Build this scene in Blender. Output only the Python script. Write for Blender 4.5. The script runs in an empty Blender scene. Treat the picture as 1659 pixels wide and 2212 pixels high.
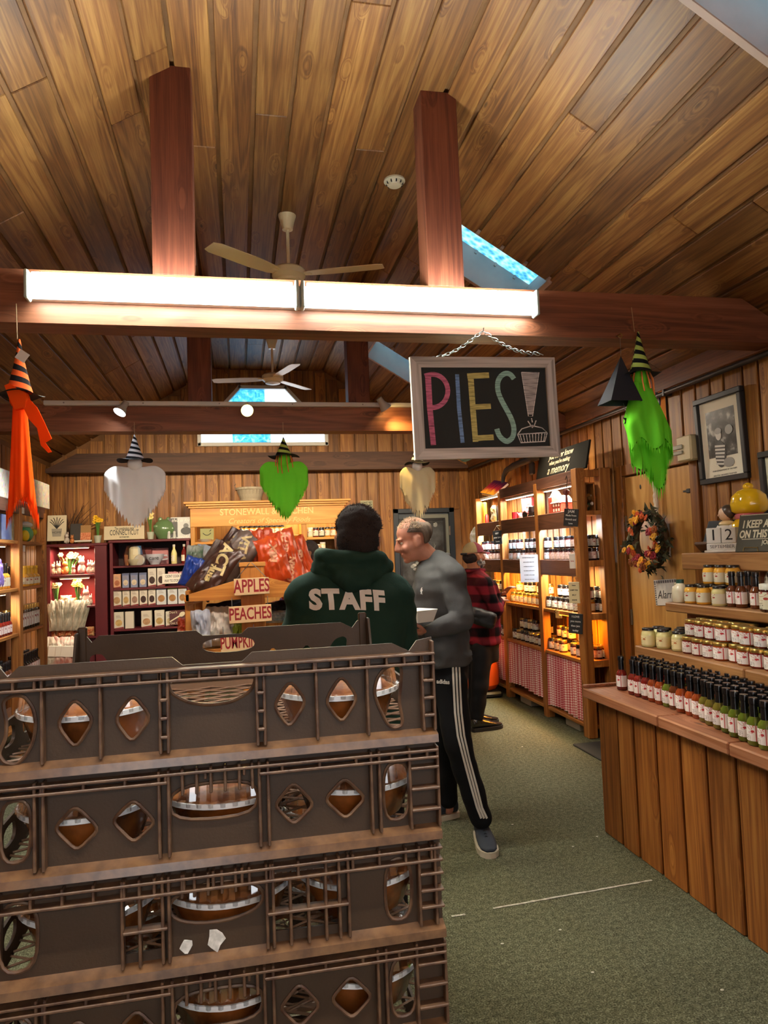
import bpy, bmesh, math, random
from mathutils import Vector, Matrix, Euler, noise
from mathutils.bvhtree import BVHTree
from math import sin, cos, pi, radians as rad, sqrt, atan2

SC = bpy.context.scene
COL = SC.collection
random.seed(7)

# ------------------------------------------------------------------ camera
FPX, CX, CY, EYE = 1534.0, 829.5, 1106.0, 1.52
_y, _p, _r = rad(11.6), rad(3.3), rad(2.1)
CW = Vector((sin(_y) * cos(_p), cos(_y) * cos(_p), sin(_p)))
_r0 = Vector((cos(_y), -sin(_y), 0))
_u0 = _r0.cross(CW)
CR = _r0 * cos(_r) - _u0 * sin(_r)
CU = _u0 * cos(_r) + _r0 * sin(_r)
CAM = Vector((0, 0, EYE))
cd = bpy.data.cameras.new('camera')
cam = bpy.data.objects.new('camera', cd)
COL.objects.link(cam)
cd.sensor_fit = 'VERTICAL'
cd.sensor_height = 36.0
cd.lens = 36.0 * FPX / 2212.0
cd.clip_start = 0.02
cam.matrix_world = Matrix(((CR.x, CU.x, -CW.x, 0), (CR.y, CU.y, -CW.y, 0), (CR.z, CU.z, -CW.z, EYE), (0, 0, 0, 1)))
SC.camera = cam

# ------------------------------------------------------------------ sky, lights, exposure
SC.view_settings.view_transform = 'Standard'
SC.view_settings.look = 'None'
SC.view_settings.exposure = 1.0
SC.view_settings.gamma = 1.0
SC.view_settings.use_curve_mapping = False
wd = bpy.data.worlds.new('overcast_sky')
SC.world = wd
wd.use_nodes = True
_bg = wd.node_tree.nodes['Background']
_bg.inputs[0].default_value = (0.90, 0.95, 1.0, 1)
_bg.inputs[1].default_value = 1.6
SC.cycles.max_bounces = 9
SC.cycles.diffuse_bounces = 5
SC.cycles.glossy_bounces = 3
SC.cycles.transmission_bounces = 4
SC.cycles.transparent_max_bounces = 12
SC.cycles.caustics_reflective = False
SC.cycles.caustics_refractive = False
SC.cycles.sample_clamp_indirect = 4.0
SC.cycles.use_denoising = True
TUBE = 38.0          # fluorescent tube radiance

def area_light(name, loc, rot, sx, sy, power, color=(1, 1, 1), parent=None):
    l = bpy.data.lights.new(name, 'AREA')
    l.shape = 'RECTANGLE'; l.size = sx; l.size_y = sy
    l.energy = power; l.color = color
    o = bpy.data.objects.new(name, l)
    o.location = loc; o.rotation_euler = rot
    COL.objects.link(o)
    if parent: o.parent = parent
    return o

def portal(name, loc, rot, sx, sy):
    o = area_light(name, loc, rot, sx, sy, 1.0)
    o.data.cycles.is_portal = True
    return o
portal('daylight_portal_door', (.3, -2.72, 1.2), (rad(90), 0, rad(180)), 4.8, 2.4)
portal('daylight_portal_gable', (.33, 9.02, 3.3), (rad(90), 0, 0), 1.7, .8)
for _k in (1.95, 4.6, 7.25): portal('daylight_portal_roof', (1.86, _k, 3.62), (0, rad(31.4), 0), .75, .55)

def spot_light(name, loc, direction, power, color, angle=70, blend=0.6, size=0.03):
    l = bpy.data.lights.new(name, 'SPOT')
    l.energy = power; l.color = color; l.spot_size = rad(angle); l.spot_blend = blend; l.shadow_soft_size = size
    o = bpy.data.objects.new(name, l)
    o.location = loc
    o.rotation_euler = Vector(direction).to_track_quat('-Z', 'Y').to_euler()
    COL.objects.link(o)
    return o

# ------------------------------------------------------------------ helpers: picture point on a known plane of the room
def P(x, y, X=None, Y=None, Z=None):
    d = CW + CR * ((x - CX) / FPX) - CU * ((y - CY) / FPX)
    if X is not None: t = (X - CAM.x) / d.x
    elif Y is not None: t = (Y - CAM.y) / d.y
    else: t = (Z - CAM.z) / d.z
    return CAM + d * t

# ------------------------------------------------------------------ materials
def H(s):
    s = s.lstrip('#')
    c = [int(s[i:i + 2], 16) / 255 for i in (0, 2, 4)]
    return tuple(v / 12.92 if v <= .04045 else ((v + .055) / 1.055) ** 2.4 for v in c) + (1,)

MATS = {}
class NT:
    def __init__(self, name):
        self.m = bpy.data.materials.new(name); self.m.use_nodes = True
        self.t = self.m.node_tree; self.t.nodes.clear()
        self.out = self.t.nodes.new('ShaderNodeOutputMaterial')
    def n(self, typ, ins=None, **kw):
        nd = self.t.nodes.new('ShaderNode' + typ)
        for k, v in kw.items(): setattr(nd, k, v)
        for k, v in (ins or {}).items():
            if isinstance(v, tuple) and len(v) == 2 and hasattr(v[0], 'outputs'):
                self.t.links.new(v[0].outputs[v[1]], nd.inputs[k])
            elif hasattr(v, 'outputs'):
                self.t.links.new(v.outputs[0], nd.inputs[k])
            else: nd.inputs[k].default_value = v
        return nd
    def ramp(self, fac, stops, interp='LINEAR'):
        r = self.n('ValToRGB', {'Fac': fac})
        r.color_ramp.interpolation = interp
        e = r.color_ramp.elements
        e[0].position, e[0].color = stops[0][0], stops[0][1]
        e[1].position, e[1].color = stops[-1][0], stops[-1][1]
        for p, c in stops[1:-1]:
            k = e.new(p); k.color = c
        return r
    def mix(self, a, b, fac, blend='MIX'):
        nd = self.t.nodes.new('ShaderNodeMix'); nd.data_type = 'RGBA'; nd.blend_type = blend
        for i, v in ((0, fac), (6, a), (7, b)):
            if isinstance(v, tuple) and len(v) == 2 and hasattr(v[0], 'outputs'): self.t.links.new(v[0].outputs[v[1]], nd.inputs[i])
            elif hasattr(v, 'outputs'): self.t.links.new(v.outputs[2] if v.bl_idname == 'ShaderNodeMix' else v.outputs[0], nd.inputs[i])
            else: nd.inputs[i].default_value = v
        return nd
    def math(self, op, a, b=0.0, c=0.0, clamp=False):
        nd = self.n('Math', {0: a, 1: b, 2: c}, operation=op); nd.use_clamp = clamp
        return nd
    def bsdf(self, col, rough=.5, metal=0., spec=.5, bump=None, bstr=.2, bdist=.005, **kw):
        b = self.n('BsdfPrincipled')
        I = b.inputs
        for nm, v in (('Base Color', col), ('Roughness', rough), ('Metallic', metal), ('Specular IOR Level', spec)):
            if isinstance(v, tuple) and len(v) == 2 and hasattr(v[0], 'outputs'): self.t.links.new(v[0].outputs[v[1]], I[nm])
            elif hasattr(v, 'outputs'): self.t.links.new(v.outputs[2] if v.bl_idname == 'ShaderNodeMix' else v.outputs[0], I[nm])
            else: I[nm].default_value = v
        for k, v in kw.items(): I[k].default_value = v
        if bump is not None:
            bp = self.n('Bump', {'Strength': bstr, 'Distance': bdist, 'Height': bump})
            self.t.links.new(bp.outputs[0], I['Normal'])
        self.t.links.new(b.outputs[0], self.out.inputs[0])
        return b

def mat(name, col, rough=.5, metal=0., spec=.5, var=0., bump=0., scale=40., emit=0., ecol=None, col2=None, nscale=6., rnd=0., **kw):
    if name in MATS: return MATS[name]
    t = NT(name); c = H(col) if isinstance(col, str) else col
    tc = t.n('TexCoord')
    base = c
    if var or col2:
        nz = t.n('TexNoise', {'Vector': (tc, 3), 'Scale': nscale, 'Detail': 5.0})
        c2 = H(col2) if col2 else tuple(v * (1 - var) for v in c[:3]) + (1,)
        base = t.ramp(nz, [(.35, c2), (.65, c)])
    if rnd:
        oi = t.n('ObjectInfo')
        v = t.math('MULTIPLY_ADD', (oi, 5), rnd * 2, 1 - rnd)
        base = t.n('HueSaturation', {'Value': v, 'Color': base})
    bn = t.n('TexNoise', {'Vector': (tc, 3), 'Scale': scale, 'Detail': 4.0}) if bump else None
    b = t.bsdf(base, rough, metal, spec, bump=bn, bstr=bump, **kw)
    if emit:
        b.inputs['Emission Color'].default_value = H(ecol) if ecol else c
        b.inputs['Emission Strength'].default_value = emit
    MATS[name] = t.m
    return t.m

def wood(name, dark, mid, light, axis='Y', rough=.55, knots=True, rnd=.22, cs=9., coat=0., spec=.4):
    if name in MATS: return MATS[name]
    t = NT(name)
    tc = t.n('TexCoord'); oi = t.n('ObjectInfo')
    off = t.n('CombineXYZ', {0: t.math('MULTIPLY', (oi, 5), 37.), 1: t.math('MULTIPLY', (oi, 5), 71.), 2: t.math('MULTIPLY', (oi, 5), 19.)})
    v0 = t.n('VectorMath', {0: (tc, 3), 1: off}, operation='ADD')
    def sc(al, cr): return tuple(al if a == axis else cr for a in 'XYZ')
    kv = t.n('Mapping', {'Vector': v0, 'Scale': sc(2.2, 7.0)})
    vo = t.n('TexVoronoi', {'Vector': kv, 'Scale': 1.0, 'Randomness': 1.0})
    kd = t.math('DIVIDE', (vo, 0), .30)
    ke = t.math('SUBTRACT', 1., kd, clamp=True)
    mp = t.n('Mapping', {'Vector': v0, 'Scale': sc(.38, cs)})
    wob = t.n('VectorMath', {0: mp, 1: t.n('CombineXYZ', {0: t.math('MULTIPLY', ke, .8 if knots else 0.), 1: t.math('MULTIPLY', ke, .8 if knots else 0.), 2: t.math('MULTIPLY', ke, .8 if knots else 0.)})}, operation='ADD')
    n1 = t.n('TexNoise', {'Vector': wob, 'Scale': 1.1, 'Detail': 2.0, 'Distortion': .35})
    rings = t.math('SINE', t.math('MULTIPLY', n1, 52.))
    fm = t.n('Mapping', {'Vector': v0, 'Scale': sc(5., 160.)})
    n2 = t.n('TexNoise', {'Vector': fm, 'Scale': 1.0, 'Detail': 3.0})
    f = t.math('ADD', t.math('MULTIPLY_ADD', rings, .10, .5), t.math('MULTIPLY_ADD', n2, .5, -.25))
    f = t.math('ADD', f, t.math('MULTIPLY_ADD', n1, .8, -.4))
    cr = t.ramp(f, [(.2, H(dark)), (.5, H(mid)), (.85, H(light))])
    col = cr
    if knots:
        kn = t.ramp((vo, 0), [(.045, (1, 1, 1, 1)), (.085, (0, 0, 0, 1))])
        pick = t.math('GREATER_THAN', t.n('SeparateColor', {0: (vo, 1)}), .62)
        kf = t.math('MULTIPLY', kn, t.math('MULTIPLY', pick, .75))
        col = t.mix(cr, tuple(v * .35 for v in H(dark)[:3]) + (1,), kf)
    val = t.math('MULTIPLY_ADD', (oi, 5), rnd * 2, 1 - rnd)
    hs = t.n('HueSaturation', {'Value': val})
    t.t.links.new(col.outputs[2] if knots else col.outputs[0], hs.inputs['Color'])
    t.bsdf(hs, rough, 0., spec, bump=f, bstr=.25, bdist=.002, **({'Coat Weight': coat} if coat else {}))
    MATS[name] = t.m
    return t.m

def glassy(name, col, rough=.05, alpha=.25, tint=None):
    """clear plastic: a tinted see-through film with a glossy skin"""
    if name in MATS: return MATS[name]
    t = NT(name)
    tr = t.n('BsdfTransparent', {'Color': H(tint or 'ffffff')})
    gl = t.n('BsdfGlossy', {'Color': H(col), 'Roughness': rough})
    fr = t.n('LayerWeight', {'Blend': .35})
    f = t.math('MULTIPLY_ADD', (fr, 1), .6, alpha)
    mx = t.n('MixShader', {0: f, 1: tr, 2: gl})
    t.t.links.new(mx.outputs[0], t.out.inputs[0])
    MATS[name] = t.m
    return t.m

def emissive(name, col, strength):
    if name in MATS: return MATS[name]
    t = NT(name)
    e = t.n('Emission', {0: H(col), 1: strength})
    t.t.links.new(e.outputs[0], t.out.inputs[0])
    MATS[name] = t.m
    return t.m

# ------------------------------------------------------------------ mesh builder
class MB:
    def __init__(self): self.v = []; self.f = []; self.mi = []; self.uv = {}
    def add(self, vs, fs, m=0, M=None):
        b = len(self.v)
        self.v.extend([tuple((M @ Vector(p)) if M else p) for p in vs])
        self.f.extend([tuple(b + i for i in q) for q in fs]); self.mi.extend([m] * len(fs))
        return self
    def box(self, lo, hi, b=0., m=0, M=None):
        x0, y0, z0 = lo; x1, y1, z1 = hi
        b = min(b, abs(x1 - x0) * .45, abs(y1 - y0) * .45, abs(z1 - z0) * .45)
        if b <= 0:
            vs = [(x, y, z) for z in (z0, z1) for y in (y0, y1) for x in (x0, x1)]
            return self.add(vs, [(0, 2, 3, 1), (4, 5, 7, 6), (0, 1, 5, 4), (2, 6, 7, 3), (0, 4, 6, 2), (1, 3, 7, 5)], m, M)
        vs = []; ix = {}
        X = (x0, x1); Y = (y0, y1); Z = (z0, z1)
        for i in (0, 1):
            for j in (0, 1):
                for k in (0, 1):
                    for a in (0, 1, 2):
                        p = [X[i] + (b if i == 0 else -b), Y[j] + (b if j == 0 else -b), Z[k] + (b if k == 0 else -b)]
                        p[a] = (X[i], Y[j], Z[k])[a]
                        ix[(i, j, k, a)] = len(vs); vs.append(tuple(p))
        fs = []
        def q(*ids): fs.append(tuple(ix[t] for t in ids))
        for s in (0, 1):
            q((s, 0, 0, 0), (s, 1, 0, 0), (s, 1, 1, 0), (s, 0, 1, 0)); q((0, s, 0, 1), (1, s, 0, 1), (1, s, 1, 1), (0, s, 1, 1)); q((0, 0, s, 2), (1, 0, s, 2), (1, 1, s, 2), (0, 1, s, 2))
        for i in (0, 1):
            for j in (0, 1):
                q((i, j, 0, 0), (i, j, 1, 0), (i, j, 1, 1), (i, j, 0, 1)); q((i, 0, j, 0), (i, 1, j, 0), (i, 1, j, 2), (i, 0, j, 2)); q((0, i, j, 1), (1, i, j, 1), (1, i, j, 2), (0, i, j, 2))
                for k in (0, 1): q((i, j, k, 0), (i, j, k, 1), (i, j, k, 2))
        return self.add(vs, fs, m, M)
    def lathe(self, prof, n=16, m=0, M=None, cap=True, flute=0, fl=0.):
        vs = []; fs = []
        for r, z in prof:
            for i in range(n):
                a = 2 * pi * i / n
                rr = r * (1 + (fl if (flute and i % 2) else 0))
                vs.append((rr * cos(a), rr * sin(a), z))
        for k in range(len(prof) - 1):
            for i in range(n):
                j = (i + 1) % n
                fs.append((k * n + i, k * n + j, (k + 1) * n + j, (k + 1) * n + i))
        if cap:
            if prof[0][0] > 1e-5: fs.append(tuple(reversed(range(n))))
            if prof[-1][0] > 1e-5: fs.append(tuple(range((len(prof) - 1) * n, len(prof) * n)))
        return self.add(vs, fs, m, M)
    def tube(self, pts, r, n=8, m=0, cap=True, M=None, flat=1.):
        pts = [Vector(p) for p in pts]; N = len(pts)
        rs = r if isinstance(r, (list, tuple)) else [r] * N
        vs = []; fs = []; up = None
        for i, p in enumerate(pts):
            d = (pts[min(i + 1, N - 1)] - pts[max(i - 1, 0)])
            d = d.normalized() if d.length > 1e-9 else Vector((0, 0, 1))
            if up is None:
                up = Vector((0, 0, 1)) if abs(d.z) < .9 else Vector((1, 0, 0))
            a = d.cross(up)
            if a.length < 1e-6: a = d.orthogonal()
            a.normalize(); b = a.cross(d).normalized(); up = b
            for k in range(n):
                t = 2 * pi * k / n
                vs.append(p + (a * cos(t) + b * sin(t) * flat) * rs[i])
        for i in range(N - 1):
            for k in range(n):
                j = (k + 1) % n
                fs.append((i * n + k, i * n + j, (i + 1) * n + j, (i + 1) * n + k))
        if cap: fs.append(tuple(reversed(range(n)))); fs.append(tuple(range((N - 1) * n, N * n)))
        return self.add(vs, fs, m, M)
    def ell(self, c, r, nu=16, nv=10, m=0, M=None):
        r = r if isinstance(r, (tuple, list)) else (r, r, r)
        vs = [(c[0], c[1], c[2] - r[2])]
        for j in range(1, nv):
            ph = -pi / 2 + pi * j / nv
            for i in range(nu):
                a = 2 * pi * i / nu
                vs.append((c[0] + r[0] * cos(ph) * cos(a), c[1] + r[1] * cos(ph) * sin(a), c[2] + r[2] * sin(ph)))
        vs.append((c[0], c[1], c[2] + r[2]))
        fs = []
        for i in range(nu):
            j = (i + 1) % nu
            fs.append((0, 1 + j, 1 + i))
            fs.append((len(vs) - 1, 1 + (nv - 2) * nu + i, 1 + (nv - 2) * nu + j))
            for k in range(nv - 2):
                fs.append((1 + k * nu + i, 1 + k * nu + j, 1 + (k + 1) * nu + j, 1 + (k + 1) * nu + i))
        return self.add(vs, fs, m, M)
    def prism(self, poly, t, m=0, M=None):
        """flat polygon (x, z) given thickness t along +y"""
        n = len(poly)
        vs = [(x, 0, z) for x, z in poly] + [(x, t, z) for x, z in poly]
        fs = [tuple(range(n)), tuple(reversed(range(n, 2 * n)))] + [(i, i + n, (i + 1) % n + n, (i + 1) % n) for i in range(n)]
        return self.add(vs, fs, m, M)
    def grid(self, fn, nu, nv, m=0, closed=False, M=None):
        vs = [fn(i / (nu if closed else nu - 1), j / (nv - 1)) for j in range(nv) for i in range(nu)]
        fs = []
        for j in range(nv - 1):
            for i in range(nu if closed else nu - 1):
                k = (i + 1) % nu
                fs.append((j * nu + i, j * nu + k, (j + 1) * nu + k, (j + 1) * nu + i))
        return self.add(vs, fs, m, M)
    def mesh(self, name, mats, smooth=False, fixn=True):
        me = bpy.data.meshes.new(name)
        me.from_pydata([tuple(p) for p in self.v], [], self.f)
        for mt in (mats if isinstance(mats, (list, tuple)) else [mats]): me.materials.append(mt)
        if any(self.mi): me.polygons.foreach_set('material_index', self.mi)
        if fixn:
            bm = bmesh.new(); bm.from_mesh(me); bmesh.ops.recalc_face_normals(bm, faces=bm.faces); bm.to_mesh(me); bm.free()
        if smooth: smooth_mesh(me, smooth if not isinstance(smooth, bool) else 40)
        me.update()
        return me
    def build(self, name, mats, parent=None, smooth=False, loc=None, rot=None):
        return link(name, self.mesh(name, mats, smooth), parent, loc, rot)

def smooth_mesh(me, ang=40):
    me.polygons.foreach_set('use_smooth', [True] * len(me.polygons))
    me.set_sharp_from_angle(angle=rad(ang))

def link(name, data, parent=None, loc=None, rot=None):
    o = bpy.data.objects.new(name, data)
    COL.objects.link(o)
    if parent: o.parent = parent
    if loc is not None: o.location = loc
    if rot is not None: o.rotation_euler = rot
    return o

def tag(o, label=None, cat=None, group=None, kind=None):
    if label: o['label'] = label
    if cat: o['category'] = cat
    if group: o['group'] = group
    if kind: o['kind'] = kind
    return o

def root(name, label, cat, loc=(0, 0, 0), rz=0., group=None, rot=None):
    o = link(name, None, None, loc, rot if rot else (0, 0, rz))
    o.empty_display_size = .05
    return tag(o, label, cat, group)

def copy_tree(o, loc=None, rz=None, label=None, group=None, parent=None, rot=None, name=None):
    c = o.copy()
    if name: c.name = name
    COL.objects.link(c)
    if parent: c.parent = parent
    if loc is not None: c.location = loc
    if rz is not None: c.rotation_euler = (0, 0, rz)
    if rot is not None: c.rotation_euler = rot
    if label: c['label'] = label
    if group: c['group'] = group
    for ch in KIDS.get(o.name) or [x for x in o.children]:
        copy_tree(ch, parent=c)
    return c
KIDS = {}

PM = {}
def piece(name, parent, size, M, m, b=.002):
    """one plank, board, tile: a chamfered box of its own (shares mesh data with equal pieces)"""
    k = (round(size[0], 3), round(size[1], 3), round(size[2], 3), m.name, b)
    if k not in PM:
        s = [v / 2 for v in size]
        PM[k] = MB().box([-v for v in s], s, b).mesh(name, m)
    o = link(name, PM[k], parent)
    o.matrix_local = M
    return o

def T(x, y, z): return Matrix.Translation((x, y, z))
def RX(a): return Matrix.Rotation(a, 4, 'X')
def RY(a): return Matrix.Rotation(a, 4, 'Y')
def RZ(a): return Matrix.Rotation(a, 4, 'Z')

def text_mesh(s, size=.1, ext=.001, bold=0., shear=0., align='CENTER', sx=1., spacing=1.):
    cu = bpy.data.curves.new('lettering', 'FONT')
    cu.body = s; cu.size = size; cu.extrude = ext; cu.offset = bold; cu.shear = shear
    cu.align_x = align; cu.align_y = 'CENTER'; cu.space_character = spacing; cu.resolution_u = 3
    o = bpy.data.objects.new('lettering', cu)
    COL.objects.link(o)
    dg = bpy.context.evaluated_depsgraph_get()
    me = bpy.data.meshes.new_from_object(o.evaluated_get(dg))
    bpy.data.objects.remove(o); bpy.data.curves.remove(cu)
    if sx != 1.: me.transform(Matrix.Diagonal((sx, 1, 1, 1)))
    return me

def text(s, size, m, parent, M, name='lettering', **kw):
    """lettering: lies in local XY of M, reads along +X, raised along +Z"""
    me = text_mesh(s, size, **kw)
    me.materials.clear(); me.materials.append(m)
    o = link(name, me, parent)
    o.matrix_local = M
    return o

def slice_mesh(me, step=.009):
    bm = bmesh.new(); bm.from_mesh(me)
    for ax in (0, 1):
        cs = [v.co[ax] for v in bm.verts]; k = min(cs) + step
        while k < max(cs):
            nrm = Vector((1, 0, 0)) if ax == 0 else Vector((0, 1, 0))
            bmesh.ops.bisect_plane(bm, geom=bm.verts[:] + bm.edges[:] + bm.faces[:], plane_co=nrm * k, plane_no=nrm)
            k += step
    bm.to_mesh(me); bm.free()
FRONT = RX(pi / 2)                       # letters stand upright and face -Y
def face_left(): return RZ(-pi / 2) @ RX(pi / 2)   # letters stand upright and face -X

def plate(outline, holes, t, m, name, parent, M=None, bevel=0.):
    """a sheet in the x-z plane with holes; thickness t along +y"""
    cu = bpy.data.curves.new(name, 'CURVE'); cu.dimensions = '2D'; cu.fill_mode = 'BOTH'; cu.extrude = t / 2; cu.bevel_depth = bevel; cu.bevel_resolution = 0
    for lp in [outline] + holes:
        sp = cu.splines.new('POLY'); sp.points.add(len(lp) - 1)
        for q, (a, b) in zip(sp.points, lp): q.co = (a, b, 0, 1)
        sp.use_cyclic_u = True
    o = bpy.data.objects.new(name, cu); COL.objects.link(o)
    dg = bpy.context.evaluated_depsgraph_get()
    me = bpy.data.meshes.new_from_object(o.evaluated_get(dg))
    bpy.data.objects.remove(o); bpy.data.curves.remove(cu)
    me.transform(Matrix(((1, 0, 0, 0), (0, 0, -1, t / 2), (0, 1, 0, 0), (0, 0, 0, 1))))
    if M: me.transform(M)
    me.materials.clear(); me.materials.append(m)
    return link(name, me, parent)

def oval(cx, cz, rx, rz, n=24, a=0., p=2.):
    r = []
    for i in range(n):
        t = 2 * pi * i / n
        x = rx * math.copysign(abs(cos(t)) ** (2 / p), cos(t)); z = rz * math.copysign(abs(sin(t)) ** (2 / p), sin(t))
        r.append((cx + x * cos(a) - z * sin(a), cz + x * sin(a) + z * cos(a)))
    return r

def remeshed(mb, name, m, parent, voxel=.008, smooth=6, noise_amp=0., nscale=8., loc=None):
    me = mb.mesh(name, m)
    o = bpy.data.objects.new(name, me); COL.objects.link(o)
    r = o.modifiers.new('r', 'REMESH'); r.mode = 'VOXEL'; r.voxel_size = voxel
    s = o.modifiers.new('s', 'SMOOTH'); s.iterations = smooth; s.factor = .5
    dg = bpy.context.evaluated_depsgraph_get()
    me2 = bpy.data.meshes.new_from_object(o.evaluated_get(dg))
    bpy.data.objects.remove(o); bpy.data.meshes.remove(me)
    if noise_amp:
        for v in me2.vertices:
            p = v.co
            d = noise.noise(Vector((p.x * nscale, p.y * nscale, p.z * nscale * 1.7))) + .5 * noise.noise(Vector((p.x * nscale * 2.3, p.y * nscale * 2.3, p.z * nscale * 3 + 7)))
            v.co = p + v.normal * d * noise_amp
    me2.materials.clear(); me2.materials.append(m)
    me2.polygons.foreach_set('use_smooth', [True] * len(me2.polygons))
    return link(name, me2, parent, loc)

def ordinal(i):
    w = 'first second third fourth fifth sixth seventh eighth ninth tenth eleventh twelfth'.split()
    return w[i] if i < 12 else f'{i + 1}' + ('th' if (i + 1) % 10 > 3 or 10 < (i + 1) % 100 < 14 else ['th', 'st', 'nd', 'rd'][(i + 1) % 10])
# ================================================================== the setting
XL, XR, YB, YF = -2.16, 3.0, 8.95, -2.6
ZT, BL, BR, SL = 3.88, -.26, 1.1, .61        # flat ceiling height, its two breaks, slope of the sides
ANG = math.atan(SL)
W_CEIL = wood('ceiling_cedar', '502d16', '7d5127', 'a57840', 'Y', .5, rnd=.26, spec=.45)
W_BACK = wood('wall_cedar', '5a3515', '8b5a27', 'b88440', 'Z', .5, rnd=.24)
W_BEAM = wood('beam_stain', '522d1c', '7a482e', '945e42', 'X', .55, rnd=.05, cs=5.)
W_POST = wood('post_stain', '4c261c', '703c2a', '8a523a', 'Z', .55, rnd=.05, cs=5.)
M_DARK = mat('shadow_gap_wood', '8a5f35', .7, var=.3)

# floor
t = NT('carpet_green')
tc = t.n('TexCoord')
n1 = t.n('TexNoise', {'Vector': (tc, 3), 'Scale': 170., 'Detail': 3.})
n2 = t.n('TexNoise', {'Vector': (tc, 3), 'Scale': 2.2, 'Detail': 5.})
n3 = t.n('TexNoise', {'Vector': (tc, 3), 'Scale': 45., 'Detail': 4.})
c = t.ramp(n1, [(.3, H('3a3c2e')), (.5, H('666853')), (.72, H('929480'))])
c = t.mix(c, t.ramp(n2, [(.35, H('c8c4a8')), (.65, H('e6e6d4'))]), .35, 'MULTIPLY')
c = t.mix(c, t.ramp(n3, [(.3, H('8a8a80')), (.7, H('ffffff'))]), .7, 'MULTIPLY')
t.bsdf(c, .95, 0., .1, bump=n1, bstr=.9, bdist=.006)
M_CARPET = t.m
fl = MB().box((XL - .1, YF, -.1), (XR + .1, YB + .1, 0)).build('floor', M_CARPET)
tag(fl, 'worn grey green carpet covering the shop floor', kind='structure')
a, b = P(1065, 1963, Z=0), P(1408, 1902, Z=0)
def seam_pt(u, v):
    q = a.lerp(b, u); w = .006 + .004 * noise.noise(Vector((u * 23, 0, 1)))
    return (q.x, q.y + (v - .5) * 2 * w + .004 * noise.noise(Vector((u * 9, 3, 0))), .002 + .002 * sin(v * pi))
MB().grid(seam_pt, 60, 3).build('carpet_seam', mat('seam_tape', 'b9b6a5', .8, var=.4, nscale=60.), fl)
a, b = P(975, 1980, Z=0), P(1005, 1976, Z=0)
MB().grid(seam_pt, 20, 3).build('carpet_seam', MATS['seam_tape'], fl)
for q in ((1107, 1782), (1128, 1614), (1280, 2102), (1210, 2010), (1560, 2140), (1085, 2040), (1238, 1830), (1290, 1808)):
    v = P(*q, Z=0); MB().ell((v.x, v.y, .003), (.007, .005, .002), 8, 5).build('lint_fleck', MATS['seam_tape'], fl)

# beams with their posts (fixed to the roof, part of the shell)
def wavy_beam(y0, y1, z0, z1, xl, xr, cut):
    mb = MB()
    pr = [(xl, z0), (xr, z0), (xr, z0 + .03), (xr - cut, z1), (xl + cut, z1), (xl, z0 + .03)]
    return mb.prism(pr, y1 - y0, M=T(0, y0, 0))
beams = []
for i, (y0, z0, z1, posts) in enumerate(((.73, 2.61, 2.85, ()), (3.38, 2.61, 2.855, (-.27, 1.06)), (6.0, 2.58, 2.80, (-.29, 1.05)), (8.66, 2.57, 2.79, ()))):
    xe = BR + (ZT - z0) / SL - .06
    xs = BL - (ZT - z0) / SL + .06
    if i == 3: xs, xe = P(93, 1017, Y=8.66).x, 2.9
    o = wavy_beam(y0, y0 + .16, z0, z1, xs, xe, .36).build('beam', W_BEAM if i < 3 else wood('beam_stain_darkened', '2e1a10', '472a1a', '5c3a26', 'X', .6, rnd=.04, cs=5.))  # last beam coloured darker to offset the lamps that over-light it
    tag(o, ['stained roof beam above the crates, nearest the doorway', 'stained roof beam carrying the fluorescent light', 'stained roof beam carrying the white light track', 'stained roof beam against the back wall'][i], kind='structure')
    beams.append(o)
    for px in posts:
        MB().box((px - .095, y0, z1), (px + .095, y0 + .16, ZT + .0), .004).build('post', W_POST, o)

# ceiling: three planes of planks
ceil = link('ceiling', None); tag(ceil, 'cedar plank ceiling with a flat ridge and two slopes', kind='structure')
HOLES = [(2.21 - .53, 2.21), (4.86 - .53, 4.86), (7.51 - .53, 7.51)]
HS0, HS1 = .374, 1.122
LS = (XR + .05 - BR) / cos(ANG)
PW = .187
def frame_flat(s): return T(BL + s, 0, ZT)
def frame_right(s): return T(BR, 0, ZT) @ RY(ANG) @ T(s, 0, 0)
def frame_left(s): return T(BL, 0, ZT) @ RY(-ANG) @ T(-s, 0, 0)
bk = MB()
bk.box((BL - .02, YF, .02), (BR + .02, YB + .1, .08), M=T(0, 0, ZT))
ML = T(BL, 0, ZT) @ RY(-ANG); MR = T(BR, 0, ZT) @ RY(ANG)
bk.box((-LS, YF, .02), (0, YB + .1, .08), M=ML)
bk.box((0, YF, .02), (HS0, YB + .1, .08), M=MR); bk.box((HS1, YF, .02), (LS, YB + .1, .08), M=MR)
ys = [YF] + [v for h in HOLES for v in h] + [YB + .1]
for k in range(0, len(ys), 2): bk.box((HS0, ys[k], .02), (HS1, ys[k + 1], .08), M=MR)
bk.build('ceiling_boarding', M_DARK, ceil)
def lay_row(fr, s, w, skip=None):
    y = YF + random.uniform(-1.5, 0)
    if skip: spans = [(ys[k], ys[k + 1]) for k in range(0, len(ys), 2)]
    else: spans = [(YF, YB)]
    for s0, s1 in spans:
        y = s0
        first = random.uniform(.8, 3.4)
        while y < s1 - .02:
            ln = first if y == s0 else random.uniform(2.2, 4.6)
            e = min(s1, y + ln)
            if s1 - e < .5: e = s1
            piece('plank', ceil, (w, e - y - .003, .03), fr(s) @ T(0, (y + e) / 2, .012 + random.uniform(-.0015, .0015)), W_CEIL, .004)
            y = e
for k in range(7):
    w = (BR - BL) / 7; lay_row(frame_flat, (k + .5) * w, w - .022)
k = 0
while (k + .4) * PW < LS:
    lay_row(frame_right, (k + .5) * PW, PW - .022, skip=2 <= k <= 5)
    lay_row(frame_left, (k + .5) * PW, PW - .022)
    k += 1

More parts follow.
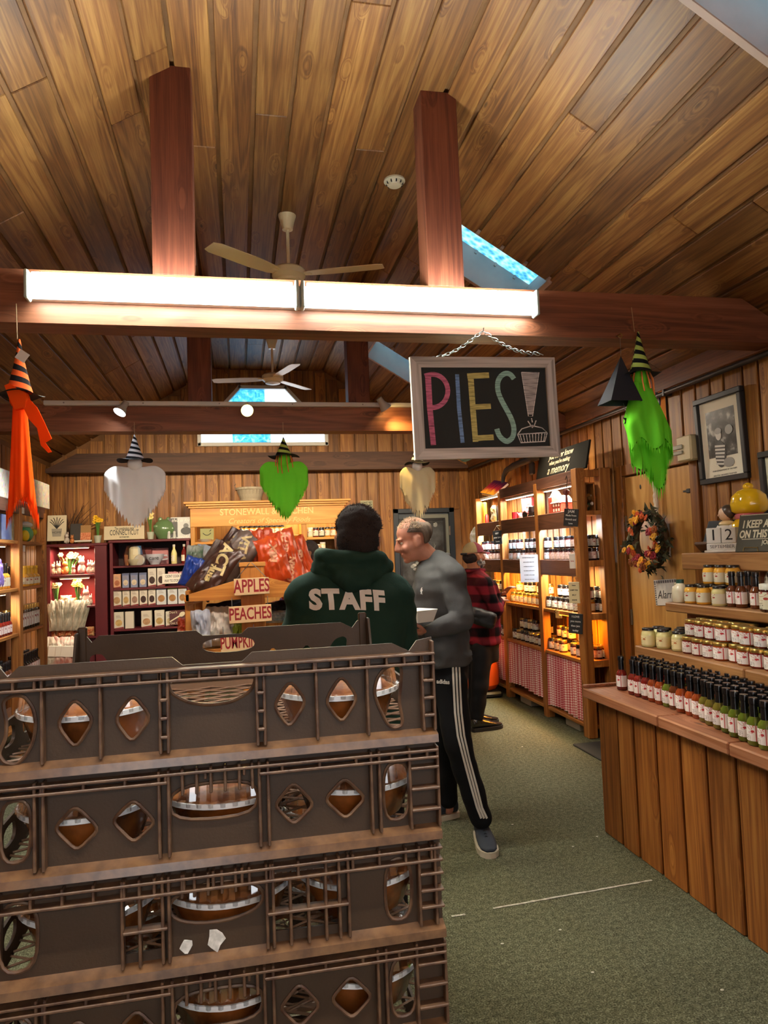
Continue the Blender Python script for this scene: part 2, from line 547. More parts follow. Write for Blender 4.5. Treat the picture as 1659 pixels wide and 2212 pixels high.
# skylights in the right slope
t = NT('skylight_blue_glazing')
tc = t.n('TexCoord')
n1 = t.n('TexVoronoi', {'Vector': (tc, 3), 'Scale': 26.})
n2 = t.n('TexNoise', {'Vector': (tc, 3), 'Scale': 12., 'Detail': 6.})
c = t.ramp(t.math('MULTIPLY_ADD', n2, .7, t.math('MULTIPLY', (n1, 0), .5)), [(.3, H('4a93b4')), (.55, H('8cc6dc')), (.8, H('cfe6ee'))])
tl = t.n('BsdfTranslucent', {0: c}); gl = t.n('BsdfGlossy', {1: .2})
mx = t.n('MixShader', {0: .06, 1: tl, 2: gl}); t.t.links.new(mx.outputs[0], t.out.inputs[0])
M_SKYG = t.m
M_WELL = mat('skylight_well_paint', 'c0a698', .7, var=.15, nscale=5.)
for i, (h0, h1) in enumerate(HOLES):
    w = link(f'window_{i + 2}', None); tag(w, ['skylight well nearest the doorway, cut by the top right of the view', 'skylight in the right slope behind the fluorescent light', 'farther skylight in the right slope beside the hanging chalkboard'][i], kind='structure')
    tp = .21
    for nm, lo, hi in (('well_side', (HS0, h1 - .006, -.02), (HS1, h1 + .03, tp)), ('well_side', (HS0, h0 - .03, .0), (HS1, h0 + .006, tp)), ('well_side', (HS0 - .03, h0 - .03, -.0), (HS0 + .006, h1 + .03, tp)), ('well_side', (HS1 - .006, h0 - .03, -.02), (HS1 + .03, h1 + .03, tp))):
        MB().box(lo, hi, .003, M=MR).build(nm, M_WELL, w)
    MB().box((HS0 - .03, h0 - .03, tp), (HS1 + .03, h1 + .03, tp + .01), M=MR).build('pane', M_SKYG, w)
    for q in range(4):
        s = HS0 + .1 + q * .17
        MB().box((s, h1 - .012, tp - .03), (s + .02, h1, tp), .002, M=MR).build('glazing_clip', M_WELL, w)

# walls of upright boards
def gable(x):
    if x < BL: return ZT - SL * (BL - x)
    if x > BR: return ZT - SL * (x - BR)
    return ZT
def boards_x(wall, y, x0, x1, face, openings, nm='board'):
    x = x0
    while x < x1 - .02:
        w = random.choice((.135, .15, .15, .165, .19)); w = min(w, x1 - x)
        segs = [(0., min(gable(x), gable(x + w)) - .005)]
        for ox0, ox1, oz0, oz1 in openings:
            if x + w > ox0 + .03 and x < ox1 - .03:
                ns = []
                for s0, s1 in segs:
                    if oz1 <= s0 or oz0 >= s1: ns.append((s0, s1)); continue
                    if oz0 - s0 > .03: ns.append((s0, oz0))
                    if s1 - oz1 > .03: ns.append((oz1, s1))
                segs = ns
        out = []
        for s0, s1 in segs:
            if s1 - s0 > 1.5 and random.random() < .6:
                m = random.uniform(s0 + .5, s1 - .5); out += [(s0, m), (m, s1)]
            else: out.append((s0, s1))
        for s0, s1 in out:
            piece(nm, wall, (w - .02, .02, s1 - s0 - .003), T(x + w / 2, y + face * (.01 + random.uniform(-.001, .001)), (s0 + s1) / 2), W_BACK, .004)
        x += w
wb = link('wall_back', None); tag(wb, 'back wall of upright cedar boards under the gable', kind='structure')
WIN = [(-.42, 3.063), (-.136, 3.463), (.094, 3.635), (.571, 3.64), (.841, 3.476), (1.1, 3.077), (1.1, 2.93), (-.42, 2.93)]
WIN = [(-.45, 2.93), (1.12, 2.93), (1.12, 3.09), (.62, 3.65), (.05, 3.65), (-.45, 3.09)]
DOOR = (1.97, 2.745, 0., 2.06)
hb = [[x for x in WIN]]
outl = [(XL - .1, 0), (DOOR[0], 0), (DOOR[0], DOOR[3]), (DOOR[1], DOOR[3]), (DOOR[1], 0), (XR + .1, 0), (XR + .1, gable(XR) + .02), (BR, ZT + .04), (BL, ZT + .04), (XL - .1, gable(XL) + .02)]
plate(outl, hb, .06, M_DARK, 'wall_backing', wb, M=T(0, YB + .002, 0))
# boards around the gable window are kept to its stepped outline
boards_x(wb, YB, XL, XR, -1, [(-.47, 1.14, 2.91, 3.12), (-.30, .97, 3.1, 3.36), (-.07, .74, 3.35, 3.67), DOOR])
w1 = link('window_1', None); tag(w1, 'six sided gable window of clear and blue panes high in the back wall', kind='structure')
M_WHITE = mat('white_gloss_paint', 'dcdcd6', .4, var=.05)
for i in range(6):
    p, q = Vector((WIN[i][0], YB - .03, WIN[i][1])), Vector((WIN[(i + 1) % 6][0], YB - .03, WIN[(i + 1) % 6][1]))
    d = (q - p); L = d.length; an = atan2(d.z, d.x)
    MB().box((-.02, -.02, -.022), (L + .02, .06, .022), .004, M=T(*p) @ RY(-an)).build('window_frame', M_WHITE, w1)
M_CLEAR = glassy('clear_glass', 'ffffff', .02, .04)
t = NT('blue_mottled_glass'); tc = t.n('TexCoord')
n2 = t.n('TexNoise', {'Vector': (tc, 3), 'Scale': 16., 'Detail': 6., 'Distortion': 1.2})
c = t.ramp(n2, [(.35, H('3aa0c8')), (.55, H('86cfe6')), (.7, H('d5f0f6'))])
tl = t.n('BsdfTranslucent', {0: c}); tr = t.n('BsdfTransparent', {0: H('9fd4ea')}); mx = t.n('MixShader', {0: .3, 1: tl, 2: tr}); t.t.links.new(mx.outputs[0], t.out.inputs[0])
M_BLUE = t.m
for x0, x1, z0, z1, m in ((-.45, -.05, 2.93, 3.2, M_CLEAR), (-.05, .42, 2.93, 3.2, M_BLUE), (.42, 1.12, 2.93, 3.2, M_CLEAR), (-.45, .36, 3.2, 3.65, M_BLUE), (.36, 1.12, 3.2, 3.65, M_CLEAR)):
    def xi(z): return 0 if z < 3.09 else (z - 3.09) * .5 / .56
    pl = [(max(x0, -.45 + xi(z0)), z0), (min(x1, 1.12 - xi(z0)), z0)]
    if z0 < 3.09 < z1: pl += [(min(x1, 1.12), 3.09)]
    pl += [(min(x1, 1.12 - xi(z1)), z1), (max(x0, -.45 + xi(z1)), z1)]
    if z0 < 3.09 < z1: pl += [(max(x0, -.45), 3.09)]
    MB().prism(pl, .004, M=T(0, YB + .01, 0)).build('pane', m, w1)

# side walls: the boards run along y
def boards_y(wall, x, y0, y1, face, openings, zt):
    y = y0
    while y < y1 - .02:
        w = random.choice((.13, .15, .15, .17)); w = min(w, y1 - y)
        segs = [(0., zt)]
        for oy0, oy1, oz0, oz1 in openings:
            if y + w > oy0 + .02 and y < oy1 - .02:
                ns = []
                for s0, s1 in segs:
                    if oz0 - s0 > .03: ns.append((s0, oz0))
                    if s1 - oz1 > .03: ns.append((oz1, s1))
                segs = ns
        for s0, s1 in segs:
            piece('board', wall, (.02, w - .02, s1 - s0 - .003), T(x + face * (.01 + random.uniform(-.001, .001)), y + w / 2, (s0 + s1) / 2), W_BACK, .004)
        y += w
DR = (P(1495, 1012, X=XR).y, P(1350, 1031, X=XR).y, 0., 2.05)
wr = link('wall_right', None); tag(wr, 'right hand wall of upright cedar boards', kind='structure')
bw = MB()
bw.box((XR, YF, 0), (XR + .08, DR[0] - .06, 2.78)); bw.box((XR, DR[1] + .06, 0), (XR + .08, YB + .1, 2.78)); bw.box((XR, DR[0] - .06, DR[3] + .06), (XR + .08, DR[1] + .06, 2.78))
bw.box((XR + .078, DR[0] - .1, 0), (XR + .08, DR[1] + .1, 2.1))
bw.build('wall_backing', M_DARK, wr)
boards_y(wr, XR, 1.2, YB - .03, -1, [(DR[0] - .06, DR[1] + .06, 0, DR[3] + .06)], 2.66)
MB().box((XR - .035, YF, 2.6), (XR, YB - .03, 2.74), .004).build('top_plate', wood('plate_stain', '54301a', '744626', '8a5a34', 'Y', .5, rnd=.05), wr)
wl = link('wall_left', None); tag(wl, 'left wall of upright cedar boards behind the sauce shelves', kind='structure')
MB().box((XL - .08, YF, 0), (XL, YB + .1, 2.74)).build('wall_backing', M_DARK, wl)
boards_y(wl, XL, 4.6, YB - .03, 1, [], 2.66)
# entrance side: open doorway and shop windows behind the camera
wf = MB()
wf.box((XL - .1, YF - .1, 0), (-1.9, YF, 2.75)); wf.box((2.75, YF - .1, 0), (XR + .1, YF, 2.75)); wf.box((XL - .1, YF - .1, 2.2), (XR + .1, YF, 4.0)); wf.box((-.1, YF - .1, 0), (.1, YF, 2.4)); wf.box((.1, YF - .1, 0), (2.75, YF, .9)); wf.box((-1.9, YF - .1, 0), (-1.0, YF, 2.3))
tag(wf.build('wall_front', M_DARK), 'entrance wall with doorway and shop window behind the viewer', kind='structure')
# ================================================================== stack of bread crates with pies, close to the viewer
CX0, CX1, CY0, CY1, CH = -.36, .30, 1.10, 1.72, .1485
CTOP = 1.366
M_CRATE = mat('brown_plastic', '392a1c', .5, spec=.35, var=.2, nscale=14., bump=.06, scale=220.)
M_CRATEW = mat('brown_plastic_worn', '5e4836', .45, spec=.4, col2='402c22', nscale=50.)
def pz(pts, zt):
    """picture points on the crate front -> (x, z) relative to the crate's own top"""
    r = []
    for q in pts:
        v = P(q[0], q[1], Y=CY0); r.append((v.x, v.z - zt))
    return r
def rounded(poly, f=.22, n=3):
    out = []; N = len(poly)
    for i in range(N):
        a, b, c = Vector(poly[i - 1]), Vector(poly[i]), Vector(poly[(i + 1) % N])
        p, q = b.lerp(a, f), b.lerp(c, f)
        for k in range(n + 1):
            t = k / n
            out.append(tuple(p * (1 - t) ** 2 + b * 2 * t * (1 - t) + q * t * t))
    return out
ZA, ZB, ZC = CTOP, CTOP - CH, CTOP - 2 * CH
tabs = [(CX0, -.10), (CX1, -.10)]
OUT_TOP = [(CX0, .012), (CX0 + .018, .012), (CX0 + .03, -.004), (CX0 + .045, .010), (-.103, .010), (-.088, -.003), (0., -.003), (.015, .010), (.235, .010), (.262, -.004), (.275, .012), (CX1, .016)]
def outline(zb=-CH + .004, zm=1.): return [(CX0, zb)] + [(x, min(z, zm)) for x, z in OUT_TOP] + [(CX1, zb)]
HA = [rounded(pz(p, ZA), .3) for p in (
    [(155, 1512), (199, 1560), (157, 1626), (115, 1570)], [(283, 1503), (325, 1555), (281, 1613), (242, 1560)],
    [(628, 1472), (665, 1520), (627, 1580), (591, 1530)], [(740, 1461), (778, 1512), (742, 1569), (704, 1520)])]
HA += [rounded(pz(p, ZA), .35) for p in (
    [(835, 1447), (860, 1437), (873, 1446), (871, 1480), (867, 1520), (875, 1560), (873, 1573), (856, 1579), (842, 1570), (822, 1530), (812, 1500), (818, 1470)],
    [(20, 1507), (45, 1508), (65, 1535), (71, 1570), (65, 1610), (45, 1645), (25, 1660), (0, 1655), (-12, 1635), (5, 1600), (6, 1565), (-4, 1520)],
    [(360, 1482), (372, 1464), (460, 1461), (546, 1456), (553, 1473), (540, 1500), (500, 1522), (445, 1529), (400, 1521), (368, 1503)])]
def stad(x0, y0, x1, y1): return [(x0, y0 + (y1 - y0) * .0), (x1, y0), (x1, y1), (x0, y1)]
HB = [rounded(pz(p, ZB), .25) for p in (
    [(157, 1748), (211, 1800), (160, 1850), (109, 1800)], [(285, 1734), (335, 1785), (285, 1832), (236, 1783)],
    [(636, 1696), (682, 1745), (637, 1792), (593, 1748)], [(748, 1686), (795, 1732), (750, 1779), (703, 1735)])]
HB += [rounded(pz(p, ZB), .42, 4) for p in ([(-8, 1742), (60, 1735), (60, 1870), (-8, 1880)], [(832, 1657), (889, 1650), (890, 1775), (834, 1783)], [(364, 1708), (556, 1688), (558, 1768), (366, 1786)])]
HC = [rounded(pz(p, ZC), .42, 4) for p in ([(-12, 1968), (74, 1958), (75, 2105), (-12, 2125)], [(836, 1868), (893, 1861), (896, 1993), (838, 2002)])]
c0 = P(468, 1960, Y=CY0); HC.append(oval(c0.x, c0.z - ZC, .068, .028, 28, .02, 2.2))
HC += [pz([(264, 1955), (350, 1945), (350, 2062), (264, 2078)], ZC), pz([(592, 1897), (738, 1880), (738, 2008), (592, 2025)], ZC)]
def vrib(mb, px, zt, z0, z1, w=.0045, y0=None):
    x = px if abs(px) < 2 else P(px, 1700, Y=CY0).x
    mb.box((x - w / 2, CY0 + .002, z0), (x + w / 2, CY0 + .02, z1), .0012)
def hrib(mb, z, x0=None, x1=None, w=.0045, y0=None):
    mb.box((CX0 if x0 is None else x0, (y0 or CY0), z - w / 2), (CX1 if x1 is None else x1, CY0 + .02, z + w / 2), .0012)
SIDE = None
def crate(label, zt, holes, kind):
    r = root('bread_crate', label, 'crate', (0, 0, zt), group='stacked pie crates')
    plate(outline(zm=1. if kind == 'A' else -.001), holes, .0035, M_CRATE, 'front_panel', r, M=T(0, CY0 + .018, 0), bevel=.0)
    # raised lips round the openings
    for h in holes[: (7 if kind != 'C' else 3)]:
        pts = [(x, CY0 + .017, z) for x, z in h]
        MB().tube(pts + [pts[0]], .0028, 6, cap=False).build('opening_lip', M_CRATEW, r, smooth=True)
    rb = MB()
    if kind == 'A':
        hrib(rb, -.008); hrib(rb, -.023)
        for k in range(23):
            vrib(rb, CX0 + .012 + k * .0285, zt, -.023, -.008)
        for px in (88, 215, 345, 362, 556, 572, 686, 797, 917): vrib(rb, P(px, 1550, Y=CY0).x, zt, -.128, -.006)
        vrib(rb, CX1 - .003, zt, -.128, .012)
        for a, b in ((345, 362), (556, 572), (917, 941)):
            for zz in (-.05, -.077, -.104): hrib(rb, zz, P(a, 1550, Y=CY0).x, min(CX1, P(b, 1550, Y=CY0).x))
    elif kind == 'B':
        hrib(rb, -.010); hrib(rb, -.021, CX0, P(362, 1750, Y=CY0).x); hrib(rb, -.021, P(562, 1750, Y=CY0).x, CX1)
        for k in range(12): vrib(rb, CX0 + .02 + k * .0565, zt, -.021, -.008)
        for px in (72, 91, 343, 364, 562, 581, 806, 824, 890, 951): vrib(rb, P(px, 1750, Y=CY0).x, zt, -.128, -.004)
        for px in (393, 424, 455, 486, 517, 545): vrib(rb, P(px, 1680, Y=CY0).x, zt, -.042, -.004)
        for zz in (-.036, -.068, -.1): hrib(rb, zz, P(890, 1720, Y=CY0).x, CX1)
    else:
        hrib(rb, -.012); hrib(rb, -.030)
        for k in range(16): vrib(rb, CX0 + .02 + k * .0415, zt, -.030, -.006)
        for px in (262, 300, 350, 364, 577, 591, 735, 755, 910, 945): vrib(rb, P(px, 1950, Y=CY0).x, zt, -.128, -.006)
        for px in (628, 667, 705): vrib(rb, P(px, 1950, Y=CY0).x, zt, -.128, -.03)
        for px in (393, 420, 450, 480, 510, 540): vrib(rb, P(px, 1950, Y=CY0).x, zt, -.04, -.006)
        hrib(rb, -.078, P(264, 2000, Y=CY0).x, P(362, 2000, Y=CY0).x); hrib(rb, -.078, P(577, 1950, Y=CY0).x, P(755, 1950, Y=CY0).x)
        for zz in (-.05, -.075, -.1): hrib(rb, zz, P(910, 1930, Y=CY0).x, CX1)
    tag(rb.build('rib_lattice', M_CRATEW, r), kind='stuff')
    # sloping ledge and lower lip
    lg = MB()
    prof = [(CY0 + .02, -.126), (CY0 - .001, -.1335), (CY0 - .002, -.1455), (CY0 + .02, -.147)]
    lg.add([(x, y, z) for x in (CX0, CX1) for y, z in prof], [(0, 1, 5, 4), (1, 2, 6, 5), (2, 3, 7, 6), (0, 4, 7, 3), (0, 3, 2, 1), (4, 5, 6, 7)])
    lg.build('bottom_ledge', mat('brown_plastic_shiny', '4f3a2c', .24, spec=.8, col2='6b5038', nscale=30.), r)
    plate(outline(-CH + .028, 1. if kind == 'A' else .016), [HA[i] for i in range(6)] + [oval(-.03, -.027, .06, .017, 24, 0, 2.4)], .005, M_CRATE, 'back_panel', r, M=T(0, CY1 - .01, -.019))
    for x, s in ((CX0, 1), (CX1 - .005, -1)):
        op = [(CY0 + .02, -CH + .004), (CY0 + .02, -.0), (CY0 + .045, -.0), (CY0 + .06, -.082), (CY1 - .07, -.082), (CY1 - .04, .0), (CY1 - .01, .0), (CY1 - .01, -CH + .004)]
        hs = [rounded([(CY0 + a, -.092), (CY0 + a + .06, -.092), (CY0 + a + .06, -.122), (CY0 + a, -.122)], .4) for a in (.08, .18, .28, .38, .48)]
        plate(op, hs, .005, M_CRATE, 'side_panel', r, M=T(x + (.005 if s > 0 else .005), 0, 0) @ RZ(pi / 2))
    for y in (CY0 + .002, CY1 - .03):
        for x in (CX0, CX1 - .022): MB().box((x, y + .018, -.14), (x + .02, y + .03, .012 if kind == 'A' else -.004), .003).build('corner_post', M_CRATE, r)
    g = MB(); cx, cy = (CX0 + CX1) / 2, (CY0 + CY1) / 2; hx, hy = (CX1 - CX0) / 2 - .006, (CY1 - CY0) / 2 - .012
    for sgn in (1, -1):
        k = -1.3
        while k < 1.3:
            # clip the slanted bar y = sgn*.55*x + k to the floor rectangle
            pts = []
            for x in (-hx, hx):
                y = sgn * .55 * x + k
                pts.append((x, y))
            (xa, ya), (xb, yb) = pts
            def at_y(y): return (xa + (y - ya) * (xb - xa) / (yb - ya), y)
            if max(ya, yb) > -hy and min(ya, yb) < hy:
                if ya < -hy: xa2, ya2 = at_y(-hy)
                elif ya > hy: xa2, ya2 = at_y(hy)
                else: xa2, ya2 = xa, ya
                if yb < -hy: xb2, yb2 = at_y(-hy)
                elif yb > hy: xb2, yb2 = at_y(hy)
                else: xb2, yb2 = xb, yb
                g.tube([(cx + xa2, cy + ya2, -.138), (cx + xb2, cy + yb2, -.138)], .0022, 4)
            k += .046
    g.box((CX0, CY0 + .018, -.146), (CX1, CY0 + .03, -.128)); g.box((CX0, CY1 - .02, -.146), (CX1, CY1 - .005, -.128))
    tag(g.build('lattice_floor', mat('lattice_plastic_lit', '8d7562', .4, spec=.5), r), kind='stuff')  # lighter plastic colour stands for overhead light on the lattice
    return r
c1 = crate('topmost brown plastic crate of the pie stack, with tall diamond openings', ZA, HA, 'A')
c2 = crate('second brown crate from the top, with square diamond openings and rounded slots', ZB, HB, 'B')
c3 = crate('third brown crate from the top, with grid windows and torn white sticker scraps', ZC, HC, 'C')
KIDS[c2.name] = list(c2.children); KIDS[c3.name] = list(c3.children); KIDS[c1.name] = list(c1.children)
for (px, py, s) in ((403, 2043, .011), (465, 2030, .016)):
    v = P(px, py, Y=CY0 + .016)
    pl = [(v.x + s * random.uniform(.5, 1.1) * cos(a * .7), v.z - ZC + s * random.uniform(.6, 1.2) * sin(a * .7)) for a in range(9)]
    tag(MB().prism(pl, .001, M=T(0, CY0 + .0155, 0)).build('sticker_scrap', mat('torn_paper', 'cfd2d0', .8, var=.4, nscale=90.), c3))
for k in range(6):
    zt = CTOP - (3 + k) * CH
    if k % 2 == 0: copy_tree(c2, loc=(0, 0, zt), label=f'{["fourth", "", "sixth", "", "eighth"][k]} brown crate from the top of the stack, with square diamond openings')
    else: copy_tree(c3, loc=(0, 0, zt), label=f'{["", "fifth", "", "seventh", "", "ninth"][k]} brown crate from the top of the stack, with grid windows')
# moulded maker's text, low relief on the panels
for s, px, py, zt, sz in (('PROPERTY OF THE BAKERY', 455, 1590, ZA, .008), ('DO NOT REMOVE', 455, 1603, ZA, .007)): pass
# pies
M_FOIL = mat('pie_foil', 'c9ccd0', .22, metal=1., bump=.3, scale=60.)
M_TRAY = mat('browned_tray', '8a5024', .25, spec=.7, col2='3f2210', nscale=18., rnd=.2)
M_CRUST = mat('baked_crust', 'b06a2c', .6, col2='6e3613', nscale=24., bump=.5, scale=70., rnd=.15)
M_DOME = glassy('clear_dome', 'ffffff', .10, .20)
pie0 = None
def pie(label, x, y, z):
    global pie0
    if pie0 is None:
        o = MB().lathe([(.0, .050), (.055, .064), (.085, .060), (.094, .052), (.096, .048), (.0, .046)], 28).build('fruit_pie', M_CRUST, smooth=True, loc=(x, y, z))
        MB().lathe([(.078, .0), (.080, .001), (.098, .048), (.103, .050), (.103, .052), (.097, .050), (.078, .003)], 48, flute=1, fl=.012).build('base_tray', M_TRAY, o, smooth=30)
        MB().lathe([(.104, .053), (.104, .058), (.099, .060), (.094, .098), (.085, .108), (.04, .113), (.0, .114)], 72, cap=False, flute=1, fl=.05).build('clear_dome', M_DOME, o)
        MB().lathe([(.1045, .050), (.107, .0505), (.107, .0575), (.1045, .058)], 40, cap=False).build('dome_rim', mat('dome_rim', 'd9dde0', .15), o, smooth=True)
        pie0 = o
    else: o = copy_tree(pie0, loc=(x, y, z), rz=random.uniform(0, 6))
    o.scale = (1, 1, 1.08)
    return tag(o, label, 'pie', 'pies in the crates')
for k, nm in enumerate(('topmost', 'second', 'third', 'fourth')):
    zb = CTOP - (k + 1) * CH + .0148
    for j, rw in enumerate(('front', 'back') if k else ('front',)):
        for i, cl in enumerate(('left', 'middle', 'right')):
            if k == 0 and i == 1: continue
            pie(f'pie under a clear fluted dome, {rw} row {cl}, in the {nm} crate', CX0 + .115 + i * (.215 if k else .203), CY0 + .145 + j * .3, zb)
# ================================================================== lights and things on the beams
M_TUBE = emissive('fluorescent_tube', 'f6fff8', TUBE)
M_METALW = mat('white_enamel', 'd8d8d2', .35)
M_CREAM = mat('cream_enamel', 'f0e2ba', .35, spec=.5)
M_BLACK = mat('black_satin', '15161a', .45)
M_STRING = mat('jute_string', 'a08460', .8)
M_PAPER = mat('white_paper', 'dedbd4', .8)
M_STEEL = mat('steel', '8d8d8a', .35, metal=1.)
M_TUBE2 = emissive('fluorescent_tube_entrance', 'fff6e6', TUBE * 2.2)
def fluorescent(label, x0, x1, y, z, m=None):
    r = root('fluorescent_light', label, 'light', (x0, y, z))
    L = x1 - x0
    MB().box((0, .035, -.05), (L, .08, .056), .006).build('housing', M_METALW, r)
    h = L / 2
    for k in range(2):
        a, b = k * h + .035, (k + 1) * h - .035
        for dz in (-.036, .04):
            MB().tube([(a, 0.005, dz), (b, 0.005, dz)], .0185, 12).build('tube', m or M_TUBE, r)
        for xx in (a - .03, b + .012):
            MB().box((xx, -.018, -.064), (xx + .018, .05, .066), .005).build('lamp_holder', mat('lamp_holder', 'b9c9c0', .3), r)
    return r
fluorescent('long twin tube fluorescent light glowing on the front beam', P(50, 610, Y=3.3).x, P(1165, 658, Y=3.3).x, 3.30, 2.755)
fluorescent('twin tube fluorescent light on the beam overhead', -.9, 1.52, .65, 2.755, M_TUBE2)
fluorescent('twin tube fluorescent light over the entrance behind the viewer', -.9, 1.52, -1.9, 2.755, M_TUBE2)
hf = fluorescent('added hooded fluorescent fill light, unseen behind the front beam', -.9, 1.52, 3.64, 2.745, M_TUBE2)  # fill lamp added out of sight to brighten the middle of the room
hd_m = MB()
hp = [(-.10, .0), (-.07, .055), (.07, .055), (.10, .0), (.094, -.004), (.066, .048), (-.066, .048), (-.094, -.004)]
hd_m.add([(x, y, z) for x in (0, 2.42) for y, z in hp], [(i, (i + 1) % 8, (i + 1) % 8 + 8, i + 8) for i in range(8)]).build('fill_hood', M_METALW, hf, loc=(0, .01, .045))  # added hood keeps the fill light off the ceiling

def fan(label, x, y, zdrop, angs, blade):
    r = root('ceiling_fan', label, 'fan', (x, y, ZT))
    MB().lathe([(.0, .0), (.062, .0), (.06, -.012), (.045, -.06), (.036, -.105), (.0, -.108)], 24).build('canopy', M_CREAM, r, smooth=True)
    MB().tube([(0, 0, -.1), (0, 0, -zdrop)], .012, 12).build('down_rod', M_CREAM, r, smooth=True)
    MB().lathe([(.0, -zdrop + .01), (.035, -zdrop), (.10, -zdrop - .02), (.115, -zdrop - .035), (.115, -zdrop - .075), (.10, -zdrop - .09), (.085, -zdrop - .10), (.08, -zdrop - .115), (.0, -zdrop - .125)], 32).build('motor', M_CREAM, r, smooth=30)
    for a in angs:
        b = link('blade', None, r); b.location = (0, 0, -zdrop - .062); b.rotation_euler = (0, 0, rad(a))
        pl = [(.09, -.03), (.15, -.055), (.3, -.066), (blade - .04, -.06), (blade, -.045), (blade, .05), (blade - .05, .066), (.3, .066), (.15, .05), (.09, .03)]
        me = MB().prism(pl, .004).mesh('blade', M_CREAM)
        me.transform(RX(rad(-90 + 7)))
        bpy.data.objects.remove(b)
        o = link('blade', me, r, (0, 0, -zdrop - .062), (0, 0, rad(a)))
        MB().box((.05, -.018, -.008), (.16, .018, .004), .003).build('blade_arm', M_CREAM, o)
v = P(620, 465, Z=ZT)
fan('cream three blade ceiling fan above the fluorescent light', v.x, v.y, .36, (218, 340, 99), .66)
v = P(585, 745, Z=ZT)
fan('farther cream ceiling fan in front of the gable window', v.x, v.y - .2, .37, (168, 48, 288), .65)
v = P(852, 388, Z=ZT)
sd = root('smoke_detector', 'round cream smoke detector on the flat ceiling strip', 'smoke detector', (v.x, v.y, ZT))
MB().lathe([(.0, 0), (.066, 0), (.068, -.014), (.056, -.018), (.052, -.03), (.04, -.042), (.0, -.044)], 28).build('base', mat('detector_plastic', 'd3c9ae', .45), sd, smooth=30)
for k in range(10):
    MB().box((-.004, .038, -.036), (.004, .055, -.02), .001, M=RZ(k * pi / 5)).build('vent', M_BLACK, sd)

# white light track on the second beam
yt = 6.0 - .02
x0, x1 = P(95, 870, Y=yt).x, P(1170, 880, Y=yt).x
z = P(500, 873, Y=yt).z
tr = root('light_track', 'long white light track along the second beam', 'track', (0, yt, z))
MB().box((x0, -.02, -.018), (x1, .02, .018), .003).build('rail', M_METALW, tr)
for k in range(7): MB().lathe([(0, 0), (.006, 0), (.005, .003), (0, .004)], 10, M=T(x0 + .15 + k * (x1 - x0) / 7, -.02, 0) @ RX(pi / 2)).build('screw', M_STEEL, tr)
def spot(label, px, py, tgt, col, power, strength, face, tr_y=None, at=None):
    yt = tr_y or 5.98
    p = P(px, py, Y=yt - .10) if at is None else Vector(at)
    r = root('track_spotlight', label, 'spotlight', (p.x, yt - .02 if at is None else yt, z), group='spotlights on the track')
    d = (Vector(tgt) - p).normalized()
    q = d.to_track_quat('-Z', 'Y').to_matrix().to_4x4()
    M = T(*(p - Vector((p.x, yt - .02 if at is None else yt, z)))) @ q
    MB().tube([(0, -.0, 0), (0, -.03 if at is None else .03, .0), tuple(M @ Vector((0, 0, .10)))], .012, 8).build('arm', M_CREAM, r)
    MB().lathe([(.0, .115), (.026, .11), (.028, .06), (.034, .05), (.052, .0), (.050, .0), (.03, .05), (.0, .05)], 24, M=M).build('reflector_shade', mat('spot_shade', 'b9b7ae', .35), r, smooth=40)
    MB().lathe([(.0, .004), (.03, .004), (.047, .006), (.047, .009), (.0, .02)], 24, M=M).build('lamp_face', emissive(face, col, strength), r)
    spot_light('spot_beam', p + d * .02, d, power, H(col)[:3], 90, .8, .045)
spot('left track spotlight, silver shaded, shining down to the left', 258, 891, (-1.6, 5.2, 1.3), 'f4fbff', 90, 26, 'spot_cool')
spot('middle track spotlight with a round yellow glow', 534, 887, (.2, 2.2, 1.4), 'ffe27a', 60, 10, 'spot_yellow')
spot('right track spotlight shining warm light along the beam', 834, 883, (1.75, 6.05, 2.1), 'ffd07a', 22, 18, 'spot_warm')

spot('added track spotlight, unseen behind the chalkboard, shining at the right shelf', 1010, 884, (2.98, 4.6, 1.3), 'fff0d8', 30, 12, 'spot_white')  # this spot and the next are added, hidden, to brighten the right side
spot('added track spotlight farthest right, unseen behind the chalkboard', 1120, 888, (2.9, 5.6, 1.2), 'ffe8c8', 22, 12, 'spot_warm2')
tr2 = root('light_track', 'added second light track, unseen on the far side of the track beam', 'track', (0, 6.18, z))  # track and its spots added out of sight to light the back wall
MB().box((-1.5, -.02, -.018), (2.4, .02, .018), .003).build('rail', M_METALW, tr2)
for k, xx in enumerate((-1.25, -.2, .9, 2.1)): spot(f'{ordinal(k)} added spotlight from the left on the unseen far side track, lighting the back wall', 0, 0, (xx * .95, 8.9, 1.5), 'ffe6c0', 75, 10, 'spot_far', tr_y=6.18, at=(xx, 6.30, z - .09))
# PIES! chalkboard
p0, p1 = P(885, 777, Y=3.27), P(1193, 771, Y=3.27)
p2, p3 = P(1208, 980, Y=3.27), P(899, 998, Y=3.27)
cen = (p0 + p1 + p2 + p3) / 4
sw, sh = .745, .498
tilt = .0
sg = root('chalkboard_sign', 'hanging chalkboard sign reading PIES! in a whitewashed frame', 'sign', tuple(cen), rot=(0, rad(-.8), 0))
M_FRAMEW = wood('whitewashed_wood', '6e6862', 'b9b4ae', 'dedad6', 'X', .7, knots=False, rnd=.1)
M_FRAMEV = wood('whitewashed_wood_upright', '6e6862', 'b9b4ae', 'dedad6', 'Z', .7, knots=False, rnd=.1)
M_CHALKB = mat('chalkboard', '1d2220', .75, var=.25, nscale=5.)
MB().box((-sw / 2 + .03, -.002, -sh / 2 + .03), (sw / 2 - .03, .008, sh / 2 - .03)).build('board', M_CHALKB, sg)
fw = .052
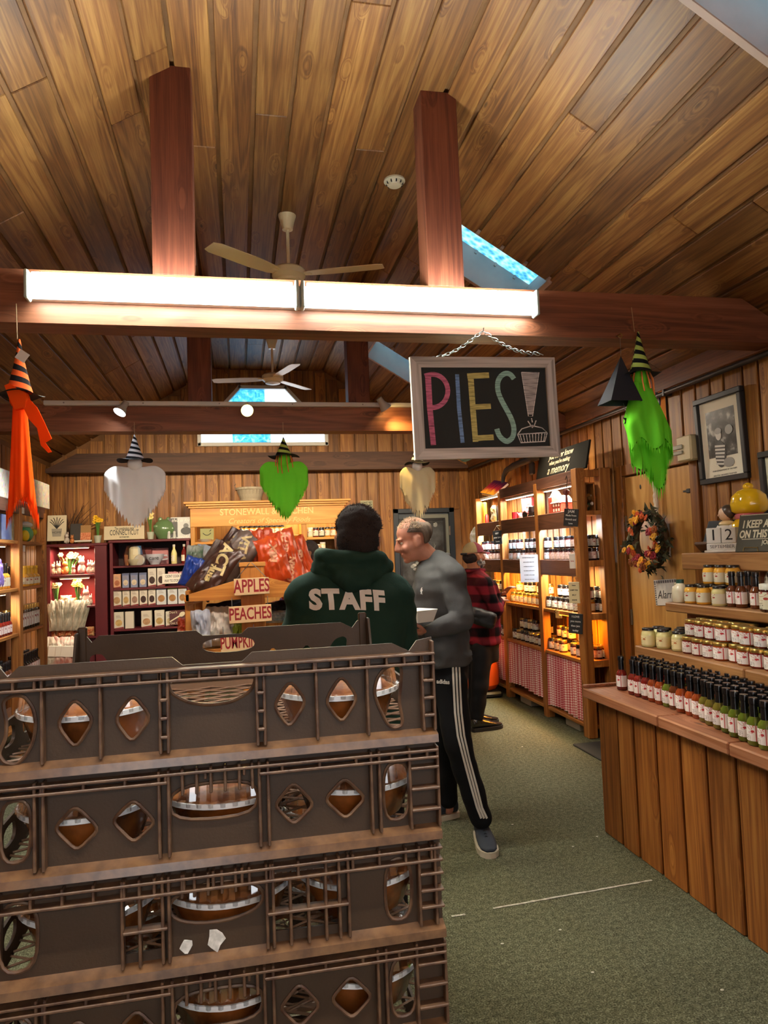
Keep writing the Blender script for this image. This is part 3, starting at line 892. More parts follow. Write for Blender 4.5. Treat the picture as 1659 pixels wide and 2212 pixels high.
for s in (-1, 1):
    zz = s * (sh / 2)
    MB().prism([(-sw / 2, zz), (sw / 2, zz), (sw / 2 - fw, zz - s * fw), (-sw / 2 + fw, zz - s * fw)], .026, M=T(0, -.014, 0)).build('frame_rail', M_FRAMEW, sg)
    xx = s * (sw / 2)
    MB().prism([(xx, -sh / 2), (xx, sh / 2), (xx - s * fw, sh / 2 - fw), (xx - s * fw, -sh / 2 + fw)], .026, M=T(0, -.014, 0)).build('frame_stile', M_FRAMEV, sg)
def chalk(nm, col): 
    t = NT(nm); tc = t.n('TexCoord')
    n1 = t.n('TexNoise', {'Vector': t.n('Mapping', {'Vector': (tc, 3), 'Rotation': (0, .9, 0), 'Scale': (14, 1, 160)}), 'Scale': 1., 'Detail': 5.})
    c = t.ramp(n1, [(.3, tuple(v * .35 for v in H(col)[:3]) + (1,)), (.55, H(col))])
    t.bsdf(c, .95, 0, .1); return t.m
CH_P, CH_I, CH_E, CH_S, CH_X, CH_W = chalk('chalk_pink', 'd57a9b'), chalk('chalk_blue', '7fa3d6'), chalk('chalk_yellow', 'cfc67e'), chalk('chalk_mint', '9fcabf'), chalk('chalk_grey', 'b9b5b4'), chalk('chalk_white', 'e8e6e2')
def sp(x, y):
    v = P(x, y, Y=3.262); d = v - cen
    a = rad(-.8)
    return (d.x * cos(a) - d.z * sin(a), d.x * sin(a) + d.z * cos(a))
def stroke(pts, w0, w1, name, m, y=-.0035, t=.0012):
    q = [Vector(sp(*p)) for p in pts]
    if name == 'letter_S':
        qq = []
        for i in range(len(q) - 1):
            a0, a1, a2, a3 = q[max(i - 1, 0)], q[i], q[i + 1], q[min(i + 2, len(q) - 1)]
            for k in range(3):
                t = k / 3; qq.append(.5 * (2 * a1 + (a2 - a0) * t + (2 * a0 - 5 * a1 + 4 * a2 - a3) * t * t + (3 * a1 - a0 - 3 * a2 + a3) * t ** 3))
        q = qq + [q[-1]]
    N = len(q); L = []; R = []
    for i, p in enumerate(q):
        d = (q[min(i + 1, N - 1)] - q[max(i - 1, 0)]).normalized(); n = Vector((-d.y, d.x)); w = w0 + (w1 - w0) * i / (N - 1)
        L.append(p + n * w / 2); R.append(p - n * w / 2)
    mb = MB()
    for i in range(N - 1):
        mb.prism([tuple(L[i]), tuple(L[i + 1]), tuple(R[i + 1]), tuple(R[i])], t, M=T(0, y, 0))
    return mb.build(name, m, sg)
def curve_pts(c, rx, ry, a0, a1, n=16): return [(c[0] + rx * cos(rad(a0 + (a1 - a0) * i / n)), c[1] + ry * sin(rad(a0 + (a1 - a0) * i / n))) for i in range(n + 1)]
o = stroke([(925, 810), (929, 880), (937, 961)], .030, .026, 'letter_P', CH_P)
stroke([(918, 812)] + curve_pts((935, 844), 33, 36, -95, 95) + [(925, 879)], .024, .024, 'letter_P', CH_P, y=-.004)
stroke([(988, 808), (992, 880), (1000, 956)], .020, .020, 'letter_I', CH_I)
stroke([(1017, 808), (1022, 880), (1028, 954)], .030, .028, 'letter_E', CH_E)
stroke([(1010, 812), (1057, 810)], .028, .028, 'letter_E', CH_E, y=-.004); stroke([(1020, 879), (1061, 877)], .026, .026, 'letter_E', CH_E, y=-.004); stroke([(1022, 947), (1067, 944)], .028, .028, 'letter_E', CH_E, y=-.004)
stroke([(1111, 818), (1104, 809), (1094, 806), (1083, 812), (1076, 826), (1077, 846), (1085, 866), (1096, 886), (1106, 906), (1111, 926), (1108, 944), (1097, 953), (1086, 948), (1078, 938), (1074, 926)], .026, .026, 'letter_S', CH_S)
stroke([(1146, 804), (1146, 895)], .086, .022, 'exclamation_stroke', CH_X)
e = stroke([(1127, 804), (1165, 804), (1151, 899), (1142, 899), (1127, 804)], .004, .004, 'exclamation_outline', CH_W, y=-.005)
e = stroke([(1119, 938), (1128, 926), (1150, 919), (1172, 924), (1183, 934), (1119, 938)], .005, .005, 'pie_drawing', CH_W)
stroke([(1119, 938), (1126, 956), (1178, 953), (1183, 934)], .005, .005, 'pie_drawing', CH_W)
for k in range(9): stroke([(1124 + k * 6.8, 938 - k * .4), (1129 + k * 5.8, 955 - k * .3)], .004, .004, 'pie_drawing', CH_W)
for q in ([(1149, 903), (1151, 912)], [(1141, 909), (1146, 916), (1148, 922)], [(1159, 908), (1156, 916), (1153, 922)], [(1150, 917), (1151, 924)]): stroke(q, .005, .005, 'pie_drawing', CH_W)
# chain: links
hook = P(1043, 717, Y=3.37)
cb = []
for end in (P(906, 776, Y=3.27), P(1172, 766, Y=3.27)):
    a = Vector((hook.x, 3.355, hook.z)) - cen; b = end - cen
    N = 17
    for i in range(N):
        t0 = (i + .5) / N
        p = a.lerp(b, t0); p.z -= .035 * sin(pi * t0)
        d = (b - a).normalized()
        lk = MB(); r1, r2 = .017, .0075
        lk.tube([(r1 * cos(2 * pi * k / 12), r2 * sin(2 * pi * k / 12), 0) for k in range(13)], .0018, 5, cap=False)
        q = d.to_track_quat('X', 'Z').to_matrix().to_4x4() @ RX(pi / 2 * (i % 2) + .3)
        cb.append((lk, T(*p) @ q))
lkme = cb[0][0].mesh('chain_link', M_STEEL, smooth=True)
for lk, M in cb:
    o = link('chain_link', lkme, sg); o.matrix_local = M
hk = MB(); hk.tube([tuple(Vector((hook.x, 3.38, hook.z)) - cen), tuple(Vector((hook.x, 3.345, hook.z)) - cen), tuple(Vector((hook.x, 3.34, hook.z + .012)) - cen)], .003, 6); hk.build('hook', M_STEEL, sg)

# hanging cloth witches
def stripes(nm, c1, c2, k=90., tw=1.2):
    t = NT(nm); tc = t.n('TexCoord'); s = t.n('SeparateXYZ', {0: (tc, 3)})
    ang = t.math('ARCTAN2', (s, 1), (s, 0))
    f = t.math('SINE', t.math('ADD', t.math('MULTIPLY', (s, 2), k), t.math('MULTIPLY', ang, tw)))
    c = t.ramp(t.math('MULTIPLY_ADD', f, 4., .5, True), [(.3, H(c1)), (.7, H(c2))])
    t.bsdf(c, .9, 0, .1); return t.m
def cloth(nm, col):
    t = NT(nm)
    d = t.n('BsdfDiffuse', {0: H(col)}); tl = t.n('BsdfTranslucent', {0: H(col)})
    mx = t.n('MixShader', {0: .16, 1: d, 2: tl}); t.t.links.new(mx.outputs[0], t.out.inputs[0]); return t.m
def witch(label, x, y, ztop, string, hat_h, hat_r, cl, mh, mbrim, mcl, mhead, fall, w, seed, kind=0, lean=0., strands=None, tagged=False):
    """root at the hook; string, striped hat, brim, head, robe"""
    r = root('hanging_witch', label, 'decoration', (x, y, ztop), group='cloth witches hung from the beams')
    MB().tube([(0, 0, 0), (lean * .3, 0, -string)], .0022, 5).build('string', M_STRING, r)
    zb = -string - hat_h
    hx = lean
    pr = [(.004, hat_h), (hat_r * .2, hat_h * .82), (hat_r * .45, hat_h * .5), (hat_r * .8, hat_h * .15), (hat_r, 0)]
    MB().lathe(pr, 18, cap=False).build('hat', mh, r, smooth=True, loc=(hx, 0, zb))
    def brim(u, v):
        a = u * 2 * pi; rr = hat_r * (.9 + v * .95)
        return (hx + rr * cos(a), rr * sin(a), zb - v * .012 + .010 * sin(a * 3 + seed) * v)
    MB().grid(brim, 28, 4, closed=True).build('hat_brim', mbrim, r, smooth=True)
    MB().ell((hx, 0, zb - hat_r * .55), (hat_r * .78, hat_r * .7, hat_r * .8), 16, 10).build('head', mhead, r, smooth=True)
    rnd = random.Random(seed)
    zn = zb - hat_r * .9
    N = 120
    ph = [rnd.uniform(0, 6) for _ in range(6)]
    jag = [rnd.uniform(.86, 1.) if i % 2 else 1.06 for i in range(N)]
    def robe(u, v):
        a = u * 2 * pi
        i = int(round(u * N)) % N
        ca = cos(a)
        if kind == 0:      # full cape, hem running to a point in the middle
            side = abs(ca) ** 1.4
            reach = fall * (1 - .62 * side)
            half = w * (.16 + .84 * min(1, (v * 2.6)) ** .7)
            sh = -.03 * (1 - v)
            z = zn - v * reach * (jag[i] if v > .92 else 1) + (.045 * sin(pi * min(1, v * 2.2)) * side) * (1 if v < .45 else 1)
            fold = .16 * sin(a * 7 + ph[0] + 2 * v) + .10 * sin(a * 13 + ph[1])
            return (hx + ca * half * (1 + .05 * fold), (sin(a) * .30 * half) * (1 + fold * v * 1.6), z)
        elif kind == 2:    # tattered gown blown to one side
            half = w * (.35 + .65 * min(1, v * 1.7)) * (1 - .25 * max(0, v - .6))
            reach = fall * (.62 + .38 * max(0., cos(a - 1.0)) ** 1.5 + .06 * sin(a * 5 + ph[2]))
            fold = .25 * sin(a * 5 + ph[0] + 2 * v) + .14 * sin(a * 9 + ph[1] - v * 3)
            z = zn - v * reach * ((jag[i] * .93) if v > .9 else 1)
            return (hx + lean * 1.2 * v + ca * half * (1 + .25 * fold * v), sin(a) * half * .6 * (1 + fold * v), z)
        else:              # long narrow gown
            half = w * (.45 + .55 * v)
            reach = fall * (1 - .10 * (1 + sin(a * 2 + ph[2])))
            fold = .22 * sin(a * 6 + ph[0] + 3 * v) + .12 * sin(a * 11 + ph[1])
            z = zn - v * reach * ((jag[i] * .94) if v > .95 else 1)
            return (hx + lean * .6 * v + ca * half * (1 + .2 * fold * v), sin(a) * half * .75 * (1 + fold * v), z)
    MB().grid(robe, N, 26, closed=True).build('robe', mcl, r, smooth=True)
    if strands:
        for k in range(18):
            a = rnd.uniform(0, 2 * pi); L = hat_r * rnd.uniform(1.0, 2.2)
            p0 = Vector((hx + hat_r * .8 * cos(a), hat_r * .8 * sin(a), zb - .005))
            MB().tube([p0, p0 + Vector((hat_r * .25 * cos(a), hat_r * .25 * sin(a), -L * .5)), p0 + Vector((hat_r * .3 * cos(a + .4), hat_r * .3 * sin(a + .4), -L))], .004, 4).build('hair_strand', strands, r)
    return r, zn, hx
M_OR, M_GR, M_WH, M_CRM = cloth('orange_fabric', 'ff5a1c'), cloth('lime_fabric', '74e03a'), cloth('white_fabric', 'eceded'), cloth('cream_fabric', 'e6dcb4')
M_YARN = mat('orange_raffia', 'd8793a', .8); M_FELT = mat('black_felt', '17181c', .95)
S_OR, S_GR, S_WH = stripes('stripe_orange', '1c1a1c', 'e0602c', 120.), stripes('stripe_lime', '16181a', '9fb35a', 130.), stripes('stripe_white', '1b1b20', 'cfcfd6', 150.)
yb = 5.96
v = P(290, 912, Y=yb)
witch('white caped cloth witch hanging from the track beam', v.x, yb, v.z, .10, .20, .075, None, S_WH, M_FELT, M_WH, M_WH, .47, .235, 3)
v = P(611, 912, Y=yb)
witch('lime green caped cloth witch hanging at the middle of the track beam', v.x, yb, v.z, .13, .15, .072, None, S_GR, M_FELT, M_GR, M_GR, .46, .20, 5, strands=M_YARN)
v = P(898, 930, Y=yb)
witch('cream caped cloth witch half hidden behind the chalkboard sign', v.x, yb, v.z, .12, .16, .06, None, S_WH, M_FELT, M_CRM, M_WH, .42, .16, 9)
v = P(35, 656, Y=3.34)
wo, zn, hx = witch('orange gowned cloth witch hanging at the left end of the front beam', v.x, 3.34, v.z, .16, .24, .055, None, S_OR, M_FELT, M_OR, M_OR, .56, .062, 12, kind=1, lean=.012)
pt = [(P(x, y, Y=3.28).x - v.x, P(x, y, Y=3.28).z - v.z) for x, y in ((62, 860), (80, 880), (95, 910), (112, 948), (98, 956), (112, 976), (104, 978), (88, 962), (80, 925), (62, 905), (50, 880))]
MB().prism(pt, .004, M=T(0, -.06, 0)).build('sleeve', M_OR, wo)
pt = [(P(x, y, Y=3.28).x - v.x, P(x, y, Y=3.28).z - v.z) for x, y in ((10, 833), (20, 860), (32, 885), (55, 880), (58, 850), (38, 840), (22, 828))]
MB().prism(pt, .03, M=T(0, -.065, 0)).build('ruffle', M_OR, wo)
q = P(47, 768, Y=3.27)
MB().box((-.022, 0, -.022), (.022, .001, .022), M=T(q.x - v.x, -.062, q.z - v.z) @ RY(rad(35))).build('price_tag', M_PAPER, wo)
v = P(1364, 664, Y=3.34)
witch('lime green gowned cloth witch at the right end of the front beam', v.x, 3.34, v.z, .13, .22, .058, None, S_GR, M_FELT, M_GR, M_GR, .60, .125, 21, kind=2, lean=.03, strands=M_YARN)
# black tin hat chime beside it
v = P(1338, 722, Y=3.35)
ch = root('hat_chime', 'black tin witch hat chime with a star, beside the lime witch on the right', 'decoration', (v.x, 3.35, v.z))
M_TIN = mat('black_tin', '1e222a', .5, spec=.4)
b0, b1, b2 = P(1341, 769, Y=3.35) - v, P(1305, 871, Y=3.35) - v, P(1372, 869, Y=3.35) - v
hb_, hz = (b2.x - b1.x) / 2, b1.z
cxx = (b1.x + b2.x) / 2
mbx = MB(); vs = [(b0.x, 0, b0.z)] + [(cxx + hb_ * sx, hb_ * sy * .8, hz) for sx, sy in ((-1, -1), (1, -1), (1, 1), (-1, 1))]
mbx.add(vs, [(0, 1, 2), (0, 2, 3), (0, 3, 4), (0, 4, 1)]); mbx.build('hat_body', M_TIN, ch)
MB().tube([(0, .03, .0), (0, -.012, .0), (0.006, -.02, -.012), (0, -.01, -.022), (-.006, 0, -.012)], .0035, 6).build('eye_hook', mat('brass_hook', '8a7040', .35, metal=1.), ch)
MB().tube([(0, -.006, -.02), (b0.x, 0, b0.z)], .0012, 4).build('wire', M_STEEL, ch)
sv = P(1356, 908, Y=3.35) - v
MB().prism([(sv.x + (.03 if k % 2 == 0 else .013) * sin(k * pi / 5 + .2), sv.z + (.03 if k % 2 == 0 else .013) * cos(k * pi / 5 + .2)) for k in range(10)], .003).build('star', M_TIN, ch)
MB().tube([(sv.x, 0.0015, sv.z + .025), (sv.x - .02, 0, hz)], .001, 4).build('wire', M_STEEL, ch)
# ================================================================== jars and bottles (built once, then copied)
def label_mat(nm, base, ink, accent, seed, frame=True):
    if nm in MATS: return MATS[nm]
    t = NT(nm); tc = t.n('TexCoord'); s = t.n('SeparateXYZ', {0: (tc, 2)})
    u, v = (s, 0), (s, 1)
    oi = t.n('ObjectInfo')
    ln = t.math('GREATER_THAN', t.math('SINE', t.math('MULTIPLY', v, 62.)), .25)
    nz = t.n('TexNoise', {'Vector': t.n('Mapping', {'Vector': (tc, 2), 'Location': (seed, 0, 0), 'Scale': (26, 9, 1)}), 'Scale': 1., 'Detail': 2.})
    low = t.math('LESS_THAN', v, .42); inx = t.math('MULTIPLY', t.math('GREATER_THAN', u, .12), t.math('LESS_THAN', u, .6))
    tx = t.math('MULTIPLY', t.math('MULTIPLY', ln, t.math('GREATER_THAN', nz, .47)), t.math('MULTIPLY', low, inx))
    n2 = t.n('TexNoise', {'Vector': t.n('Mapping', {'Vector': (tc, 2), 'Location': (seed * 3, seed, 0), 'Scale': (5, 4, 1)}), 'Scale': 1., 'Detail': 1.})
    sw = t.math('LESS_THAN', t.math('ABSOLUTE', t.math('SUBTRACT', n2, .5)), .022)
    up = t.math('MULTIPLY', t.math('GREATER_THAN', v, .5), t.math('MULTIPLY', t.math('LESS_THAN', u, .72), t.math('GREATER_THAN', u, .06)))
    dot = t.math('LESS_THAN', t.math('ADD', t.math('POWER', t.math('MULTIPLY', t.math('SUBTRACT', u, .66), 1.6), 2.), t.math('POWER', t.math('SUBTRACT', v, .62), 2.)), .006)
    c = t.mix(H(base), H(ink), tx)
    c = t.mix(c, H(accent), t.math('MAXIMUM', t.math('MULTIPLY', sw, up), dot))
    if frame:
        bd = t.math('LESS_THAN', t.math('ABSOLUTE', t.math('SUBTRACT', u, .75)), .012)
        c = t.mix(c, H(accent), bd)
    t.bsdf(c, .6, 0, .3); MATS[nm] = t.m; return t.m
def label_mesh(nm, r, z0, z1, arc, m, off=.0008, n=14):
    mb = MB(); vs = []; fs = []
    for j in (0, 1):
        for i in range(n + 1):
            a = -pi / 2 + (i / n - .5) * arc
            vs.append(((r + off) * cos(a), (r + off) * sin(a), z1 if j else z0))
    for i in range(n): fs.append((i, i + 1, n + 2 + i, n + 1 + i))
    me = bpy.data.meshes.new(nm); me.from_pydata(vs, [], fs); me.materials.append(m)
    uv = me.uv_layers.new(name='UVMap')
    for p in me.polygons:
        for li in p.loop_indices:
            k = me.loops[li].vertex_index
            uv.data[li].uv = ((k % (n + 1)) / n, 0 if k <= n else 1)
    me.polygons.foreach_set('use_smooth', [True] * len(me.polygons))
    return me
JM = {}
def glass_mat(nm, col, rough=.12):
    return mat('filled_glass_' + nm, col, rough, spec=.6, coat_hack=0) if False else mat('filled_glass_' + nm, col, rough, spec=.7, rnd=.12)
M_LIDB, M_LIDG, M_LIDW = mat('black_lid', '16171a', .25, spec=.6), mat('gold_lid', 'b39a58', .28, metal=.9), mat('pale_lid', 'c8c6bc', .3, spec=.6)
M_CAP = mat('black_shrink_cap', '0f1116', .22, spec=.7)
L_RED = label_mat('label_white_red', 'e6e0dd', '5a5352', 'b3343a', 1.)
L_BLUE = label_mat('label_pale_blue', 'cfdfe8', '4d5a66', 'a8546a', 2.)
L_PINK = label_mat('label_pale_pink', 'e6d6d0', '6a5a58', 'b06a6a', 3.)
L_CREAM = label_mat('label_cream', 'd8d2ba', '4a463c', 'a63b34', 4., frame=False)
L_GREY = label_mat('label_grey', 'cfd0cb', '55585a', '8a4a4a', 5.)
L_YEL = label_mat('label_yellowish', 'e6d8a4', '5a5030', 'a86030', 6., frame=False)
def proto(name, body, lid, lab, kind):
    """mesh-level prototype: body object with lid and label children; returned object is moved to its first place"""
    k = (name, body.name, lid.name, lab.name if lab else None, kind)
    if k in JM: return JM[k], False
    if kind == 'jam':
        bp = [(.0, 0), (.030, 0), (.033, .004), (.033, .070), (.030, .076), (.029, .080), (.0, .081)]
        lp = [(.0315, .076), (.0315, .091), (.030, .093), (.0, .0935)]; lb = (.033, .012, .064)
    elif kind == 'squat':
        bp = [(.0, 0), (.036, 0), (.039, .004), (.039, .062), (.036, .068), (.035, .072), (.0, .073)]
        lp = [(.038, .067), (.038, .082), (.036, .084), (.0, .0845)]; lb = (.039, .008, .060)
    elif kind == 'mustard':
        bp = [(.0, 0), (.033, 0), (.037, .004), (.037, .066), (.034, .078), (.028, .086), (.028, .092), (.0, .092)]
        lp = [(.031, .088), (.031, .099), (.029, .101), (.0, .1015)]; lb = (.037, .012, .062)
    elif kind == 'sauce':
        bp = [(.0, 0), (.025, 0), (.028, .004), (.028, .078), (.025, .092), (.0145, .106), (.0135, .115), (.0, .115)]
        lp = [(.0152, .104), (.0145, .120), (.0138, .150), (.0165, .152), (.0165, .172), (.0155, .175), (.0, .1755)]; lb = (.028, .018, .076)
    elif kind == 'tall':
        bp = [(.0, 0), (.030, 0), (.033, .004), (.033, .12), (.024, .15), (.014, .17), (.013, .2), (.0, .2)]
        lp = [(.015, .196), (.015, .222), (.014, .224), (.0, .2245)]; lb = (.033, .03, .10)
    o = MB().lathe(bp, 18).build(name, body, smooth=50)
    MB().lathe(lp, 18, cap=False).build('cap' if kind in ('sauce', 'tall') else 'lid', lid, o, smooth=50)
    if lab: link('label', label_mesh('label', lb[0], lb[1], lb[2], 4.9 if kind != 'tall' else 3.6, lab), o)
    KIDS[o.name] = list(o.children)
    JM[k] = o
    return o, True
def put(name, body, lid, lab, kind, loc, rz, label, group, cat='jar'):
    o, first = proto(name, body, lid, lab, kind)
    if not first:
        kids = KIDS[o.name]; c = o.copy(); COL.objects.link(c)
        for ch in kids:
            d = ch.copy(); d.parent = c; COL.objects.link(d)
        o = c
    o.location = loc; o.rotation_euler = (0, 0, rz)
    return tag(o, label, cat, group)
G = {n: glass_mat(n, c) for n, c in dict(dark='1c0f10', plum='3a1114', red='6e1a14', amber='b8701c', gold='c98a1e', honey='d9a03a', green='5a6a1e', olive='6e6424', brown='5c2c12', rust='8a3a14', mustard='d0a848', pale='d6cf92', yellow='dca63c', cream='e0d8bc').items()}

# ================================================================== jar shelf along the right wall
W_SHELF = wood('shelf_pine', '6b3d18', '9a622e', 'c08a4a', 'Z', .5, rnd=.1)
W_SHELFY = wood('shelf_pine_long', '6b3d18', '9a622e', 'c08a4a', 'Y', .5, rnd=.1)
W_FASC = wood('fascia_stain', '3d2217', '5c3a2a', '6f4a36', 'Y', .55, rnd=.06)
sh = root('jar_shelf', 'tall open pine jar shelf against the right wall with a gingham skirt', 'shelf', (0, 0, 0))
SX0, SX1 = 2.66, 2.965
PY = [(5.25, 5.345), (6.03, 6.105), (6.96, 7.03), (7.72, 7.79)]
for i, (a, b) in enumerate(PY):
    MB().box((SX0, a, 0), (SX0 + .075, b, 2.145 if i < 1 else 2.10), .004).build('post', W_SHELF, sh)
    if i in (0, 3): MB().box((SX1 - .10, a, 0), (SX1, b, 2.145), .004).build('post', W_SHELF, sh)
    else: MB().box((SX1 - .04, a, 0), (SX1, b, 2.0), .004).build('post', W_SHELF, sh)
SHZ = (1.80, 1.40, .975, .605)
for z in SHZ + (.10,):
    MB().box((SX0 + .012, 5.26, z - .03), (SX1, 7.78, z - .0012), .003).build('shelf_board', W_SHELFY, sh)
for z0, z1, y1 in ((2.04, 2.135, 7.02), (1.672, 1.812, 7.78), (1.272, 1.408, 7.78)):
    for (a, b) in ((PY[0][1], PY[1][0]), (PY[1][1], PY[2][0]), (PY[2][1], PY[3][0])):
        if b > y1: continue
        MB().box((SX0 + .002, a - .02, z0), (SX0 + .024, b + .02, z1), .003).build('fascia', W_FASC, sh)
for z0, z1 in ((2.075, 2.13), (1.765, 1.80), (1.35, 1.40), (.925, .975), (.55, .605)):
    MB().box((SX0 + .07, 5.255, z0), (SX1 - .095, 5.285, z1), .003).build('end_rail', W_SHELF, sh)
# wooden box on the top shelf at the near end
MB().box((SX0 + .10, 5.30, 1.80), (SX0 + .112, 5.5, 2.03), .002).build('box_side', W_SHELF, sh); MB().box((SX1 - .13, 5.30, 1.80), (SX1 - .118, 5.5, 2.03), .002).build('box_side', W_SHELF, sh)
MB().box((SX0 + .10, 5.30, 2.02), (SX1 - .118, 5.5, 2.032), .002).build('box_top', W_SHELF, sh); MB().box((SX0 + .10, 5.49, 1.80), (SX1 - .118, 5.5, 2.03), .002).build('box_back', W_SHELF, sh)
# strip lights under the shelves
def strip(y0, y1, z, x, col, power, st):
    MB().box((x - .02, y0, z - .022), (x + .02, y1, z), .004).build('strip_light', M_METALW, sh)
    MB().box((x - .014, y0 + .02, z - .025), (x + .014, y1 - .02, z - .0215), 0).build('diffuser', emissive('strip_' + col, col, st), sh)
    area_light('strip_glow', (x, (y0 + y1) / 2, z - .028), (0, 0, 0), .05, y1 - y0 - .04, power, H(col)[:3])
for (a, b) in ((5.40, 6.0), (6.13, 6.93), (7.05, 7.7)):
    strip(a, b, 2.04 if b < 7 else 2.1, SX0 + .06, 'fff0d8', 7, 8)
    strip(a, b, 1.765, SX0 + .06, 'e4f2ff', 11., 10)
    strip(a, b, 1.365, SX0 + .06, 'ffc766' if a > 6 else 'ffe6b4', 8., 7)
strip(5.33, 5.95, .94, SX0 + .13, 'ff9a20', 9., 6)
# gingham skirt
t = NT('red_gingham'); tc = t.n('TexCoord'); s = t.n('SeparateXYZ', {0: (tc, 2)})
fx = t.math('GREATER_THAN', t.math('SINE', t.math('MULTIPLY', (s, 0), 2 * pi * 55)), 0.); fz = t.math('GREATER_THAN', t.math('SINE', t.math('MULTIPLY', (s, 1), 2 * pi * 55)), 0.)
c = t.ramp(t.math('MULTIPLY', t.math('ADD', fx, fz), .5), [(.2, H('ecdcd6')), (.5, H('d48e8e')), (.8, H('b84a54'))], 'CONSTANT')
c.color_ramp.elements[1].position = .4; c.color_ramp.elements[2].position = .8
t.bsdf(c, .9, 0, .1); M_GING = t.m
def skirt(y0, y1, z0, z1, label):
    N, K = 90, 9
    def fn(u, v):
        y = y0 + (y1 - y0) * u; z = z1 - (z1 - z0) * v
        return (SX0 + .035 + (.012 + .012 * v) * sin(u * 60 + 2 * sin(u * 9)) + .004 * sin(u * 150), y, z - .012 * sin(u * 7) * v)
    me = MB().grid(fn, N, K).mesh('gingham_curtain', M_GING, smooth=True)
    uv = me.uv_layers.new(name='UVMap')
    for p in me.polygons:
        for li in p.loop_indices:
            k = me.loops[li].vertex_index; uv.data[li].uv = ((k % N) / N * (y1 - y0), (k // N) / K * (z1 - z0))
    return tag(link('gingham_curtain', me), label, 'curtain', 'gingham skirts of the jar shelf')
skirt(5.352, 6.024, .12, .57, 'red gingham curtain under the near bay of the jar shelf')
skirt(6.112, 6.954, .16, .57, 'red gingham curtain under the middle bay of the jar shelf')
skirt(7.037, 7.714, .16, .57, 'red gingham curtain under the far bay of the jar shelf')
# jars
BAYS = [('near', 5.385, 6.02), ('middle', 6.145, 6.95), ('far', 7.07, 7.70)]
rj = random.Random(4)
NJ = 0
def jarline(shelf, z, bay, y0, y1, x, layer, pick, back='', gaps=(), n=None):
    global NJ
    d = .104
    cnt = n or int((y1 - y0) / d) + 1
    for i in range(cnt):
        if i in gaps: continue
        name, body, lid, lab, kind, word = pick(i)
        zz = z + (.0 if layer == 'lower' else .1035)
        lb = f'{word} jam jar, {back}{ordinal(i)} from near end, {layer} layer, {bay} bay, {shelf} jar shelf' if not back else (f'{word} jar, {back}{ordinal(i)} from near end, {layer} layer, {bay} bay, {shelf} shelf' if 'row' in back else f'{word} jar, {back}at near end, {layer} layer, {sname} jar shelf')
        put(name, body, lid, lab, kind, (x + rj.uniform(-.003, .003), y0 + i * d + rj.uniform(-.002, .002), zz), -pi / 2 + .55 + rj.uniform(-.4, .4), lb, 'jam jars on the right wall shelf').scale = (1.1, 1.1, 1.1); NJ += 1
dk = ('jam_jar', G['dark'], M_LIDB, L_BLUE, 'jam', 'blue labelled'); pk = ('jam_jar', G['plum'], M_LIDB, L_PINK, 'jam', 'pink labelled')
gd = ('jam_jar', G['gold'], M_LIDG, L_PINK, 'jam', 'golden'); am = ('jam_jar', G['amber'], M_LIDG, L_CREAM, 'jam', 'amber'); gy = ('jam_jar', G['dark'], M_LIDB, L_GREY, 'jam', 'grey labelled'); cr = ('jam_jar', G['plum'], M_LIDG, L_CREAM, 'jam', 'cream labelled')
def mixp(*o): return lambda i: o[rj.randrange(len(o))]
for bay, y0, y1 in BAYS:
    near, far = bay == 'near', bay == 'far'
    jarline('top', 1.40, bay, y0, y1, SX0 + .075, 'lower', mixp(pk, dk, pk) if not far else mixp(pk))
    jarline('top', 1.40, bay, y0, y1, SX0 + .075, 'upper', mixp(dk, dk, pk) if not far else mixp(pk), gaps=(4,) if not near else (5,))
    jarline('middle', .975, bay, y0, y1, SX0 + .075, 'lower', mixp(dk, dk, am) if near else mixp(am, gd))
    jarline('middle', .975, bay, y0, y1, SX0 + .075 if far else SX0 + .15, 'upper', mixp(dk, gy) if near else mixp(gd, dk, am), gaps=() if far else (3,)) if far else None
    if not far:
        jarline('middle', .975, bay, y0 + .03, y1, SX0 + .155, 'lower', mixp(dk, am) if near else mixp(am, gd), back='back row ')
        jarline('middle', .975, bay, y0 + .03, y1 - .04, SX0 + .15, 'upper', mixp(dk, gy) if near else mixp(gd, dk, am), back='back row ', gaps=(3, 6))
    jarline('lowest', .605, bay, y0, y1, SX0 + .08, 'lower', mixp(cr, gy, am) if near else mixp(gy, cr), gaps=(0, 3) if near else ())
    if not far:
        jarline('lowest', .605, bay, y0 + .03, y1, SX0 + .16, 'lower', mixp(cr, gy), back='back row ')
        jarline('lowest', .605, bay, y0 + .1, y1, SX0 + .155, 'upper', mixp(gy, cr), back='back row ', gaps=(2,))
# jars seen through the open end of the shelf
for sname, z, n, gp, lower, upper in (('top', 1.40, 2, (1,), mixp(pk, gy), mixp(gy, dk)), ('middle', .975, 2, (0,), mixp(dk, gy), mixp(gy, dk)), ('lowest', .605, 2, (), mixp(cr, am), None)):
    for j in range(n):
        for layer, pkf in (('lower', lower), ('upper', upper)):
            if pkf is None: continue
            jarline(sname, z, 'near', 5.345 + j * .082, 5.37 + j * .082, SX0 + .156, layer, pkf, back=f'end column {"front" if j == 0 else "second"} ', n=1) if sname == 'lowest' or sname == 'top' else None
            jarline(sname, z, 'near', 5.345 + j * .082, 5.37 + j * .082, SX0 + .236, layer, pkf, back=f'wall side {"front" if j == 0 else "second"} ', n=1)

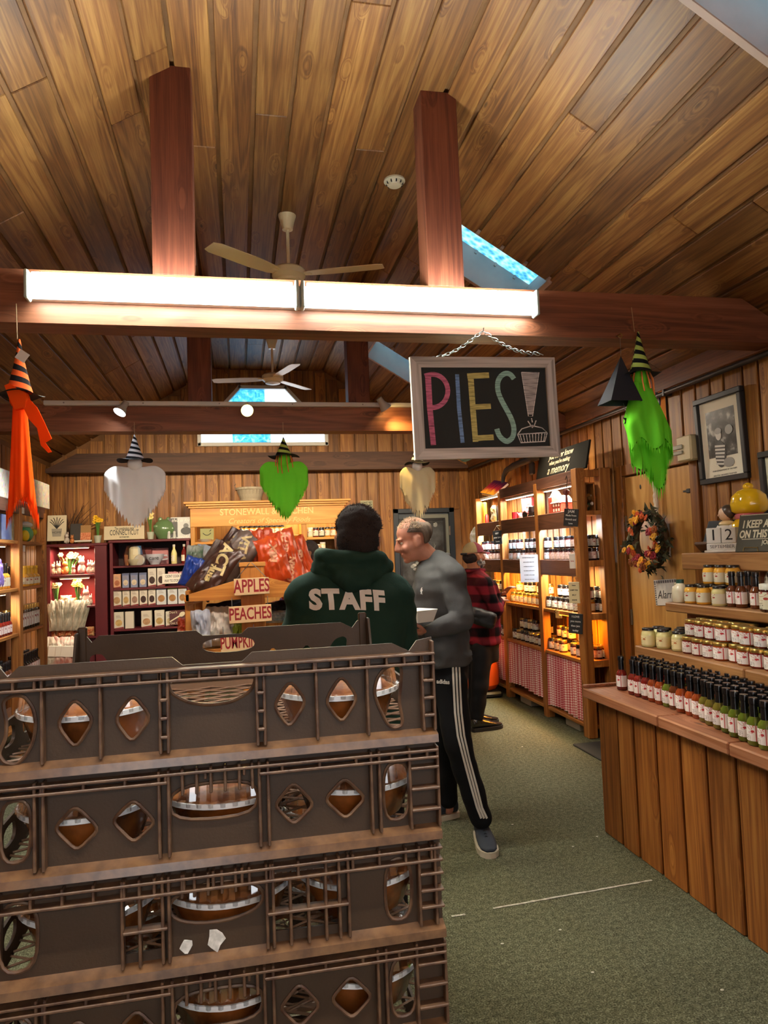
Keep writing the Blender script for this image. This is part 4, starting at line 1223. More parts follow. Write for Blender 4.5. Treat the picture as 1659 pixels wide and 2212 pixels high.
# ---- things on the top shelf
def simple(name, label, cat, mb, m, loc, smooth=False, group=None, rz=0.):
    o = mb.build(name, m, smooth=smooth, loc=loc, rot=(0, 0, rz)); return tag(o, label, cat, group)
ht = root('brick_house', 'toy red brick house with snowy white roof on the jar shelf top', 'toy house', (SX0 + .11, 5.78, 1.80), rz=0)
M_BRK, M_SNOW = mat('toy_brick', 'b9452f', .6, col2='8d2f22', nscale=60.), mat('toy_snow', 'e6e6e2', .5)
MB().box((-.06, -.12, 0), (.06, .05, .10), .003).build('wall', M_BRK, ht); MB().box((-.06, .05, 0), (.06, .12, .16), .003).build('tower', M_BRK, ht)
MB().prism([(-.13, .10), (-.035, .165), (.06, .10)], .13, M=RZ(pi / 2) @ T(0, -.065, 0)).build('roof', M_SNOW, ht)
MB().lathe([(.062, .155), (.03, .21), (.012, .225), (0, .24)], 4, M=T(0, .085, 0) @ RZ(pi / 4)).build('tower_roof', M_SNOW, ht)
MB().box((-.075, -.13, .096), (-.055, .05, .104), .002).build('ledge', M_SNOW, ht)
for k in range(3):
    for zz in (.025, .068): MB().box((-.0625, -.10 + k * .05, zz), (-.059, -.075 + k * .05, zz + .025), .001).build('window', M_SNOW, ht)
M_REDP = mat('toy_red', 'b3202c', .35); M_PINKP = mat('toy_pink', 'd98a98', .4)
bx = root('red_gift_box', 'red gift box with a cream picture front on the jar shelf top', 'box', (SX0 + .17, 6.55, 1.80), rz=.2)
MB().box((-.06, -.09, 0), (.06, .09, .21), .003).build('carton', mat('carton_red', 'a9313a', .6), bx); MB().box((-.0615, -.08, .03), (-.06, .07, .195), 0).build('picture_panel', mat('carton_cream', 'e0cfa8', .7), bx)
for k in range(6): MB().ell((-.0615, -.02 + random.uniform(-.035, .035), .11 + random.uniform(-.06, .06)), (.001, .016, .012), 8, 6).build('picture_mark', mat('picture_maroon', '7a2730', .7), bx)
tk = root('toy_truck', 'dark vintage toy truck on the jar shelf top beside the gift box', 'toy truck', (SX0 + .07, 6.30, 1.80), rz=pi / 2 + .35)
M_TRK = mat('truck_dark', '2a2326', .35)
MB().box((-.11, -.035, .03), (.02, .035, .055), .004).build('bed', M_TRK, tk); MB().box((-.03, -.034, .05), (.03, .034, .115), .01).build('cab', M_TRK, tk); MB().box((.03, -.028, .035), (.1, .028, .078), .01).build('bonnet', M_PINKP, tk)
for x in (-.075, .07):
    for y in (-.04, .032): MB().lathe([(.0, 0), (.03, 0), (.03, .012), (0, .012)], 16, M=T(x, y + .01, .03) @ RX(pi / 2)).build('wheel', M_BLACK, tk)
for y in (-.036, .036): MB().tube([(.03, y, .05), (.06, y, .072), (.09, y, .062), (.105, y, .04)], .007, 6).build('mudguard', M_PINKP, tk)
rp = root('red_mug', 'shiny red mug on the jar shelf top in the middle bay', 'mug', (SX0 + .07, 6.72, 1.80))
MB().lathe([(.0, 0), (.034, 0), (.04, .005), (.042, .08), (.038, .08), (.036, .01), (.0, .008)], 20).build('cup', M_REDP, rp, smooth=40); MB().tube([(0, -.04, .07), (0, -.065, .06), (0, -.065, .03), (0, -.04, .02)], .006, 8).build('handle', M_REDP, rp, smooth=True)
simple('pink_bauble', 'glossy pink round ornament beside the red mug', 'ornament', MB().ell((0, 0, .033), .033, 18, 12), M_PINKP, (SX0 + .06, 6.56, 1.80), True)
bk2 = root('flame_book', 'book with a dark red and orange flame cover lying on the far shelf rail', 'book', (SX0 + .12, 7.42, 2.185), rot=(rad(14), rad(-38), 0))
t = NT('flame_cover'); tc = t.n('TexCoord'); s = t.n('SeparateXYZ', {0: (tc, 3)})
nz = t.n('TexNoise', {'Vector': t.n('Mapping', {'Vector': (tc, 3), 'Scale': (8, 30, 1)}), 'Scale': 1., 'Detail': 4.})
c = t.ramp(t.math('ADD', t.math('MULTIPLY', (s, 0), 3.2), t.math('MULTIPLY_ADD', nz, .9, .05)), [(.2, H('e8a02a')), (.4, H('a82430')), (.7, H('3a1030'))]); t.bsdf(c, .4); 
MB().box((-.11, -.15, -.018), (.11, .15, -.012), .001).build('cover', t.m, bk2); MB().box((-.11, -.15, .012), (.11, .15, .018), .001).build('cover', t.m, bk2); MB().box((-.105, -.148, -.012), (.105, .145, .012), 0).build('pages', M_PAPER, bk2)
simple('yellow_tin', 'tall narrow yellow tin at the far end of the jar shelf top', 'tin', MB().box((-.02, -.03, 0), (.02, .03, .25), .006), mat('tin_yellow', 'c9a22a', .4), (SX0 + .08, 7.66, 1.80))
for k, (yy, c_, hh, nm) in enumerate(((7.55, 'a52a28', .09, 'red'), (7.18, '3a3030', .16, 'dark'), (7.10, 'c8b02e', .06, 'yellow'))):
    simple('spice_tin', f'small {nm} topped tin on the far bay of the jar shelf top', 'tin', MB().lathe([(.0, 0), (.022, 0), (.022, hh), (.016, hh + .008), (.016, hh + .02), (.0, hh + .022)], 16), mat('spice_tin_' + nm, c_, .4), (SX0 + .06, yy, 1.80), 40)
def bag(name, label, cat, w, h, d, m, loc, rot, seed, group=None, crimp=.05, neck=0., tie=None, parts=()):
    rn = random.Random(seed); o3 = Vector((rn.uniform(0, 50), rn.uniform(0, 50), 0))
    nu, nv = 26, 30
    mb = MB()
    for sgn in (1, -1):
        def fn(u, v):
            a = u * 2 - 1; b = v
            wid = 1 - neck * max(0, (b - .72) / .28) ** .6 if neck else 1
            prof = max(0., 1 - abs(a) ** 2.4) ** .6 * max(0., min(1, (b + .02) / .22, (1.0 - b) / .25)) ** .6
            nz = noise.noise(Vector((a * 2.2, b * 3.5, sgn * 3.)) + o3) * .5 + noise.noise(Vector((a * 6, b * 9, sgn * 9.)) + o3) * .28
            ridge = abs(noise.noise(Vector((a * 3, b * 2.2, 5. + sgn)) + o3))
            y = sgn * d / 2 * (prof + .62 * nz * (.3 + prof) - .55 * ridge * prof) + .16 * d * noise.noise(Vector((a, b * 2, 1)) + o3)
            x = a * w / 2 * wid * (1 - .06 * prof + .10 * noise.noise(Vector((2., b * 4, 2)) + o3))
            return (x, y, b * h * (1 + (.06 * noise.noise(Vector((a * 2.5, 3., 1.)) + o3) if b > .9 else 0)))
        mb.grid(fn, nu, nv, 0)
    o = mb.build(name, m, smooth=45, loc=loc, rot=rot)
    return tag(o, label, cat, group)
M_CELLO = mat('cellophane_bag', 'b9bcc4', .12, spec=.9, col2='8f8f7a', nscale=18.)
bag('cellophane_bag', 'clear tied bag leaning by the far end of the jar shelf', 'bag', .13, .26, .09, M_CELLO, (SX0 + .02, 7.86, 1.52), (0, 0, 1.2), 31, neck=.8)
bag('silver_bag', 'silver grey packet on the far bay of the jar shelf top', 'bag', .14, .2, .07, mat('bag_silver', '9aa0aa', .25, metal=.4, col2='c8b46a', nscale=9.), (SX0 + .09, 7.38, 1.80), (0, 0, 1.5), 32)
# dried flowers in the wooden box
M_DRY = [mat('dry_brown', '7a5a2c', .8, rnd=.3), mat('dry_olive', '4a4a28', .8, rnd=.3), mat('dry_orange', 'b0702a', .8, rnd=.3), mat('dry_white', 'cfcabf', .8)]
db = root('dried_flower_bundle', 'bundle of dried flowers filling the wooden box at the near end', 'dried flowers', (SX0 + .145, 5.38, 1.80))
for k in range(46):
    m = M_DRY[0 if k % 4 < 2 else (1 if k % 4 == 2 else 2)]
    if 5 < k < 10: m = M_DRY[3]
    x, y, z = random.uniform(-.03, .115), random.uniform(-.05, .05), random.uniform(.02, .16)
    MB().ell((0, 0, 0), (.018, .016, .014), 7, 5).build('flower_head', m, db, loc=(x, y, z), rot=(random.uniform(0, 3), random.uniform(0, 3), 0))
# hanging small signs
M_SLATE = mat('slate_black', '1f2429', .7, var=.3, nscale=9.)
M_CHK = mat('chalk_lettering', 'c9cccb', .9)
def small_sign(name, label, px, py, w, h, lines, m, ml, x=SX0 - .006, rz=.75, roll=0., size=.02, string=True, cat='sign', thick=.008, group=None):
    x -= w * .42 * sin(rz); v = P(px, py, X=x)
    r = root(name, label, cat, (v.x, v.y, v.z), rot=(roll, 0, rz), group=group)
    MB().box((-thick, -w / 2, -h / 2), (0, w / 2, h / 2), .002).build('board', m, r)
    for i, ln in enumerate(lines):
        text(ln, size if not isinstance(size, (list, tuple)) else size[i], ml, r, T(-thick - .0006, 0, h / 2 - (i + .7) * h / (len(lines) + .4)) @ face_left(), ext=.0003, bold=.0006)
    zt = h / 2 + (w * .5 if string else -.012); hl = w * .42 * sin(rz) + .03
    MB().tube([(-.001, 0, zt), (hl * cos(rz), -hl * sin(rz), zt)], .0018, 5).build('hook', M_STEEL, r)
    if string:
        MB().tube([(-thick / 2, -w * .35, h / 2), (0, 0, h / 2 + w * .5), (-thick / 2, w * .35, h / 2)], .0016, 5).build('cord', M_STRING, r)
    return r
small_sign('hanging_slate', 'small black JAM slate hung on the near post of the jar shelf', 1234, 1118, .12, .14, ['JAM', 'Made From', 'Scratch and', 'Love'], M_SLATE, M_CHK, x=SX0 - .012, roll=.12, size=[.032, .019, .019, .017])
small_sign('hanging_slate', 'small black slate hung on the far post of the jar shelf by the capped man', 1075, 1161, .10, .14, ['GET', 'your jam', 'here'], M_SLATE, M_CHK, x=SX0 - .012, roll=-.05, size=.022)
small_sign('hanging_slate', 'small black slate hung low on the near post beside the gingham', 1244, 1347, .115, .16, ['I LOVE', 'you more', 'than jam', 'today'], M_SLATE, M_CHK, x=SX0 - .012, roll=.06, size=.021)
small_sign('cream_tag_sign', 'cream rectangular tag sign on the near post of the jar shelf', 1241, 1280, .09, .17, ['there', 'JUMP FOR', 'JELLY', 'awards'], mat('tag_cream', 'd6cda4', .7), M_BLACK, x=SX0 - .012, size=.014)
small_sign('white_tag', 'small white hexagonal tag hung on the near post', 1237, 1212, .05, .12, ['love'], M_PAPER, mat('faded_red_ink', 'b06a60', .8), x=SX0 - .012, size=.016)
small_sign('paper_notice', 'white sheet of printed paper pinned to the shelf fascia', 1143, 1228, .17, .25, ['NOTICE TO OUR GUESTS', 'please ask for help when', 'reaching for the jars on', 'the highest shelf and do', 'not climb on the racks', 'thank you very much'], mat('copy_paper', 'ccd2dc', .8), mat('grey_ink', '6c7078', .8), x=SX0 - .03, rz=.85, size=.0105, string=False, thick=.001)
wt = root('wooden_tag', 'wooden key shaped tag hanging from the middle jar shelf edge', 'tag', tuple(P(1203, 1325, X=SX0 - .01)))
MB().box((-.006, -.05, -.04), (0, .02, .03), .003).build('tag_body', wood('tag_wood', 'a87a3e', 'c99a58', 'dcb578', 'Y', .6, knots=False), wt); MB().box((-.006, -.1, -.035), (0, -.05, -.01), .004).build('tag_handle', MATS['tag_wood'], wt); MB().tube([(-.004, 0, 0), (-.02, 0, .02), (0, -.02, .05)], .003, 6).build('cord', M_BLACK, wt)
kr = root('key_ornament', 'dark red iron keys on a ring hanging from the near post', 'ornament', tuple(P(1223, 1060, X=SX0 - .02)))
M_RUST = mat('rust_red_iron', '6a1f1c', .55)
MB().tube([(0, .005, .09), (0, -.02, .12), (0, -.03, .08), (0, -.01, .03), (0, 0, .0)], .0035, 6).build('hook_wire', M_BLACK, kr)
for k in range(4): MB().tube([(0, .022 * cos(a) - .0, -.012 + .022 * sin(a)) for a in [j * pi / 6 + k for j in range(13)]], .006, 6, cap=False, M=RZ(k * .8)).build('key_bow', M_RUST, kr, smooth=True)
for k in range(3):
    yy = (k - 1) * .018; MB().tube([(0, yy * .4, -.03), (0, yy, -.16)], .005, 6).build('key_shank', M_RUST, kr); MB().box((-.003, yy - .012, -.165), (.003, yy, -.145), .001).build('key_bit', M_RUST, kr)
# signs and ox yoke above the shelf
def quad_sign(name, label, px, x, depth, m, cat='sign'):
    pass
pA, pB, pC, pD = P(1156, 984, X=2.72), P(1256, 964, X=2.72), P(1236, 1009, X=2.72), P(1150, 1030, X=2.72)
ms = root('memory_sign', 'black board sign about making a memory leaning on the shelf top', 'sign', (2.74, (pA.y + pB.y) / 2, 2.14), rot=(0, rad(12), 0))
wy = abs(pA.y - pB.y) + .06
MB().box((-.012, -wy / 2, .0), (.006, wy / 2, .235), .003).build('board', mat('sign_charcoal', '24231f', .9, spec=.1), ms)
for ln, sz, zz, dy in (('you never know', .074, .185, .02), ("when you're making", .052, .125, .03), ('a memory', .105, .058, .04)):
    text(ln, sz, mat('sign_cream', 'd8cfae', .7), ms, T(-.0135, dy, zz) @ face_left(), ext=.0004, shear=.3, bold=.0006, sx=.62 * wy / .62)
yk = root('ox_yoke', 'dark curved wooden yoke leaning on the wall above the jar shelf', 'yoke', (2.86, 6.75, 2.1))
yp = [P(1086, 1043, X=2.86), P(1088, 1028, X=2.86), P(1094, 1016, X=2.86), P(1108, 1007, X=2.86), P(1130, 998, X=2.86), P(1150, 990, X=2.86), P(1170, 985, X=2.86)]
MB().tube([tuple(p - Vector((2.86, 6.75, 2.1))) for p in yp], [.02, .024, .03, .034, .036, .036, .034], 10).build('yoke_beam', mat('old_iron', '2a2a2a', .6, var=.3), yk, smooth=True)
q = P(1146, 1010, X=2.84) - Vector((2.86, 6.75, 2.1))
MB().box((q.x, q.y - .05, q.z - .07), (q.x + .03, q.y + .05, q.z + .05), .01).build('bracket', MATS['old_iron'], yk)
# floor things by the shelf
v = P(1068, 1512, Z=0)
fb = root('floor_blower', 'orange ridged floor blower with black base behind the capped man', 'blower', (2.45, 7.2, 0))
M_ORP = mat('orange_plastic', 'd9541e', .4)
MB().lathe([(.0, .07), (.15, .07), (.185, .12), (.19, .26), (.165, .38), (.11, .49), (.05, .53), (.0, .54)], 24, flute=1, fl=.03).build('shell', M_ORP, fb, smooth=30)
MB().box((-.2, -.22, .0), (.16, .18, .06), .02).build('base', M_BLACK, fb); MB().tube([(-.12, -.16, .06), (-.05, -.19, .2), (.0, -.2, .3)], .022, 8).build('handle', M_BLACK, fb, smooth=True)
MB().box((-.06, -.2, .27), (.03, -.19, .33), .002).build('sticker', M_PAPER, fb)
simple('floor_mat', 'black rubber floor mat at the corner of the sauce counter', 'mat', MB().box((-.26, -.42, 0), (.26, .42, .012), .005), mat('rubber_black', '17181a', .85, bump=.3, scale=120.), (2.72, 4.72, 0))
for k, (x, y) in enumerate(((2.8, 6.62), (2.8, 5.62))): simple('cardboard_box', ['low grey box under the middle gingham curtain', 'low grey box under the near gingham curtain'][k], 'box', MB().box((-.1, -.13, 0), (.1, .13, .062), .004), mat('grey_card', '8a8474', .8), (x, y, 0))
# ================================================================== right wall: door, wreath, pictures
W_DOOR = wood('door_ply', '9a6a30', 'b98a48', 'd0a564', 'Z', .45, knots=False, rnd=.02, cs=4.)
W_TRIM = wood('door_trim', '5a3216', '82501f', 'a06e36', 'Z', .5, rnd=.05)
d1 = link('door_1', None); tag(d1, 'plain honey coloured plywood door in the right wall', kind='structure')
MB().box((XR - .005, DR[0] + .004, .01), (XR + .035, DR[1] - .004, DR[3] - .006), .003).build('door_leaf', W_DOOR, d1)
for lo, hi in (((XR - .03, DR[0] - .09, 0), (XR + .02, DR[0] - .004, DR[3] + .09)), ((XR - .03, DR[1] + .004, 0), (XR + .02, DR[1] + .09, DR[3] + .09)), ((XR - .03, DR[0] - .004, DR[3] + .004), (XR + .02, DR[1] + .004, DR[3] + .09))):
    MB().box(lo, hi, .004).build('door_casing', W_TRIM, d1)
for zz in (1.68, .95): MB().tube([(XR - .012, DR[1] - .005, zz - .06), (XR - .012, DR[1] - .005, zz + .06)], .009, 8).build('hinge', mat('hinge_metal', '7a7060', .45, metal=.8), d1)
MB().box((XR - .012, DR[0] - .02, 1.86), (XR - .006, DR[0] + .10, 1.872), .002).build('latch_bar', MATS['old_iron'], d1); MB().box((XR - .016, DR[0] + .02, 1.85), (XR - .006, DR[0] + .06, 1.88), .004).build('latch_plate', MATS['old_iron'], d1)
MB().ell((XR - .006, DR[1] - .22, 1.95), (.003, .012, .018), 8, 6).build('dark_knot', MATS['old_iron'], d1)
cW = P(1412, 1166, X=2.93); WXc = 2.90
wr_ = root('autumn_wreath', 'autumn wreath of dried leaves and red yellow orange flowers on the plywood door', 'wreath', (WXc, cW.y, cW.z))
MW = [mat('wreath_leaf_dark', '27301f', .8, rnd=.3), mat('wreath_leaf_grey', '56583f', .8, rnd=.3), mat('flower_yellow', 'e0a41e', .7, rnd=.2), mat('flower_orange', 'c8561c', .7, rnd=.2), mat('flower_red', '8f1c2c', .7, rnd=.2), mat('flower_rust', '8a4a1a', .8, rnd=.2)]
MB().tube([(0, .19 * cos(a), .185 * sin(a)) for a in [k * pi / 16 for k in range(33)]], .03, 8, cap=False).build('twig_ring', mat('twig_brown', '4a3522', .9), wr_)
lf = MB().add([(0, 0, 0), (.012, -.014, .004), (.0, -.006, .03), (.012, .014, .004), (0, 0, .052), (.006, .0, .026)], [(0, 1, 5), (0, 5, 3), (1, 4, 5), (3, 5, 4), (0, 3, 4, 1)])
lfm = [lf.mesh('leaf', MW[0]), lf.mesh('leaf', MW[1])]
rw = random.Random(8)
for k in range(250):
    a = rw.uniform(0, 2 * pi) if k < 190 else rw.uniform(pi - 1.3, pi + 1.3); rr = rw.gauss(.19 if k < 190 else .205, .028)
    o = link('leaf', lfm[0 if rw.random() < .6 else 1], wr_, (-abs(rw.gauss(0, .035)), rr * cos(a), rr * sin(a) * .98), (rw.uniform(0, 6), rw.uniform(-1, 1), rw.uniform(0, 6)))
    s = rw.uniform(.8, 1.35); o.scale = (s, s, s)
for k in range(14):
    a = rw.uniform(2.7, 3.7); o = link('leaf', lfm[1], wr_, (-.02, -.19 + .30 * -cos(a) * 0 + rw.uniform(.05, .35) * 1.0 - .0, rw.uniform(-.09, .03)), (rw.uniform(0, 6), rw.uniform(-1, 1), rw.uniform(0, 6))); o.location.y = cW.y * 0 + rw.uniform(.18, .30); o.scale = (1.3,) * 3
fl = MB()
for j in range(7):
    a = j * 2 * pi / 7; fl.ell((-.006, .012 * cos(a), .012 * sin(a)), (.006, .008, .008), 6, 4)
fl.ell((-.01, 0, 0), (.008, .008, .008), 6, 4)
fm = [fl.mesh('flower', m, smooth=True) for m in MW[2:]]
for k in range(62):
    a = rw.uniform(.2, 2 * pi - .2) if k < 44 else rw.uniform(1.2, 5.2); rr = rw.gauss(.175, .024)
    o = link('flower', fm[rw.randrange(4)], wr_, (-.055 - abs(rw.gauss(0, .015)), rr * cos(a), rr * sin(a)), (rw.uniform(-.5, .5), rw.uniform(-.5, .5), rw.uniform(-.5, .5))); s = rw.uniform(.8, 1.7); o.scale = (s,) * 3
tz = P(1416, 1030, X=2.96).z - cW.z
MB().tube([(.06, -.01 + .004 * sin(k * 1.3), .18 + (tz - .18) * k / 14) for k in range(15)], [.016 + .004 * (k % 2) for k in range(15)], 8).build('cord', mat('pale_rope', 'cfc4ae', .9), wr_)
MB().box((.05, -.05, tz - .015), (.053, .035, tz + .035), .001, M=T(0, 0, 0)).build('price_card', M_PAPER, wr_); text('$ 45.00', .02, M_BLACK, wr_, T(.049, -.008, tz + .01) @ face_left(), ext=.0003)
ww = root('window_card', 'small printed card on the door behind the wreath opening', 'card', (XR - .008, cW.y - .02, cW.z - .01))
MB().box((-.003, -.09, -.12), (0, .09, .12), .001).build('card', mat('card_lace', 'b0aaa0', .8, var=.5, nscale=40.), ww); MB().box((-.004, -.07, -.10), (-.003, .05, .07), 0).build('card_panel', mat('card_ivory', 'd8d4bc', .8), ww)
text('Em', .06, M_BLACK, ww, T(-.0046, -.01, .03) @ face_left(), ext=.0003, shear=.2); text('C', .06, M_BLACK, ww, T(-.0046, -.02, -.04) @ face_left(), ext=.0003, shear=.2)
v = P(1437, 1282, X=2.985)
al = root('alarm_notice', 'handwritten Alarm notice with a patterned border on the lower door', 'notice', (XR - .008, v.y, v.z), rot=(rad(-4), 0, 0))
MB().box((-.002, -.14, -.085), (0, .14, .10), .001).build('sheet', mat('notice_paper', 'd0cdc6', .8), al)
for k in range(10):
    MB().box((-.003, -.135 + k * .028, .075), (-.002, -.115 + k * .028, .095), .001).build('border_mark', mat('border_grey', '6a6468', .8, var=.4), al); MB().box((-.003, .118, -.08 + k * .016), (-.002, .136, -.07 + k * .016), .001).build('border_mark', MATS['border_grey'], al)
text('Alarm', .085, M_BLACK, al, T(-.0028, -.0, -.01) @ face_left(), ext=.0003, shear=.25)

# framed photographs
t = NT('grey_photo_garden'); tc = t.n('TexCoord')
n1 = t.n('TexNoise', {'Vector': (tc, 3), 'Scale': 16., 'Detail': 6.}); c = t.ramp(n1, [(.38, H('141414')), (.55, H('4a4a48')), (.68, H('b5b5b0'))]); t.bsdf(c, .3); M_PHOTO = t.m
def frame(label, y0, y1, z0, z1, child):
    r = root('framed_photograph', label, 'picture', (XR - .022, (y0 + y1) / 2, (z0 + z1) / 2), rot=(0, rad(-2), 0))
    w, h = (y1 - y0) / 2, (z1 - z0) / 2; b = .035
    for lo, hi in (((-.035, -w, -h), (0, w, -h + b)), ((-.035, -w, h - b), (0, w, h)), ((-.035, -w, -h + b), (0, -w + b, h - b)), ((-.035, w - b, -h + b), (0, w, h - b))): MB().box(lo, hi, .004).build('frame_bar', M_BLACK, r)
    MB().box((-.012, -w + b, -h + b), (-.005, w - b, h - b)).build('mat_board', mat('mat_ivory', 'e6e2cf', .8), r)
    if child:
        pz0, pz1, pw = -h + .16, h - .10, w - .09
        MB().box((-.0135, -pw, pz0), (-.0118, pw, pz1)).build('photograph', M_PHOTO, r)
        gm, dm, lm = mat('photo_grey', '8c8c88', .4), mat('photo_dark', '232322', .4), mat('photo_light', 'c6c6c0', .4)
        def blob(nm, y, z, a, b_, m, k): MB().prism(oval(y, z, a, b_, 20), .0008, M=T(-.0142 - k * .0008, 0, 0) @ RZ(pi / 2) ).build(nm, m, r)
        blob('printed_shirt', .02, -.10, .052, .085, dm, 0); 
        for q in range(6): MB().prism([(-.03 + .005 * q, -.05 - q * .022), (.065, -.04 - q * .022), (.068, -.052 - q * .022), (-.028 + .005 * q, -.062 - q * .022)], .0008, M=T(-.0152, 0, 0) @ RZ(pi / 2)).build('printed_stripe', lm, r)
        blob('printed_face', .025, .02, .026, .034, lm, 1); blob('printed_hair', .025, .045, .032, .02, gm, 2); blob('printed_pot', -.075, .04, .035, .03, gm, 1); blob('printed_bench', -.05, -.16, .05, .03, gm, 1)
        for q, s_ in ((.075, 'FOUR GENERATIONS OF THE FARM'), (.045, 'AND STILL GROWING TOGETHER')): text(s_, .014, M_BLACK, r, T(-.0128, 0, -h + q) @ face_left(), ext=.0002)
    return r
frame('black framed photograph of a child in a striped shirt on the right wall', 3.665, 4.11, 1.885, 2.44, True)
frame('black picture frame cut by the right edge of the view', 3.02, 3.555, 1.42, 2.02, False)
# pennant
pn = root('team_pennant', 'navy and orange HUSKIES basketball pennant on the right wall', 'pennant', (XR - .028, 4.62, 2.40))
M_NAVY, M_PORG, M_PRED = mat('felt_navy', '18203c', .9), mat('felt_orange', 'd98a35', .9), mat('felt_red', 'c8442e', .9)
def yz(pl, m, nm, k): MB().prism(pl, .0015, M=T(-.0016 * k, 0, 0) @ RZ(pi / 2)).build(nm, m, pn)
yz([(-.17, .36), (.17, .36), (.17, -.32), (.0, -.22), (-.17, -.32)], M_NAVY, 'cloth', 0)
yz([(-.165, .33), (.165, .33), (.165, .0), (-.165, .0)], M_PORG, 'orange_panel', 1); yz([(-.17, 0), (.17, 0), (.17, -.035), (-.17, -.035)], M_PRED, 'red_band', 1); yz([(-.17, -.035), (.17, -.035), (.17, -.06), (-.17, -.06)], M_PAPER, 'white_band', 1)
yz(oval(-.02, .13, .09, .09, 24), M_NAVY, 'emblem_ring', 2); yz(oval(-.02, .13, .075, .075, 24), M_PAPER, 'emblem_disc', 3); yz(oval(-.02, .13, .05, .045, 20), M_NAVY, 'emblem_centre', 4)
text('HUSKIES', .085, M_PAPER, pn, T(-.0035, 0, -.125) @ face_left(), ext=.0005, bold=.003, sx=.88); text('BASKETBALL', .036, M_PAPER, pn, T(-.0035, 0, -.195) @ face_left(), ext=.0005, sx=.95)
bxx = root('alarm_box', 'beige wall alarm box left of the framed photograph', 'alarm box', (XR - .022, 4.20, 2.14))
M_BEI = mat('beige_plastic', 'b8ab84', .5)
MB().box((-.07, -.08, -.085), (0, .075, .085), .01).build('housing', M_BEI, bxx); MB().box((-.08, .0, .0), (-.07, .1, .03), .004).build('louvre', mat('louvre_grey', '8f8a78', .5), bxx); MB().box((-.08, .0, -.035), (-.07, .1, -.01), .004).build('louvre', MATS['louvre_grey'], bxx)
pp = root('wall_pipe', 'dark pipe running along the top of the right wall', 'pipe', (2.93, 5., 2.56))
MB().tube([(0, -3.5, 0), (0, 3.7, 0)], .018, 10).build('pipe', mat('pipe_brown', '2e2724', .4, metal=.3), pp, smooth=True)
for yy in (-2.2, -.62, 1.1, 2.6): MB().box((-.022, yy, -.024), (.045, yy + .02, .024), .004).build('pipe_clip', MATS['pipe_brown'], pp)

# ================================================================== sauce counter
W_CTR = wood('counter_board', '5c2f10', '87501f', 'ac7438', 'Z', .5, rnd=.22)
W_CTOP = wood('counter_top_wood', '6e3f26', '8f5a3c', 'a8765a', 'Y', .45, rnd=.12)
W_CSH = wood('counter_shelf_wood', '6a4426', '8d6038', 'ad8050', 'Y', .5, rnd=.1)
ct = root('sauce_counter', 'stepped wooden display counter of sauces and jams on the right', 'counter', (0, 0, 0))
YE, YS = 3.60, .9
MB().box((1.885, YS, .0), (2.97, YE - .03, .70), 0).build('carcass', mat('carcass_dark', '3a2412', .8), ct)
y = YE - .03; rc = random.Random(2)
while y > YS + .05:
    w = rc.uniform(.15, .2)
    piece('front_board', ct, (.022, w - .018, .695), T(1.872 + rc.uniform(-.002, .002), y - w / 2, .3475), W_CTR, .005); y -= w
for k in range(5): piece('end_board', ct, (.2, .022, .695), T(1.99 + k * .21, YE - .02, .3475), W_CTR, .005)
yy = [YE + .03, 2.92, 2.45, 1.7, YS]
for a, b in zip(yy[:-1], yy[1:]): piece('top_plank', ct, (1.16, a - b - .004, .05), T(2.39, (a + b) / 2, .7235 + rc.uniform(-.001, .0)), W_CTOP, .006)
MB().box((1.81, YE + .01, .75), (2.95, YE + .03, .765), .003).build('top_lip', W_CTOP, ct)
v0, v1 = P(1312, 1507, Z=.752), P(1365, 1495, Z=.752)
def tier(x, z, t, nm, y1):
    for a, b in ((y1, 2.75), (2.745, YS)): piece(nm, ct, (2.97 - x, a - b, t), T((2.97 + x) / 2, (a + b) / 2, z - t / 2 - .0012), W_CSH, .006)
tier(2.13, .96, .055, 'second_shelf', YE + .02); tier(2.32, 1.19, .05, 'third_shelf', YE + .0)
MB().box((2.24, YS, .75), (2.26, YE - .02, .905), .002).build('riser', W_CSH, ct); MB().box((2.44, YS, .96), (2.46, YE - .02, 1.14), .002).build('riser', wood('riser_red', '5a2c18', '7a4022', '8f5530', 'Y', .6, rnd=.1), ct)
MB().box((2.50, YS, 1.362), (2.55, YE + .09, 1.455), .005).build('top_rail', W_CSH, ct); MB().box((2.55, YS, 1.42), (2.97, YE + .12, 1.4545), .004).build('top_board', W_CSH, ct)
for yy_ in (YE - .14, 2.2, 1.2): MB().box((2.56, yy_, 1.19), (2.64, yy_ + .09, 1.42), .004).build('upright', W_CSH, ct)
MB().box((2.9, YS, 1.19), (2.92, YE - .05, 1.42), 0).build('back_panel', MATS['riser_red'], ct)
